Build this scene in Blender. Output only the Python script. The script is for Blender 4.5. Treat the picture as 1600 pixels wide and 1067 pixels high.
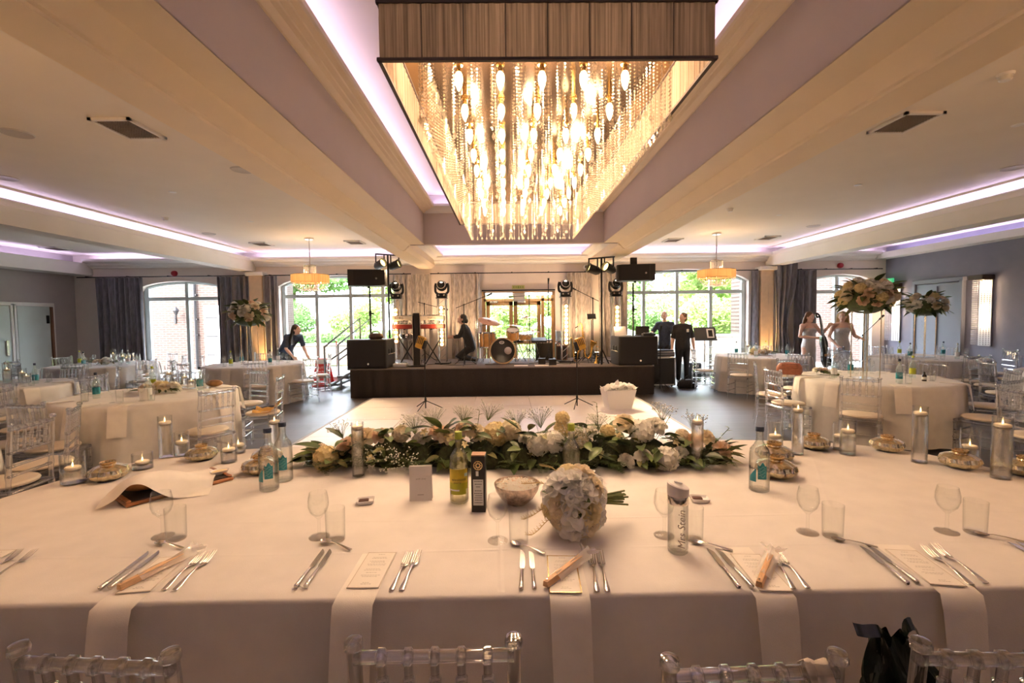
import bpy, bmesh, math, random
from mathutils import Vector, Matrix
PI = math.pi
sc = bpy.context.scene
for o in list(bpy.data.objects):
    bpy.data.objects.remove(o)
COL = sc.collection
RND = random.Random(11)

# ------------------------------------------------------------------ camera
cam = bpy.data.objects.new('camera', bpy.data.cameras.new('camera'))
COL.objects.link(cam)
cam.data.sensor_fit = 'HORIZONTAL'
cam.data.sensor_width = 36
cam.data.lens = 735 * 36 / 1600
cam.data.clip_start = .05
cam.data.clip_end = 300
_p, _r, _y = math.radians(2.72), math.radians(.69), math.radians(-.61)
_f = Vector((0, math.cos(_p), -math.sin(_p)))
_u = Vector((0, math.sin(_p), math.cos(_p)))
_x = Vector((1, 0, 0))
_r2 = _x * math.cos(_r) - _u * math.sin(_r)
_u2 = _u * math.cos(_r) + _x * math.sin(_r)
_m = Matrix((_r2, _u2, -_f)).transposed()
cam.matrix_world = Matrix.Translation((0, 0, 1.62)) @ (Matrix.Rotation(_y, 3, 'Z') @ _m).to_4x4()
sc.camera = cam

# ------------------------------------------------------------------ world, sun, exposure
sc.view_settings.view_transform = 'Standard'
sc.view_settings.look = 'None'
sc.view_settings.exposure = 1.15
sc.view_settings.gamma = 1
sc.view_settings.use_curve_mapping = False
w = bpy.data.worlds.new('world')
sc.world = w
w.use_nodes = True
nt = w.node_tree
nt.nodes.clear()
sky = nt.nodes.new('ShaderNodeTexSky')
sky.sky_type = 'NISHITA'
sky.sun_disc = False
sky.sun_elevation = math.radians(48)
sky.sun_rotation = math.radians(200)
sky.air_density = 1.0
sky.dust_density = 2.5
mixw = nt.nodes.new('ShaderNodeMixRGB')
mixw.inputs[0].default_value = .5
mixw.inputs[2].default_value = (8.0, 8.2, 8.6, 1)
bgn = nt.nodes.new('ShaderNodeBackground')
bgn.inputs['Strength'].default_value = 1.9
outw = nt.nodes.new('ShaderNodeOutputWorld')
nt.links.new(sky.outputs[0], mixw.inputs[1])
nt.links.new(mixw.outputs[0], bgn.inputs[0])
nt.links.new(bgn.outputs[0], outw.inputs[0])


def lamp(name, kind, loc, energy, color=(1, 1, 1), rot=(0, 0, 0), **kw):
    L = bpy.data.lights.new(name, kind)
    L.energy = energy
    L.color = color
    for k, v in kw.items():
        setattr(L, k, v)
    o = bpy.data.objects.new(name, L)
    o.location = loc
    o.rotation_euler = rot
    COL.objects.link(o)
    return o


lamp('sun', 'SUN', (0, 0, 30), 7.5, (1, .97, .9), (math.radians(48), 0, math.radians(-25)), angle=.02)
WARM = (1, .67, .40)
# the real bulbs' light of the big chandelier: fifteen lamps among the candle bulbs
for bx_ in (-.2, .17, .54):
    for by_ in (2.3, 2.9, 3.5, 4.1, 4.7):
        lamp('chandelier_lamp', 'POINT', (bx_, by_, 2.74), 10.5, WARM, shadow_soft_size=.05)
for px_, py_, pz_, pe_ in ((-4.31, 10.45, 2.6, 16), (4.62, 10.35, 2.6, 16), (-4.31, 1.2, 2.6, 66), (4.62, 1.2, 2.6, 66)):   # the last two hang beside the camera
    lamp('pendant_lamp', 'POINT', (px_, py_, pz_), pe_, (1, .54, .23), shadow_soft_size=.05)
for px_, pz_, pe_ in ((-2.56, 1.5, 3), (-1.5, 1.48, 5), (1.37, 1.48, 15), (2.56, 1.5, 4)):   # the bulb columns' own light
    lamp('column_lamp', 'POINT', (px_, 10.35, pz_), pe_, (1, .6, .25), shadow_soft_size=.1)
for px_, py_, pz_, ry_ in ((-2.75, 10.6, 2.9, -35), (-2.45, 10.6, 2.9, -25), (2.05, 10.15, 2.66, 25), (2.35, 10.15, 2.66, 35)):   # spot cans
    lamp('spot_can_lamp', 'SPOT', (px_, py_ - .1, pz_), 300, (1, .72, .42), (math.radians(-50), 0, math.radians(ry_)), spot_size=math.radians(70), spot_blend=.7, shadow_soft_size=.06)
for px_ in (-2.2, -1.15, 1.75, 2.25):   # stage uplighters washing the curtains
    lamp('stage_uplight', 'SPOT', (px_, 11.75, .8), 55, (1, .64, .36), (math.radians(158), 0, 0), spot_size=math.radians(95), spot_blend=.8, shadow_soft_size=.05)
# portals: they only guide the sky's light through the openings
for px_, wd in ((-8.6, 2.1), (-4.5, 3.1), (4.83, 3.3), (9.0, 1.7), (.32, 1.9)):
    o = lamp('sky_portal', 'AREA', (px_, 13.0, 1.4), 1, (1, 1, 1), (math.radians(-90), 0, 0), shape='RECTANGLE', size=wd, size_y=2.7)
    o.data.cycles.is_portal = True
# warm uplighters at the two pillars
for px_ in (-6.33, 6.88):
    lamp('pillar_uplight', 'SPOT', (px_, 12.22, .25), 70, (1, .55, .2), (math.radians(172), 0, 0), spot_size=math.radians(50), spot_blend=.6, shadow_soft_size=.05)

sc.cycles.max_bounces = 10
sc.cycles.transmission_bounces = 8
sc.cycles.transparent_max_bounces = 24
sc.cycles.glossy_bounces = 4
sc.cycles.diffuse_bounces = 4
sc.cycles.sample_clamp_indirect = 6
sc.cycles.caustics_refractive = False
sc.cycles.caustics_reflective = False

# ------------------------------------------------------------------ materials
_M = {}


def _new(name):
    m = bpy.data.materials.new(name)
    m.use_nodes = True
    n = m.node_tree
    return m, n, n.nodes['Principled BSDF'], n.nodes['Material Output']


def mat(name, col, rough=.5, metal=0.0, noise=0.0, scale=20.0, bump=0.0, bscale=200.0, emit=0.0, ecol=None, coat=0.0, stretch=(1, 1, 1), sheen=0.0, trans=0.0):
    """plain procedural surface: colour broken up by noise, fine bump"""
    if name in _M:
        return _M[name]
    m, n, b, out = _new(name)
    c = (*col, 1)
    b.inputs['Base Color'].default_value = c
    b.inputs['Roughness'].default_value = rough
    b.inputs['Metallic'].default_value = metal
    b.inputs['Coat Weight'].default_value = coat
    b.inputs['Sheen Weight'].default_value = sheen
    b.inputs['Transmission Weight'].default_value = trans
    if noise or bump:
        tc = n.nodes.new('ShaderNodeTexCoord')
        mp = n.nodes.new('ShaderNodeMapping')
        mp.inputs['Scale'].default_value = stretch
        n.links.new(tc.outputs['Object'], mp.inputs[0])
    if noise:
        t = n.nodes.new('ShaderNodeTexNoise')
        t.inputs['Scale'].default_value = scale
        t.inputs['Detail'].default_value = 4
        r = n.nodes.new('ShaderNodeValToRGB')
        r.color_ramp.elements[0].position = .3
        r.color_ramp.elements[1].position = .7
        r.color_ramp.elements[0].color = (*[max(0, v * (1 - noise)) for v in col], 1)
        r.color_ramp.elements[1].color = (*[min(1, v * (1 + noise)) for v in col], 1)
        n.links.new(mp.outputs[0], t.inputs[0])
        n.links.new(t.outputs[0], r.inputs[0])
        n.links.new(r.outputs[0], b.inputs['Base Color'])
    if bump:
        t2 = n.nodes.new('ShaderNodeTexNoise')
        t2.inputs['Scale'].default_value = bscale
        t2.inputs['Detail'].default_value = 3
        bp = n.nodes.new('ShaderNodeBump')
        bp.inputs['Strength'].default_value = bump
        bp.inputs['Distance'].default_value = .01
        n.links.new(mp.outputs[0], t2.inputs[0])
        n.links.new(t2.outputs[0], bp.inputs['Height'])
        n.links.new(bp.outputs[0], b.inputs['Normal'])
    if emit:
        b.inputs['Emission Color'].default_value = (*(ecol or col), 1)
        b.inputs['Emission Strength'].default_value = emit
    _M[name] = m
    return m


def glassmat(name, col=(1, 1, 1), ior=1.45, clear=.5, rough=0.0):
    """clear glass or acrylic: refraction mixed with straight-through light so that thin walls cast light shadows"""
    if name in _M:
        return _M[name]
    m, n, b, out = _new(name)
    n.nodes.remove(b)
    g = n.nodes.new('ShaderNodeBsdfGlass')
    g.inputs['Color'].default_value = (*col, 1)
    g.inputs['IOR'].default_value = ior
    g.inputs['Roughness'].default_value = rough
    t = n.nodes.new('ShaderNodeBsdfTransparent')
    t.inputs['Color'].default_value = (*col, 1)
    x = n.nodes.new('ShaderNodeMixShader')
    x.inputs[0].default_value = 1 - clear
    n.links.new(t.outputs[0], x.inputs[1])
    n.links.new(g.outputs[0], x.inputs[2])
    n.links.new(x.outputs[0], out.inputs[0])
    _M[name] = m
    return m


def thinmat(name, col=(1, 1, 1), spec=.08, gcol=(1, 1, 1), dif=0.0, dcol=(1, 1, 1)):
    """thin pane: transparent with a little mirror reflection (and optionally a milky share)"""
    if name in _M:
        return _M[name]
    m, n, b, out = _new(name)
    n.nodes.remove(b)
    g = n.nodes.new('ShaderNodeBsdfGlossy')
    g.inputs['Color'].default_value = (*gcol, 1)
    g.inputs['Roughness'].default_value = .03
    t = n.nodes.new('ShaderNodeBsdfTransparent')
    t.inputs['Color'].default_value = (*col, 1)
    x = n.nodes.new('ShaderNodeMixShader')
    x.inputs[0].default_value = spec
    n.links.new(t.outputs[0], x.inputs[1])
    n.links.new(g.outputs[0], x.inputs[2])
    last = x
    if dif:
        d = n.nodes.new('ShaderNodeBsdfDiffuse')
        d.inputs['Color'].default_value = (*dcol, 1)
        y = n.nodes.new('ShaderNodeMixShader')
        y.inputs[0].default_value = dif
        n.links.new(x.outputs[0], y.inputs[1])
        n.links.new(d.outputs[0], y.inputs[2])
        last = y
    n.links.new(last.outputs[0], out.inputs[0])
    _M[name] = m
    return m


def shellmat(name, col=(1, 1, 1), edge=.5, ior=1.5, refr=0.0, boost=1.0):
    """thin-walled clear glass or acrylic: straight-through light, Fresnel mirror, absorption on the long path along the walls"""
    if name in _M:
        return _M[name]
    m, n, b, out = _new(name)
    n.nodes.remove(b)
    lw = n.nodes.new('ShaderNodeLayerWeight')
    lw.inputs['Blend'].default_value = .45
    rp = n.nodes.new('ShaderNodeValToRGB')
    rp.color_ramp.elements[0].position = .25
    rp.color_ramp.elements[0].color = (*col, 1)
    rp.color_ramp.elements[1].position = .95
    rp.color_ramp.elements[1].color = (*[v * edge for v in col], 1)
    n.links.new(lw.outputs['Facing'], rp.inputs[0])
    t = n.nodes.new('ShaderNodeBsdfTransparent')
    n.links.new(rp.outputs[0], t.inputs['Color'])
    last = t
    if refr:
        g = n.nodes.new('ShaderNodeBsdfGlass')
        g.inputs['Color'].default_value = (*col, 1)
        g.inputs['IOR'].default_value = ior
        g.inputs['Roughness'].default_value = 0
        y = n.nodes.new('ShaderNodeMixShader')
        y.inputs[0].default_value = refr
        n.links.new(t.outputs[0], y.inputs[1])
        n.links.new(g.outputs[0], y.inputs[2])
        last = y
    gl = n.nodes.new('ShaderNodeBsdfGlossy')
    gl.inputs['Roughness'].default_value = .02
    l2 = n.nodes.new('ShaderNodeLayerWeight')
    l2.inputs['Blend'].default_value = .5
    pw = n.nodes.new('ShaderNodeMath')
    pw.operation = 'POWER'
    pw.inputs[1].default_value = 4
    n.links.new(l2.outputs['Facing'], pw.inputs[0])
    mu = n.nodes.new('ShaderNodeMath')
    mu.operation = 'MULTIPLY_ADD'
    mu.use_clamp = True
    mu.inputs[1].default_value = .55 * boost
    mu.inputs[2].default_value = .04 * boost
    n.links.new(pw.outputs[0], mu.inputs[0])
    x = n.nodes.new('ShaderNodeMixShader')
    n.links.new(mu.outputs[0], x.inputs[0])
    n.links.new(last.outputs[0], x.inputs[1])
    n.links.new(gl.outputs[0], x.inputs[2])
    n.links.new(x.outputs[0], out.inputs[0])
    _M[name] = m
    return m


def clothmat(name, col, trl=.3, wave=0.0, wscale=60.0, noise=.05, rough=.8):
    """woven cloth: diffuse with a translucent share, weave relief, optional vertical pleat colouring"""
    if name in _M:
        return _M[name]
    m, n, b, out = _new(name)
    n.nodes.remove(b)
    d = n.nodes.new('ShaderNodeBsdfDiffuse')
    t = n.nodes.new('ShaderNodeBsdfTranslucent')
    x = n.nodes.new('ShaderNodeMixShader')
    x.inputs[0].default_value = trl
    tc = n.nodes.new('ShaderNodeTexCoord')
    mp = n.nodes.new('ShaderNodeMapping')
    mp.inputs['Scale'].default_value = (wscale, wscale, 1.5) if wave else (9, 9, 9)
    nz = n.nodes.new('ShaderNodeTexNoise')
    nz.inputs['Scale'].default_value = 1
    nz.inputs['Detail'].default_value = 5
    r = n.nodes.new('ShaderNodeValToRGB')
    k = wave or noise
    r.color_ramp.elements[0].position = .3
    r.color_ramp.elements[1].position = .7
    r.color_ramp.elements[0].color = (*[v * (1 - k) for v in col], 1)
    r.color_ramp.elements[1].color = (*[min(1, v * (1 + k)) for v in col], 1)
    n.links.new(tc.outputs['Object'], mp.inputs[0])
    n.links.new(mp.outputs[0], nz.inputs[0])
    n.links.new(nz.outputs[0], r.inputs[0])
    n2 = n.nodes.new('ShaderNodeTexNoise')
    n2.inputs['Scale'].default_value = 350
    bp = n.nodes.new('ShaderNodeBump')
    bp.inputs['Strength'].default_value = .15
    bp.inputs['Distance'].default_value = .004
    n.links.new(tc.outputs['Object'], n2.inputs[0])
    n.links.new(n2.outputs[0], bp.inputs['Height'])
    for s in (d, t):
        n.links.new(r.outputs[0], s.inputs['Color'])
        n.links.new(bp.outputs[0], s.inputs['Normal'])
    n.links.new(d.outputs[0], x.inputs[1])
    n.links.new(t.outputs[0], x.inputs[2])
    n.links.new(x.outputs[0], out.inputs[0])
    _M[name] = m
    return m


def brickmat(name, c1, c2, mortar, scale, bw=.5, bh=.25, ms=.02, rough=.7, rot=None, bias=0.0):
    if name in _M:
        return _M[name]
    m, n, b, out = _new(name)
    tc = n.nodes.new('ShaderNodeTexCoord')
    mp = n.nodes.new('ShaderNodeMapping')
    if rot:
        mp.inputs['Rotation'].default_value = rot
    t = n.nodes.new('ShaderNodeTexBrick')
    t.inputs['Color1'].default_value = (*c1, 1)
    t.inputs['Color2'].default_value = (*c2, 1)
    t.inputs['Mortar'].default_value = (*mortar, 1)
    t.inputs['Scale'].default_value = scale
    t.inputs['Mortar Size'].default_value = ms
    t.inputs['Brick Width'].default_value = bw
    t.inputs['Row Height'].default_value = bh
    t.inputs['Bias'].default_value = bias
    n.links.new(tc.outputs['Object'], mp.inputs[0])
    n.links.new(mp.outputs[0], t.inputs[0])
    n.links.new(t.outputs['Color'], b.inputs['Base Color'])
    b.inputs['Roughness'].default_value = rough
    _M[name] = m
    return m


def emat(name, col, s):
    if name in _M:
        return _M[name]
    m, n, b, out = _new(name)
    n.nodes.remove(b)
    e = n.nodes.new('ShaderNodeEmission')
    e.inputs[0].default_value = (*col, 1)
    e.inputs[1].default_value = s
    n.links.new(e.outputs[0], out.inputs[0])
    _M[name] = m
    return m


# ------------------------------------------------------------------ mesh helpers
def frame(d):
    d = Vector(d).normalized()
    a = Vector((0, 0, 1)) if abs(d.z) < .95 else Vector((1, 0, 0))
    u = d.cross(a).normalized()
    return u, d.cross(u).normalized(), d


class MB:
    """collects shapes and links them as ONE mesh object"""

    def __init__(s):
        s.v, s.f, s.mi = [], [], []

    def add(s, vs, fs, mi=0, M=None):
        o = len(s.v)
        s.v += [tuple(M @ Vector(v)) for v in vs] if M is not None else [tuple(v) for v in vs]
        s.f += [tuple(i + o for i in f) for f in fs]
        s.mi += [mi] * len(fs)
        return s

    def box(s, c, d, bev=0.0, mi=0, M=None):
        hx, hy, hz = [q / 2 for q in d]
        cx, cy, cz = c
        if not bev:
            vs = [(cx + i * hx, cy + j * hy, cz + k * hz) for i in (-1, 1) for j in (-1, 1) for k in (-1, 1)]
            return s.add(vs, [(0, 1, 3, 2), (4, 6, 7, 5), (0, 4, 5, 1), (2, 3, 7, 6), (0, 2, 6, 4), (1, 5, 7, 3)], mi, M)
        vs, idx = [], {}
        for i in (-1, 1):
            for j in (-1, 1):
                for k in (-1, 1):
                    for a in range(3):
                        p = [hx - bev, hy - bev, hz - bev]
                        p[a] += bev
                        idx[i, j, k, a] = len(vs)
                        vs.append((cx + i * p[0], cy + j * p[1], cz + k * p[2]))
        fs = []
        S = (-1, 1)
        for i in S:
            q = [idx[i, j, k, 0] for j, k in ((-1, -1), (1, -1), (1, 1), (-1, 1))]
            fs.append(q if i > 0 else q[::-1])
            q = [idx[j, i, k, 1] for j, k in ((-1, -1), (1, -1), (1, 1), (-1, 1))]
            fs.append(q if i < 0 else q[::-1])
            q = [idx[j, k, i, 2] for j, k in ((-1, -1), (1, -1), (1, 1), (-1, 1))]
            fs.append(q if i > 0 else q[::-1])
        for i in S:
            for j in S:
                fs.append([idx[i, j, -1, 0], idx[i, j, 1, 0], idx[i, j, 1, 1], idx[i, j, -1, 1]])
                fs.append([idx[i, -1, j, 0], idx[i, 1, j, 0], idx[i, 1, j, 2], idx[i, -1, j, 2]])
                fs.append([idx[-1, i, j, 1], idx[1, i, j, 1], idx[1, i, j, 2], idx[-1, i, j, 2]])
                for k in S:
                    fs.append([idx[i, j, k, 0], idx[i, j, k, 1], idx[i, j, k, 2]])
        return s.add(vs, fs, mi, M)

    def tube(s, pts, r, n=8, cap=True, mi=0, M=None, closed=False):
        pts = [Vector(p) for p in pts]
        N = len(pts)
        rs = r if isinstance(r, (list, tuple)) else [r] * N
        vs, fs = [], []
        u = None
        for i, p in enumerate(pts):
            a = pts[i - 1] if i > 0 or closed else pts[0]
            b = pts[(i + 1) % N] if i < N - 1 or closed else pts[-1]
            d = (b - a).normalized() if (b - a).length > 1e-9 else Vector((0, 0, 1))
            if u is None:
                u, v, _ = frame(d)
            else:
                u = (u - d * u.dot(d))
                u = u.normalized() if u.length > 1e-6 else frame(d)[0]
                v = d.cross(u)
            for k in range(n):
                t = 2 * PI * k / n
                vs.append(p + (u * math.cos(t) + v * math.sin(t)) * rs[i])
        for i in range(N if closed else N - 1):
            j = (i + 1) % N
            for k in range(n):
                l = (k + 1) % n
                fs.append((i * n + k, i * n + l, j * n + l, j * n + k))
        if cap and not closed:
            fs.append(tuple(range(n))[::-1])
            fs.append(tuple((N - 1) * n + k for k in range(n)))
        return s.add(vs, fs, mi, M)

    def cyl(s, p0, p1, r0, r1=None, n=12, cap=True, mi=0, M=None):
        return s.tube([p0, p1], [r0, r0 if r1 is None else r1], n, cap, mi, M)

    def lathe(s, prof, n=16, c=(0, 0, 0), mi=0, M=None, lobes=0, lamp_=0.0, sx=1, sy=1):
        vs, fs, rings = [], [], []
        for r, z in prof:
            if r < 1e-6:
                rings.append([len(vs)])
                vs.append((c[0], c[1], c[2] + z))
            else:
                rg = []
                for k in range(n):
                    t = 2 * PI * k / n
                    q = r * (1 + (lamp_ * (abs(math.cos(lobes * t / 2)) - .6) if lobes else 0))
                    rg.append(len(vs))
                    vs.append((c[0] + sx * q * math.cos(t), c[1] + sy * q * math.sin(t), c[2] + z))
                rings.append(rg)
        for a, b in zip(rings, rings[1:]):
            if len(a) == 1 and len(b) == 1:
                continue
            for k in range(n):
                l = (k + 1) % n
                if len(a) == 1:
                    fs.append((a[0], b[l], b[k]))
                elif len(b) == 1:
                    fs.append((a[k], a[l], b[0]))
                else:
                    fs.append((a[k], a[l], b[l], b[k]))
        return s.add(vs, fs, mi, M)

    def sph(s, c, r, nu=10, nv=6, sc_=(1, 1, 1), mi=0, M=None):
        pr = [(max(0, r * math.sin(PI * i / nv)), -r * math.cos(PI * i / nv)) for i in range(nv + 1)]
        pr[0] = (0, -r)
        pr[-1] = (0, r)
        T = Matrix.Translation(c) @ Matrix.Diagonal((*sc_, 1))
        return s.lathe(pr, nu, mi=mi, M=(M @ T) if M is not None else T)

    def grid(s, fn, nu, nv, mi=0, M=None, wrap=False):
        vs = [fn(i / nu, j / nv) for i in range(nu + (0 if wrap else 1)) for j in range(nv + 1)]
        fs = []
        W = nu if wrap else nu + 1
        for i in range(nu):
            for j in range(nv):
                a, b = i, (i + 1) % W
                fs.append((a * (nv + 1) + j, b * (nv + 1) + j, b * (nv + 1) + j + 1, a * (nv + 1) + j + 1))
        return s.add(vs, fs, mi, M)

    def prism(s, poly, z0, z1, mi=0, M=None):
        """poly: xy outline, extruded along z"""
        n = len(poly)
        vs = [(x, y, z0) for x, y in poly] + [(x, y, z1) for x, y in poly]
        fs = [tuple(range(n))[::-1], tuple(range(n, 2 * n))] + [(i, (i + 1) % n, n + (i + 1) % n, n + i) for i in range(n)]
        return s.add(vs, fs, mi, M)

    def mesh(s, name, mats, ang=38, smooth=True):
        me = bpy.data.meshes.new(name)
        me.from_pydata(s.v, [], s.f)
        for m in (mats if isinstance(mats, (list, tuple)) else [mats]):
            me.materials.append(m)
        if any(s.mi):
            me.polygons.foreach_set('material_index', s.mi)
        if smooth:
            me.polygons.foreach_set('use_smooth', [True] * len(s.f))
            me.set_sharp_from_angle(angle=math.radians(ang))
        me.update()
        return me

    def build(s, name, mats, parent=None, label=None, ang=38, smooth=True, kind=None, fix=False):
        me = s.mesh(name, mats, ang, smooth)
        if fix:
            bm = bmesh.new()
            bm.from_mesh(me)
            bmesh.ops.recalc_face_normals(bm, faces=bm.faces)
            bm.to_mesh(me)
            bm.free()
        return link(name, me, parent, label, kind)


def link(name, me, parent=None, label=None, kind=None, loc=None, rot=None, scale=None):
    o = bpy.data.objects.new(name, me)
    COL.objects.link(o)
    if parent is not None:
        o.parent = parent
    if label:
        o['label'] = label
    if kind:
        o['kind'] = kind
    if loc is not None:
        o.location = loc
    if rot is not None:
        o.rotation_euler = rot
    if scale is not None:
        o.scale = scale if isinstance(scale, (tuple, list)) else (scale,) * 3
    return o


def tag(o, label, cat, group=None, kind=None):
    o['label'] = label
    o['category'] = cat
    if group:
        o['group'] = group
    if kind:
        o['kind'] = kind
    return o


def thing(name, label, cat, loc=(0, 0, 0), rz=0.0, group=None, kind=None):
    o = bpy.data.objects.new(name, None)
    o.empty_display_size = .1
    COL.objects.link(o)
    o.location = loc
    o.rotation_euler = (0, 0, rz)
    return tag(o, label, cat, group, kind)


def struct(name, mb, m, parent=None, ang=38, smooth=True, fix=False):
    o = mb.build(name, m, parent, ang=ang, smooth=smooth, fix=fix)
    if parent is None:
        o['kind'] = 'structure'
    return o


KIDS = {}


def dup(root, loc=None, rz=None, label=None, group=None, scale=None):
    """copy a thing with its parts and sub-parts (mesh data shared)"""
    def rec(o, par):
        c = o.copy()
        COL.objects.link(c)
        if par is not None:
            c.parent = par
        for k in o.children:
            rec(k, c)
        return c
    r = rec(root, None)
    if loc is not None:
        r.location = loc
    if rz is not None:
        r.rotation_euler = (0, 0, rz)
    if label:
        r['label'] = label
    if group:
        r['group'] = group
    if scale:
        r.scale = (scale,) * 3
    return r


def lettering(txt, size, m, parent, loc, rot, name='lettering', shear=0.0, ext=.0004, align='CENTER', space=1.0):
    cu = bpy.data.curves.new(name, 'FONT')
    cu.body = txt
    cu.size = size
    cu.align_x = align
    cu.align_y = 'CENTER'
    cu.shear = shear
    cu.extrude = ext
    cu.space_character = space
    cu.resolution_u = 3
    t = bpy.data.objects.new(name, cu)
    COL.objects.link(t)
    bpy.context.view_layer.update()
    me = bpy.data.meshes.new_from_object(t.evaluated_get(bpy.context.evaluated_depsgraph_get()))
    bpy.data.objects.remove(t)
    bpy.data.curves.remove(cu)
    me.name = name
    me.materials.clear()
    me.materials.append(m)
    return link(name, me, parent, loc=loc, rot=rot)


def rot(ax, d):
    return Matrix.Rotation(math.radians(d), 4, ax)


def T(x, y, z):
    return Matrix.Translation((x, y, z))


def spline(pts, k=6):
    """Catmull-Rom through points"""
    P = [Vector(p) for p in pts]
    P = [P[0] * 2 - P[1]] + P + [P[-1] * 2 - P[-2]]
    out = []
    for i in range(1, len(P) - 2):
        a, b, c, d = P[i - 1:i + 3]
        for j in range(k):
            t = j / k
            out.append(.5 * ((2 * b) + (c - a) * t + (2 * a - 5 * b + 4 * c - d) * t * t + (3 * b - a - 3 * c + d) * t ** 3))
    out.append(P[-2])
    return out


# shared materials
CLOTH = clothmat('white_linen', (.80, .77, .74), .12)
NAPKIN = clothmat('ivory_napkin', (.90, .85, .79), .15)
BEAMP = mat('lamplit_beam_paint', (.84, .72, .55), .6, noise=.02, scale=3)  # white beam paint with the warm lamplight put into its colour
PAINT = mat('white_paint', (.80, .78, .75), .6, noise=.02, scale=3)
CEIL = mat('ceiling_paint', (.80, .74, .66), .7, noise=.02, scale=2)  # a slight warm lamplight tint is mixed into the ceiling colour
TAUPE = mat('beam_paint', (.62, .54, .50), .7, noise=.02, scale=2)
ACRYL = shellmat('clear_acrylic', (.98, .985, 1), .8, 1.45, .5, 3.2)
GLASS = shellmat('drinking_glass', (.99, .995, .99), .94, 1.5, 0, 1.0)
VASE = shellmat('vase_glass', (.99, .995, .995), .78, 1.5, 0, 1.4)
WATER = shellmat('water', (.995, .998, 1), .9, 1.33, .6, 1.0)
STEEL = mat('polished_steel', (.72, .68, .63), .18, 1.0)
CHROME = mat('chrome', (.8, .8, .82), .1, 1.0)
BLACK = mat('black_plastic', (.012, .012, .013), .45)
BLACKM = mat('black_metal', (.02, .02, .022), .35, .6)
GRILLE = mat('speaker_grille', (.014, .012, .011), .6, noise=.5, scale=300)
WHITEP = mat('white_plastic', (.8, .8, .8), .35)
WAX = mat('candle_wax', (.92, .82, .68), .5, noise=.02, scale=9)
FLAME = emat('candle_flame', (1, .62, .22), 7)
GOLDM = mat('mercury_gold', (.82, .68, .46), .16, 1.0, noise=.3, scale=60, bump=.5, bscale=30)
WOODD = mat('dark_wood', (.16, .06, .025), .4, noise=.4, scale=12, stretch=(1, 8, 8))
OAK = mat('oak', (.50, .28, .11), .4, noise=.25, scale=8, stretch=(8, 8, 1))
SKIN = mat('skin', (.72, .46, .36), .55, noise=.05, scale=20)
DARKC = mat('black_cotton', (.016, .016, .019), .8, noise=.3, scale=30)
NAVYC = mat('dark_blue_cotton', (.035, .05, .09), .8, noise=.3, scale=30)
HAIRD = mat('dark_hair', (.02, .013, .01), .4, noise=.4, scale=60, stretch=(1, 1, .1))
HAIRL = mat('blond_hair', (.42, .27, .13), .4, noise=.3, scale=60, stretch=(1, 1, .1))
HAIRB = mat('brown_hair', (.14, .07, .035), .4, noise=.3, scale=60, stretch=(1, 1, .1))
# ================================================================== the room
CX = .165
WX0, WX1, WY0, WY1 = -11.4, 10.2, -4.0, 12.6
WALLB = mat('wall_back_paint', (.80, .72, .66), .7, noise=.03, scale=3)
WALLR = mat('wall_grey_paint', (.225, .22, .285), .7, noise=.04, scale=5)
WALLL = mat('wall_taupe_paint', (.42, .38, .38), .7, noise=.03, scale=4)
FLOORM = brickmat('floor_boards', (.050, .042, .040), (.066, .055, .052), (.02, .018, .018), 1.0, 1.6, .16, .004, .42)
b = MB().box(((WX0 + WX1) / 2, (WY0 + WY1) / 2, -.05), (WX1 - WX0 + .6, WY1 - WY0 + .6, .1))
struct('floor', b, FLOORM)
struct('wall_left', MB().box((WX0 - .1, (WY0 + WY1) / 2, 2.05), (.2, WY1 - WY0, 4.1)), WALLL)
struct('wall_right', MB().box((WX1 + .1, (WY0 + WY1) / 2, 2.05), (.2, WY1 - WY0, 4.1)), WALLR)
struct('wall_front', MB().box(((WX0 + WX1) / 2, WY0 - .1, 2.05), (WX1 - WX0 + .4, .2, 4.1)), WALLB)

# back wall with four arched openings and the double door
WIN = [(-9.72, -7.5, 2.46, 2.73), (-6.04, -2.95, 2.46, 2.84), (3.15, 6.5, 2.46, 2.9), (8.12, 9.86, 2.44, 2.72)]
DOOR = (-.66, 1.3, 2.36)


def arch_z(x, x0, x1, zs, za):
    t = (x - (x0 + x1) / 2) / ((x1 - x0) / 2)
    return zs + (za - zs) * math.sqrt(max(0, 1 - t * t * .92)) if abs(t) <= 1 else zs


b = MB()
edges = [WX0]
for x0, x1, zs, za in WIN[:2]:
    edges += [x0, x1]
edges += [DOOR[0], DOOR[1]]
for x0, x1, zs, za in WIN[2:]:
    edges += [x0, x1]
edges.append(WX1)
ZT = 4.1
for i in range(0, len(edges), 2):
    b.box(((edges[i] + edges[i + 1]) / 2, WY1 + .15, ZT / 2), (edges[i + 1] - edges[i], .3, ZT))
b.box(((DOOR[0] + DOOR[1]) / 2, WY1 + .15, (ZT + DOOR[2]) / 2), (DOOR[1] - DOOR[0], .3, ZT - DOOR[2]))
for wn in WIN:
    N = 20
    for i in range(N):
        xa = wn[0] + (wn[1] - wn[0]) * i / N
        xb = wn[0] + (wn[1] - wn[0]) * (i + 1) / N
        za, zb = arch_z(xa, *wn), arch_z(xb, *wn)
        y0, y1 = WY1, WY1 + .3
        vs = [(xa, y0, za), (xb, y0, zb), (xb, y0, ZT), (xa, y0, ZT), (xa, y1, za), (xb, y1, zb), (xb, y1, ZT), (xa, y1, ZT)]
        b.add(vs, [(0, 1, 2, 3), (5, 4, 7, 6), (1, 0, 4, 5), (3, 2, 6, 7)])
struct('wall_back', b, WALLB, smooth=False)

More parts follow.
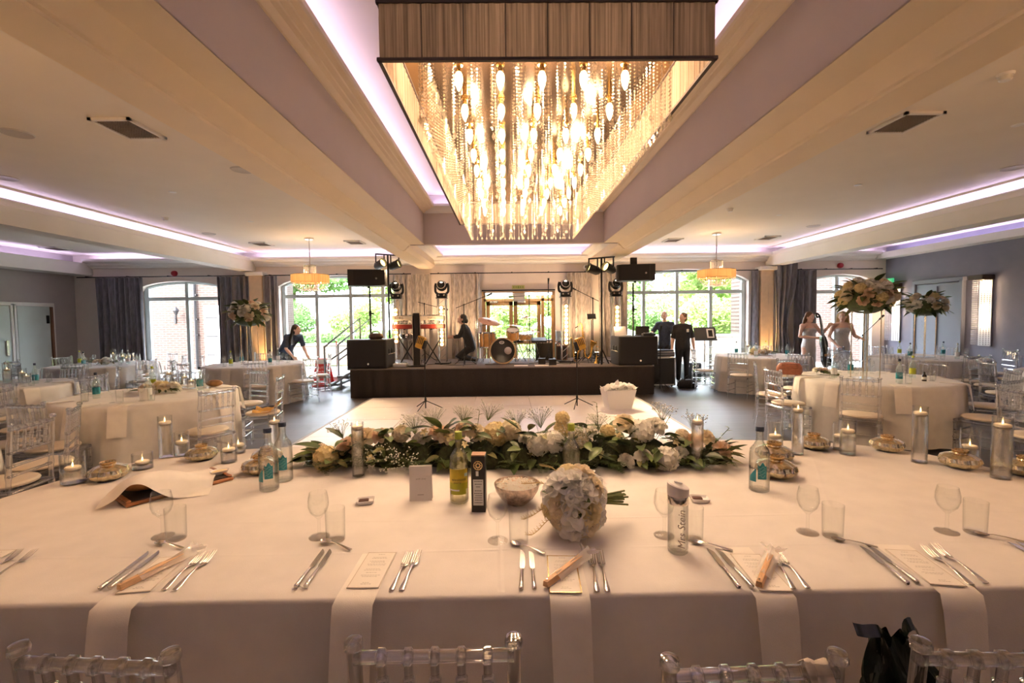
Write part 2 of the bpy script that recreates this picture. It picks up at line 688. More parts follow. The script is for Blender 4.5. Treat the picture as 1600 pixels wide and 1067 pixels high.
# ceilings
b = MB()
b.box((CX, 3.3, 4.1), (3.54, 12.2, .1))
struct('ceiling', b, CEIL)
for nm, xa, xb, z in (('ceiling_left', -6.6, CX - 2.4, 3.45), ('ceiling_right', CX + 2.4, 6.95, 3.45), ('ceiling_outer_left', -11.4, -6.6, 3.42), ('ceiling_outer_right', 6.95, 10.2, 3.42)):
    struct(nm, MB().box(((xa + xb) / 2, (WY0 + WY1) / 2, z + .05), (xb - xa, WY1 - WY0, .1)), CEIL)
struct('ceiling_stage', MB().box((CX, 10.98, 3.57), (4.2, 3.3, .1)), CEIL)
struct('ceiling_roof', MB().box(((WX0 + WX1) / 2, (WY0 + WY1) / 2, 4.25), (WX1 - WX0 + .6, WY1 - WY0 + .8, .1)), CEIL)


def run_y(name, prof, y0, y1, m, closed=True):
    """profile (x,z) extruded along Y"""
    bb = MB()
    n = len(prof)
    vs = [(x, y0, z) for x, z in prof] + [(x, y1, z) for x, z in prof]
    fs = [(i, (i + 1) % n, n + (i + 1) % n, n + i) for i in range(n)] + [tuple(range(n))[::-1], tuple(range(n, 2 * n))]
    bb.add(vs, fs)
    return struct(name, bb, m, fix=True, ang=30)


def run_x(name, prof, x0, x1, m):
    bb = MB()
    n = len(prof)
    vs = [(x0, y, z) for y, z in prof] + [(x1, y, z) for y, z in prof]
    fs = [(i, (i + 1) % n, n + (i + 1) % n, n + i) for i in range(n)] + [tuple(range(n))[::-1], tuple(range(n, 2 * n))]
    bb.add(vs, fs)
    return struct(name, bb, m, fix=True, ang=30)


EY = 9.3
for s, nm in ((-1, 'left'), (1, 'right')):
    X = lambda v: CX + s * v
    # recess side wall and main beam, up to the end wall
    run_y('wall_recess_' + nm, [(X(1.765), 3.74), (X(1.765), 3.105), (X(2.465), 3.105), (X(2.465), 4.1), (X(1.765), 4.1)], WY0, EY, TAUPE)
    prof = [(X(1.765), 3.11), (X(1.765), 3.1), (X(2.04), 3.1), (X(2.05), 3.085), (X(2.075), 3.07), (X(2.11), 3.03), (X(2.15), 2.99), (X(2.175), 2.985), (X(2.185), 2.97), (X(2.465), 2.97), (X(2.465), 3.11)]
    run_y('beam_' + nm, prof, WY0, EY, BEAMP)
    # moulded cornice that hides the strip
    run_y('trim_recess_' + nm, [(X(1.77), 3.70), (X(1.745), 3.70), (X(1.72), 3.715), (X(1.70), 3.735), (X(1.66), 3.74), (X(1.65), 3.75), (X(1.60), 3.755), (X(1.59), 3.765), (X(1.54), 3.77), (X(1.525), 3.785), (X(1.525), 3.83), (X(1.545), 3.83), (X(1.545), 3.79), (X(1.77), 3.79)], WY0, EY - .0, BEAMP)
    # beam over the stage
    prof = [(X(2.055), 3.25), (X(2.055), 3.06), (X(2.1), 3.03), (X(2.13), 2.985), (X(2.175), 2.97), (X(2.465), 2.97), (X(2.465), 3.6), (X(2.055), 3.6)]
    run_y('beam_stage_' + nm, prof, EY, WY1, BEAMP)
    run_y('trim_stage_' + nm, [(X(2.06), 3.2), (X(1.98), 3.22), (X(1.93), 3.27), (X(1.8), 3.28), (X(1.8), 3.33), (X(1.82), 3.33), (X(1.82), 3.3), (X(2.06), 3.3)], EY + .1, 12.35, PAINT)
    # outer bulkhead
    run_y('bulkhead_' + nm, [(X(6.785), 2.95), (X(7.13), 2.95), (X(7.13), 3.45), (X(7.1), 3.45), (X(7.1), 3.24), (X(6.87), 3.24), (X(6.87), 3.27), (X(6.84), 3.30), (X(6.785), 3.30), (X(6.775), 3.28), (X(6.785), 3.25), (X(6.775), 3.2), (X(6.785), 3.18)], WY0, WY1, PAINT)
run_x('wall_recess_end', [(EY, 3.1), (EY, 4.1), (EY + .1, 4.1), (EY + .1, 3.1)], CX - 1.77, CX + 1.77, TAUPE)
run_x('beam_stage_front', [(EY + .1, 3.1), (EY + .1, 3.7), (EY + .15, 3.7), (EY + .15, 3.1)], CX - 2.1, CX + 2.1, TAUPE)
run_x('trim_recess_end', [(EY, 3.70), (EY - .03, 3.70), (EY - .05, 3.72), (EY - .08, 3.74), (EY - .2, 3.77), (EY - .24, 3.785), (EY - .24, 3.83), (EY - .22, 3.83), (EY - .22, 3.79), (EY, 3.79)], CX - 1.77, CX + 1.77, PAINT)
# cornice with cove along the back wall, in each bay
for nm, xa, xb in (('corner_left', -10.9, -7.0), ('bay_left', -6.6, CX - 2.46), ('stage', CX - 2.06, CX + 2.06), ('bay_right', CX + 2.46, 6.95), ('corner_right', 7.3, 9.9)):
    run_x('trim_back_' + nm, [(WY1, 3.08), (WY1 - .06, 3.08), (WY1 - .08, 3.12), (WY1 - .14, 3.15), (WY1 - .16, 3.19), (WY1 - .3, 3.21), (WY1 - .32, 3.23), (WY1 - .32, 3.29), (WY1 - .29, 3.29), (WY1 - .29, 3.24), (WY1, 3.24)], xa, xb, PAINT)
run_y('bulkhead_outer_left', [(-10.9, 2.9), (-11.4, 2.9), (-11.4, 3.1), (-10.95, 3.1), (-10.95, 3.2), (-10.9, 3.2)], WY0, WY1, PAINT)
run_y('bulkhead_outer_right', [(9.85, 3.1), (10.2, 3.1), (10.2, 3.2), (9.88, 3.2), (9.88, 3.25), (9.85, 3.25)], WY0, WY1, PAINT)

# strip lights lying behind the coves
LED = emat('led_strip_violet', (.73, .60, 1.0), 7)


def strip(lab, c, d):
    tag(MB().box(c, d).build('led_strip', LED), lab, 'strip light', 'strip lights in the ceiling coves')


for s, nm in ((-1, 'left'), (1, 'right')):
    strip('violet white light strip hidden in the cove above the %s main beam' % nm, (CX + s * 1.66, 2.7, 3.81), (.03, 12.8, .02))
    strip('violet white light strip hidden on top of the %s outer bulkhead' % nm, (CX + s * 6.96, 4.2, 3.27), (.04, 16, .02))
    strip('violet white light strip hidden beside the %s beam over the stage' % nm, (CX + s * 1.92, 10.9, 3.315), (.03, 2.6, .02))
strip('violet white light strip hidden above the recess end wall', (CX, EY - .12, 3.81), (3.2, .03, .02))
for nm, xa, xb in (('corner by the dark curtain', -10.8, -7.0), ('window behind the waitress', -6.5, -2.4), ('wooden doors behind the drums', -1.8, 2.1), ('window behind the music stand', 2.7, 6.8), ('window behind the two singers', 7.4, 9.8)):
    strip('violet white strip hidden in the back cornice over the ' + nm, ((xa + xb) / 2, WY1 - .2, 3.26), (xb - xa, .03, .02))
strip('violet white light strip hidden in the cove above the panelled doors', (-11.05, 4.2, 3.13), (.04, 16, .02))
strip('violet white light strip hidden in the cove above the crystal wall lights', (9.98, 4.2, 3.22), (.04, 16, .02))

# skirtings
struct('baseboard_left', MB().box((WX0 + .01, 4, .06), (.02, 13, .12)), PAINT)
struct('baseboard_right', MB().box((WX1 - .01, 4, .06), (.02, 16, .12)), WALLR)
b = MB()
for i in range(0, len(edges), 2):
    b.box(((edges[i] + edges[i + 1]) / 2, WY1 - .01, .06), (edges[i + 1] - edges[i], .02, .12))
struct('baseboard_back', b, PAINT)

# ------------------------------------------------------------------ windows
FRAMEM = mat('window_frame_paint', (.55, .62, .62), .45)
PANE = thinmat('window_glass', (1, 1, 1), .04)
MULL = [[-9.62, -8.57, -7.6], [-5.98, -5.11, -4.2, -3.33], [3.22, 3.72, 4.63, 5.55, 6.43], [8.2, 8.98, 9.78]]
TRANSZ = [2.27, 2.3, 2.3, 2.26]
for wi, wn in enumerate(WIN):
    t = bpy.data.objects.new('window_%d' % (wi + 1), None)
    COL.objects.link(t)
    t['kind'] = 'structure'
    y = WY1 + .2
    N = 20
    pts = [(wn[0] + .03 + (wn[1] - wn[0] - .06) * i / N) for i in range(N + 1)]
    b = MB()
    b.tube([(wn[0] + .03, y, .03)] + [(x, y, arch_z(x, *wn) - .03) for x in pts] + [(wn[1] - .03, y, .03)], .04, 6)
    b.build('frame', FRAMEM, t)
    for x in MULL[wi]:
        MB().box((x, y, (arch_z(x, *wn)) / 2), (.085, .09, arch_z(x, *wn) - .04)).build('mullion', FRAMEM, t)
    MB().box(((wn[0] + wn[1]) / 2, y, TRANSZ[wi]), (wn[1] - wn[0] - .05, .08, .09)).build('transom', FRAMEM, t)
    MB().box(((wn[0] + wn[1]) / 2, y, .06), (wn[1] - wn[0] - .05, .06, .12)).build('bottom_rail', FRAMEM, t)
    xs = [wn[0] + .02] + MULL[wi] + [wn[1] - .02]
    for xa, xb in zip(xs, xs[1:]):
        if xb - xa < .12:
            continue
        MB().box(((xa + xb) / 2, y, TRANSZ[wi] / 2), (xb - xa - .03, .006, TRANSZ[wi] - .08)).build('pane', PANE, t)
        bb = MB()
        zz = [(xa + (xb - xa) * i / 6) for i in range(7)]
        top = [(x, y, arch_z(x, *wn) - .03) for x in zz]
        low = [(x, y, TRANSZ[wi]) for x in zz]
        bb.add(top + low, [(i, i + 1, 7 + i + 1, 7 + i) for i in range(6)])
        bb.build('pane', PANE, t)

# the double door behind the drums
t = bpy.data.objects.new('door_1', None)
COL.objects.link(t)
t['kind'] = 'structure'
y = WY1 + .12
for x, wd in ((-.61, .1), (1.25, .1), (.97, .08)):
    MB().box((x, y, 1.18), (wd, .12, 2.36)).build('post', OAK, t)
MB().box((.32, y, 2.31), (1.86, .12, .1)).build('head', OAK, t)
MB().box((.32, y, 2.13), (1.86, .12, .07)).build('head', OAK, t)
for xa, xb in ((-.55, .17), (.19, .92)):
    d = MB()
    for x in (xa + .05, xb - .05):
        d.box((x, y, 1.05), (.1, .06, 2.1))
    for z in (.12, 1.0, 2.05):
        d.box(((xa + xb) / 2, y, z), (xb - xa, .06, .12))
    dl = d.build('door_leaf', OAK, t)
    for z0, z1 in ((.18, .94), (1.06, 1.99)):
        MB().box(((xa + xb) / 2, y, (z0 + z1) / 2), (xb - xa - .2, .01, z1 - z0)).build('pane', PANE, dl)
    MB().box(((xa + xb) / 2 - .15, y - .08, 2.08), (.22, .06, .06), .008).build('door_closer', STEEL, dl)
    MB().tube([((xa + xb) / 2 + (.28 if xa < 0 else -.28), y - .06, .95), ((xa + xb) / 2 + (.28 if xa < 0 else -.28), y - .06, 1.2)], .012, 8).build('handle', STEEL, dl)
MB().box((1.11, y, 1.05), (.2, .01, 2.0)).build('side_light', PANE, t)

# door openings in the left wall, pale doors ajar
DOORP = mat('pale_door_paint', (.52, .58, .55), .5, noise=.03, scale=4)
FRB = mat('brown_door_edge', (.2, .1, .06), .5)
for i, (ya, yb) in enumerate(((10.0, 10.88), (11.05, 11.85))):
    t = bpy.data.objects.new('door_%d' % (i + 2), None)
    COL.objects.link(t)
    t['kind'] = 'structure'
    x = WX0 + .03
    MB().box((x + .01, (ya + yb) / 2, 1.03), (.04, yb - ya, 2.06), .005).build('door_leaf', DOORP, t)
    MB().box((x + .04, ya if i == 0 else yb, 1.03), (.06, .05, 2.06)).build('door_edge', FRB, t)
    for yy in (ya - .06, yb + .06):
        MB().box((x + .01, yy, 1.06), (.06, .09, 2.12), .01).build('jamb', PAINT, t)
    MB().box((x + .01, (ya + yb) / 2, 2.11), (.06, yb - ya + .2, .09), .01).build('head', PAINT, t)
    MB().box((x + .05, (yb - .1) if i else (yb - .1), 1.75 if i else 1.1), (.03, .06, .2 if i else .35), .005).build('door_plate', STEEL if i == 0 else BLACKM, t)

# panelled leaf, sconces and exit sign on the right wall
PANELM = mat('panel_grey_paint', (.23, .24, .30), .5)
t = bpy.data.objects.new('door_4', None)
COL.objects.link(t)
t['kind'] = 'structure'
MB().box((WX1 - .03, 11.0, 1.17), (.06, 1.15, 2.34), .01).build('door_leaf', PANELM, t)
for yy in (10.4, 11.62):
    MB().box((WX1 - .05, yy, 1.2), (.1, .1, 2.4), .015).build('jamb', PANELM, t)
MB().box((WX1 - .05, 11.0, 2.4), (.1, 1.32, .1), .015).build('head', PANELM, t)
MB().box((WX1 - .075, 11.0, 1.17), (.03, .03, 2.2), .005).build('astragal', PANELM, t)
CRYS = thinmat('sconce_crystal', (.95, .95, 1), .25, (1, .97, .9), .4, (.9, .92, 1))
GLOWB = emat('warm_bulb', (1, .70, .36), 32)
for k, (yy, lab) in enumerate(((9.9, 'tall crystal wall light with bronze cap to the right of the grey panelled door'), (12.2, 'tall crystal wall light with bronze cap beside the window behind the singers'))):
    s = thing('wall_sconce', lab, 'wall light', (WX1 - .1, yy, .95), 0, 'crystal wall lights')
    MB().box((-.04, 0, 1.43), (.28, .31, .11), .012).build('cap', mat('bronze', (.12, .09, .08), .35, .8), s)
    MB().box((.07, 0, .68), (.02, .26, 1.4)).build('back_plate', mat('pearl_plate', (.75, .77, .82), .3), s)
    b = MB()
    for i in range(13):
        for j in range(34):
            a = -PI / 2 + PI * i / 12
            M_ = T(.02 - .2 * math.cos(a), .135 * math.sin(a), .02 + j * .041)
            r = .014
            b.add([(0, 0, r * 1.4), (r, 0, 0), (0, r, 0), (-r, 0, 0), (0, -r, 0), (0, 0, -r * 1.4)], [(0, 1, 2), (0, 2, 3), (0, 3, 4), (0, 4, 1), (5, 2, 1), (5, 3, 2), (5, 4, 3), (5, 1, 4)], 0, M_)
    b.build('crystal_curtain', CRYS, s, kind='stuff', smooth=False)
    for z in (1.3, .82, .42):
        MB().sph((.0, 0, z), .028, 8, 6, (1, 1, 1.4)).build('bulb', GLOWB, s)
    for z in (1.2, .62):
        lamp('sconce_lamp', 'POINT', (WX1 - .12, yy, .95 + z), 2.2, WARM, shadow_soft_size=.03)
GREENS = mat('exit_green', (.05, .4, .16), .4, emit=.5)
s = thing('exit_sign', 'small green exit sign above the crystal wall light beside the window', 'sign', (WX1 - .12, 12.35, 2.5))
MB().box((0, 0, 0), (.06, .3, .14), .01).build('sign_box', GREENS, s)

# signs over the wooden door
s = thing('escape_route_sign', 'pale yellow green escape route sign above the wooden doors', 'sign', (.32, WY1 - .015, 2.47))
MB().box((0, 0, 0), (.34, .012, .1), .003).build('sign_plate', mat('sign_yellow', (.62, .62, .25), .5), s)
for q in range(5):
    if q == 2:
        MB().box((0, -.008, 0), (.05, .004, .06)).build('pictogram', mat('sign_green', (.3, .42, .1), .5), s)
    else:
        MB().box((-.12 + .06 * q, -.008, 0), (.03, .004, .05)).build('pictogram', _M.get('sign_green') or mat('sign_green', (.3, .42, .1), .5), s)
for xa, lab in ((-.2, 'white fluorescent tube light above the doors, nearer the drum cymbals'), (.85, 'white fluorescent tube light above the doors, nearer the brown amplifier')):
    s = thing('tube_light', lab, 'light', (xa, WY1 - .1, 2.28), 0, 'tube lights over the doors')
    MB().box((0, .03, .03), (.74, .06, .05), .01).build('housing', WHITEP, s)
    MB().cyl((-.35, -.01, -.01), (.35, -.01, -.01), .02, n=10).build('tube', emat('tube_white', (.9, .95, 1), 7), s)
s = thing('door_heater_unit', 'grey boxed exit light unit between the two tube lights', 'exit light', (.33, WY1 - .14, 2.2))
MB().box((0, 0, 0), (.3, .16, .22), .015).build('case', mat('grey_plastic', (.55, .55, .56), .4), s)
MB().box((0, -.085, -.01), (.24, .01, .14), .004).build('face_plate', mat('pale_plastic', (.75, .76, .78), .3), s)
b = MB().box((.32, WY1 - .04, 2.385), (1.95, .08, .03))
struct('trim_door_head', b, BLACKM)
# red sounders, camera
REDP = mat('red_plastic', (.35, .01, .02), .35)
for x, z, lab in ((-8.75, 2.93, 'red fire alarm sounder above the window by the dark corner curtain'), (8.95, 2.95, 'red fire alarm sounder above the window behind the singers')):
    s = thing('alarm_sounder', lab, 'alarm', (x, WY1, z), 0, 'red alarm sounders')
    MB().lathe([(0, 0), (.075, 0), (.075, .03), (.06, .07), (0, .075)], 16, M=rot('X', 90)).build('dome', REDP, s)
s = thing('dome_camera', 'small white dome camera on the wall above the saxophone', 'camera', (2.12, WY1, 2.98))
MB().lathe([(0, 0), (.07, 0), (.075, .05), (.06, .1), (0, .1)], 16, M=rot('X', 90)).build('housing', WHITEP, s)
MB().sph((0, -.1, 0), .04, 12, 8).build('lens', BLACK, s)
# ================================================================== the big chandelier
GX, GY, GW, GL, GZ0, GZ1 = .175, 3.5, 1.32, 3.2, 2.64, 2.86
SHADE = clothmat('pleated_shade_fabric', (.24, .18, .14), .12, wave=.45, wscale=110)
HEM = mat('shade_hem', (.07, .05, .045), .7)
ch = thing('chandelier', 'huge rectangular chandelier with pleated brown fabric shade and hanging crystal strands', 'chandelier', (GX, GY, 0))
for sx, sy in ((0, -1), (0, 1), (-1, 0), (1, 0)):
    L = GW if sy else GL
    n = int(L / .012)

    def side(u, v, sx=sx, sy=sy, L=L, n=n):
        a = (u - .5) * L
        d = .004 * math.sin(u * n * 1.7 + 2 * math.sin(u * 23)) * (1 if 0 < v < 1 else .4)
        z = GZ0 + (GZ1 - GZ0) * v
        return (a, sy * (GL / 2 + d), z) if sy else (sx * (GW / 2 + d), a, z)
    MB().grid(side, n, 4).build('shade_panel', SHADE, ch)
    for z in (GZ0, GZ1):
        c = (0, sy * GL / 2, z) if sy else (sx * GW / 2, 0, z)
        MB().box(c, (GW + .02, .016, .012) if sy else (.016, GL + .02, .012)).build('hem', HEM, ch)
rib = MB().box((0, 0, (GZ0 + GZ1) / 2), (.003, .012, GZ1 - GZ0)).mesh('rib', HEM)
for i in range(1, 8):
    for sy in (-1, 1):
        link('rib', rib, ch, loc=(-GW / 2 + GW * i / 8, sy * (GL / 2 + .001), 0))
MB().box((0, 0, 2.872), (GW - .012, GL - .012, .02)).build('ceiling_plate', mat('bronze_mirror', (.22, .13, .06), .3, .6), ch)
MB().box((0, 0, 2.860), (GW - .2, GL - .2, .012)).build('inner_plate', mat('dark_mirror', (.06, .035, .02), .15, .6), ch)
for sx in (-1, 1):
    for sy in (-1, 1):
        MB().cyl((sx * .5, sy * 1.4, 2.9), (sx * .5, sy * 1.4, 4.05), .006, n=6).build('cable', STEEL, ch)
BULB = emat('bulb_glow', (1, .72, .36), 10)
sock = MB().lathe([(0, .15), (.012, .15), (.012, .05), (.02, .045), (.02, .03), (.012, .028), (.012, 0), (0, 0)], 8).mesh('socket', mat('brass', (.6, .4, .15), .25, 1.0))
bulb = MB().lathe([(0, -.085), (.005, -.08), (.014, -.06), (.019, -.035), (.017, -.012), (.01, 0), (0, 0)], 10).mesh('bulb', BULB)
for i in range(5):
    for j in range(9):
        p = ((i - 2) * .19, (j - 4) * .325, 2.745)
        s = link('socket', sock, ch, loc=p)
        link('bulb', bulb, s)
# crystal strands: too many to count, one bead curtain
bm_ = thinmat('crystal_bead_glass', (1, .96, .9), .3, (1, .95, .85), .2, (1, .93, .82))
vs, fs = [], []
rr = random.Random(5)


def strand(x, y, z0, z1, r=.0054, step=.0165):
    k = int((z0 - z1) / step)
    for q in range(k):
        z = z0 - q * step
        o = len(vs)
        rq = r if q < k - 1 else r * 1.9
        h = r * 1.15 if q < k - 1 else r * 3.4
        vs.extend([(x, y, z + h), (x + rq, y, z), (x, y + rq, z), (x - rq, y, z), (x, y - rq, z), (x, y, z - h)])
        for a, b_ in ((1, 2), (2, 3), (3, 4), (4, 1)):
            fs.append((o, o + a, o + b_))
            fs.append((o + 5, o + b_, o + a))


nx, ny = 11, 27
for i in range(nx):
    for j in range(ny):
        e = i in (0, nx - 1) or j in (0, ny - 1)
        x = (-.5 + i / (nx - 1)) * 1.06 + rr.uniform(-.02, .02) * (not e)
        y = (-.5 + j / (ny - 1)) * 2.94 + rr.uniform(-.025, .025) * (not e)
        strand(x, y, 2.86, (2.44 if e else 2.45) + rr.uniform(-.012, .012))
for j in range(2 * ny):
    for x in (-.53, .53):
        strand(x, (-.5 + (j + .25) / (2 * ny)) * 2.94, 2.86, 2.44)
for i in range(2 * nx):
    for y in (-1.47, 1.47):
        strand((-.5 + (i + .25) / (2 * nx)) * 1.06, y, 2.86, 2.44)
me = bpy.data.meshes.new('crystal_strands')
me.from_pydata(vs, [], fs)
me.materials.append(bm_)
link('crystal_strands', me, ch, kind='stuff')

# ------------------------------------------------------------------ two drum pendants
PSH = clothmat('pendant_fabric', (.46, .28, .14), .42, wave=.25, wscale=50)
CR2 = thinmat('pendant_crystal', (.98, .98, 1), .3, (1, .97, .9), .22, (.95, .9, .85))
for px_, py_, lab in ((-4.31, 10.45, 'drum pendant lamp with crystal swags near the tall flowers and dark curtains'), (4.62, 10.35, 'drum pendant lamp with crystal swags above the table beside the music stand')):
    p = thing('pendant_lamp', lab, 'ceiling lamp', (px_, py_, 0), 0, 'drum pendants')
    MB().lathe([(0, 3.45), (.1, 3.45), (.1, 3.41), (.03, 3.39), (0, 3.39)], 20).build('ceiling_rose', STEEL, p)
    MB().cyl((0, 0, 2.5), (0, 0, 3.4), .012, n=8).build('rod', STEEL, p)
    n = 96
    MB().grid(lambda u, v: ((.39 + .004 * (round(u * n) % 2)) * math.cos(2 * PI * u), (.39 + .004 * (round(u * n) % 2)) * math.sin(2 * PI * u), 2.47 + .17 * v), n, 2, wrap=True).build('drum_shade', PSH, p)
    for z in (2.47, 2.64):
        MB().tube([(.394 * math.cos(2 * PI * k / 32), .394 * math.sin(2 * PI * k / 32), z) for k in range(32)], .006, 6, closed=True).build('rim', mat('brass', (.6, .4, .15), .25, 1), p)
    MB().lathe([(.12, 2.86), (.13, 2.86), (.13, 2.84), (.12, 2.84), (.12, 2.86)], 20).build('ring', STEEL, p)
    b = MB()

    def drop(x, y, z, r=.012):
        b.add([(x, y, z + r * 2), (x + r, y, z), (x, y + r, z), (x - r, y, z), (x, y - r, z), (x, y, z - r * 2)], [(0, 1, 2), (0, 2, 3), (0, 3, 4), (0, 4, 1), (5, 2, 1), (5, 3, 2), (5, 4, 3), (5, 1, 4)])
    for k in range(22):
        a = 2 * PI * k / 22
        for q in range(6):
            drop(.125 * math.cos(a), .125 * math.sin(a), 2.82 - q * .034, .008)
        for q in range(7):
            f = q / 6
            r = .37 * (1 - f) + .12 * f
            drop(r * math.cos(a), r * math.sin(a), 2.45 - .13 * math.sin(f * PI * .5) - .03 * math.sin(f * PI))
        a += PI / 22
        for q in range(6):
            f = q / 5
            drop((.2 * (1 - f)) * math.cos(a), (.2 * (1 - f)) * math.sin(a), 2.42 - .12 * math.sin(f * PI * .5))
    b.build('crystal_swags', CR2, p, kind='stuff', smooth=False)
    for k in range(4):
        a = PI / 4 + k * PI / 2
        MB().sph((.2 * math.cos(a), .2 * math.sin(a), 2.57), .025, 8, 6, (1, 1, 1.4)).build('bulb', GLOWB, p)

for x_, lab in ((-4.31, 'drum pendant lamp over the bay beside the tray end of the head table'), (4.62, 'drum pendant lamp over the bay beside the gold votive end of the head table')):
    q_ = dup(p, (x_, 1.2, 0), 0, lab)
    q_.name = 'pendant_lamp'

# ------------------------------------------------------------------ grilles, speakers, detectors in the ceilings
VENTD = mat('vent_dark', (.05, .035, .03), .6)


def vent(x, y, z, lab, sx=.34, sy=.44):
    v = thing('ceiling_vent', lab, 'vent', (x, y, z), 0, 'air grilles in the ceiling')
    b = MB()
    for s in (-1, 1):
        b.box((s * sx / 2, 0, -.012), (.03, sy + .03, .024))
        b.box((0, s * sy / 2, -.012), (sx + .03, .03, .024))
    b.build('frame', PAINT, v)
    MB().box((0, 0, -.004), (sx, sy, .006)).build('backing', VENTD, v)
    b = MB()
    for i in range(1, 14):
        b.box((-sx / 2 + sx * i / 14, 0, -.012), (.004, sy - .03, .01), M=None)
    for i in range(1, 14):
        b.box((0, -sy / 2 + sy * i / 14, -.012), (sx - .03, .004, .01))
    b.build('grille', mat('vent_grille', (.22, .17, .14), .5), v, kind='stuff')


vent(-3.51, 4.53, 3.45, 'square air grille in the ceiling above the table with the garland of candles')
vent(3.81, 4.53, 3.45, 'square air grille in the ceiling near the small round smoke alarm')
vent(-10.6, 11.3, 3.42, 'dark air grille in the outer ceiling above the pale doors')
vent(-5.7, 11.15, 3.45, 'air grille in the ceiling beside the pendant, on its window bulkhead side')
vent(-3.5, 11.05, 3.45, 'air grille in the ceiling above the black speaker on the pole')
vent(3.95, 11.2, 3.45, 'air grille in the ceiling above the speaker with the small black box')
vent(6.1, 11.0, 3.45, 'air grille in the ceiling between the pendant and the outer bulkhead')
for x, y, lab in ((-4.65, 4.63, 'at the edge of the photo beside the large air grille'), (-3.15, 5.77, 'close to the main beam behind the large grille'), (-6.2, 6.0, 'beside the outer bulkhead over the acrylic chairs'), (2.75, 5.72, 'close to the main beam on the bouquet side'), (6.4, 5.95, 'beside the outer bulkhead above the tall flowers'), (-6.1, 9.83, 'near the bulkhead by the red alarm'), (6.3, 9.66, 'near the bulkhead by the singers'), (3.3, 9.0, 'between the beam and the smoke detector')):
    s = thing('ceiling_speaker', 'flat round white ceiling speaker ' + lab, 'speaker', (x, y, 3.45), 0, 'flush ceiling speakers')
    MB().lathe([(0, -.006), (.105, -.006), (.12, -.012), (.13, 0), (0, 0)], 24).build('grille_plate', mat('speaker_white', (.55, .52, .5), .6, noise=.1, scale=300), s)
for x, y, lab in ((-5.9, 8.32, 'white smoke detector on the ceiling over the big round table with the flower garland'), (3.84, 3.65, 'white smoke detector on the ceiling near the photo edge, beyond the large grille'), (3.82, 8.05, 'white smoke detector on the ceiling in front of the lit pendant')):
    s = thing('smoke_detector', lab, 'detector', (x, y, 3.45), 0, 'smoke detectors')
    MB().lathe([(0, -.02), (.05, -.02), (.055, 0), (0, 0)], 16).build('base_plate', WHITEP, s)
    MB().lathe([(0, -.055), (.03, -.055), (.04, -.045), (.042, -.018), (0, -.018)], 16).build('sensor_head', mat('white_plastic', (.8, .8, .8), .35), s)
for x, y, lab in ((-4.64, 6.71, 'tiny white disc in the ceiling over the first round table'), (4.97, 6.67, 'tiny white disc in the ceiling over the tall pale flowers'), (-4.63, 8.7, 'tiny white disc in the ceiling before the lit pendant by the curtains'), (4.97, 8.59, 'tiny white disc in the ceiling before the pendant by the music stand'), (5.0, 4.62, 'tiny white disc in the ceiling beyond the smoke alarm at the photo edge')):
    tag(MB().lathe([(0, -.008), (.04, -.008), (.05, 0), (0, 0)], 16, c=(x, y, 3.45)).build('sprinkler_cap', WHITEP), lab, 'sprinkler', 'sprinkler discs')

# ------------------------------------------------------------------ curtains and rods
VELVET = mat('silver_grey_velvet', (.15, .145, .175), .5, noise=.3, scale=25, stretch=(1, 1, .25), sheen=.6)
VELVETS = mat('lamplit_grey_velvet', (.42, .37, .33), .5, noise=.45, scale=25, stretch=(1, 1, .25), sheen=.6)  # same velvet behind the stage, brightness and warmth of the stage light in its colour


def curtain(x0, x1, lab, z0=.04, z1=2.82, y=12.44, m=None, pinch=None, folds=None, seed=0):
    r = random.Random(seed)
    nf = folds or max(3, int((x1 - x0) / .13))
    ph = [r.uniform(0, 6) for _ in range(4)]
    n = nf * 8

    def fn(u, v):
        zz = z0 + (z1 - z0) * v
        a = u * nf * 2 * PI + .9 * math.sin(u * 9 + ph[0]) + .25 * math.sin(v * 5 + ph[1] + u * 11)
        am = .07 * (1 + .4 * math.sin(u * 17 + ph[2])) * (.55 + .45 * (1 - v))
        w_ = 1.0
        cx = (x0 + x1) / 2
        sh = 0
        if pinch:
            d = (v - pinch[0]) / .28
            k = math.exp(-d * d)
            w_ = 1 - pinch[1] * k
            sh = pinch[2] * k
        x = cx + (x0 + u * (x1 - x0) - cx) * w_ + sh + .012 * math.sin(a * .5 + v * 3)
        return (x, y + am * math.sin(a), zz)
    o = MB().grid(fn, n, 14).build('curtain', m or VELVET, ang=80)
    return tag(o, lab, 'curtain', 'velvet curtains on the back wall')


curtain(-10.72, -9.48, 'dark grey velvet curtain in the corner beside the pale doors', seed=1)
curtain(-7.55, -6.66, 'dark grey velvet curtain between the brick view window and the lit pillar', seed=2)
curtain(-6.42, -5.98, 'dark grey velvet curtain between the lit pillar and the window with the waitress', seed=3)
curtain(-2.98, -2.02, 'grey velvet curtain hanging behind the white keyboard', m=VELVETS, seed=4)
curtain(-1.46, -.69, 'grey velvet curtain behind the crouching person in black', m=VELVETS, seed=5)
curtain(1.58, 2.25, 'grey velvet curtain behind the saxophones', m=VELVETS, seed=6)
curtain(2.44, 3.2, 'grey velvet curtain behind the light column by the laptop', m=VELVETS, seed=7)
curtain(6.5, 7.0, 'dark grey velvet curtain on the music stand side of the lit pillar', seed=8)
curtain(7.05, 7.62, 'grey velvet curtain tied back at waist height next to the lit pillar', pinch=(.45, .5, -.1), y=12.3, z1=3.0, seed=9)
curtain(7.6, 8.2, 'dark grey velvet curtain hanging straight behind the brunette singer', seed=10)
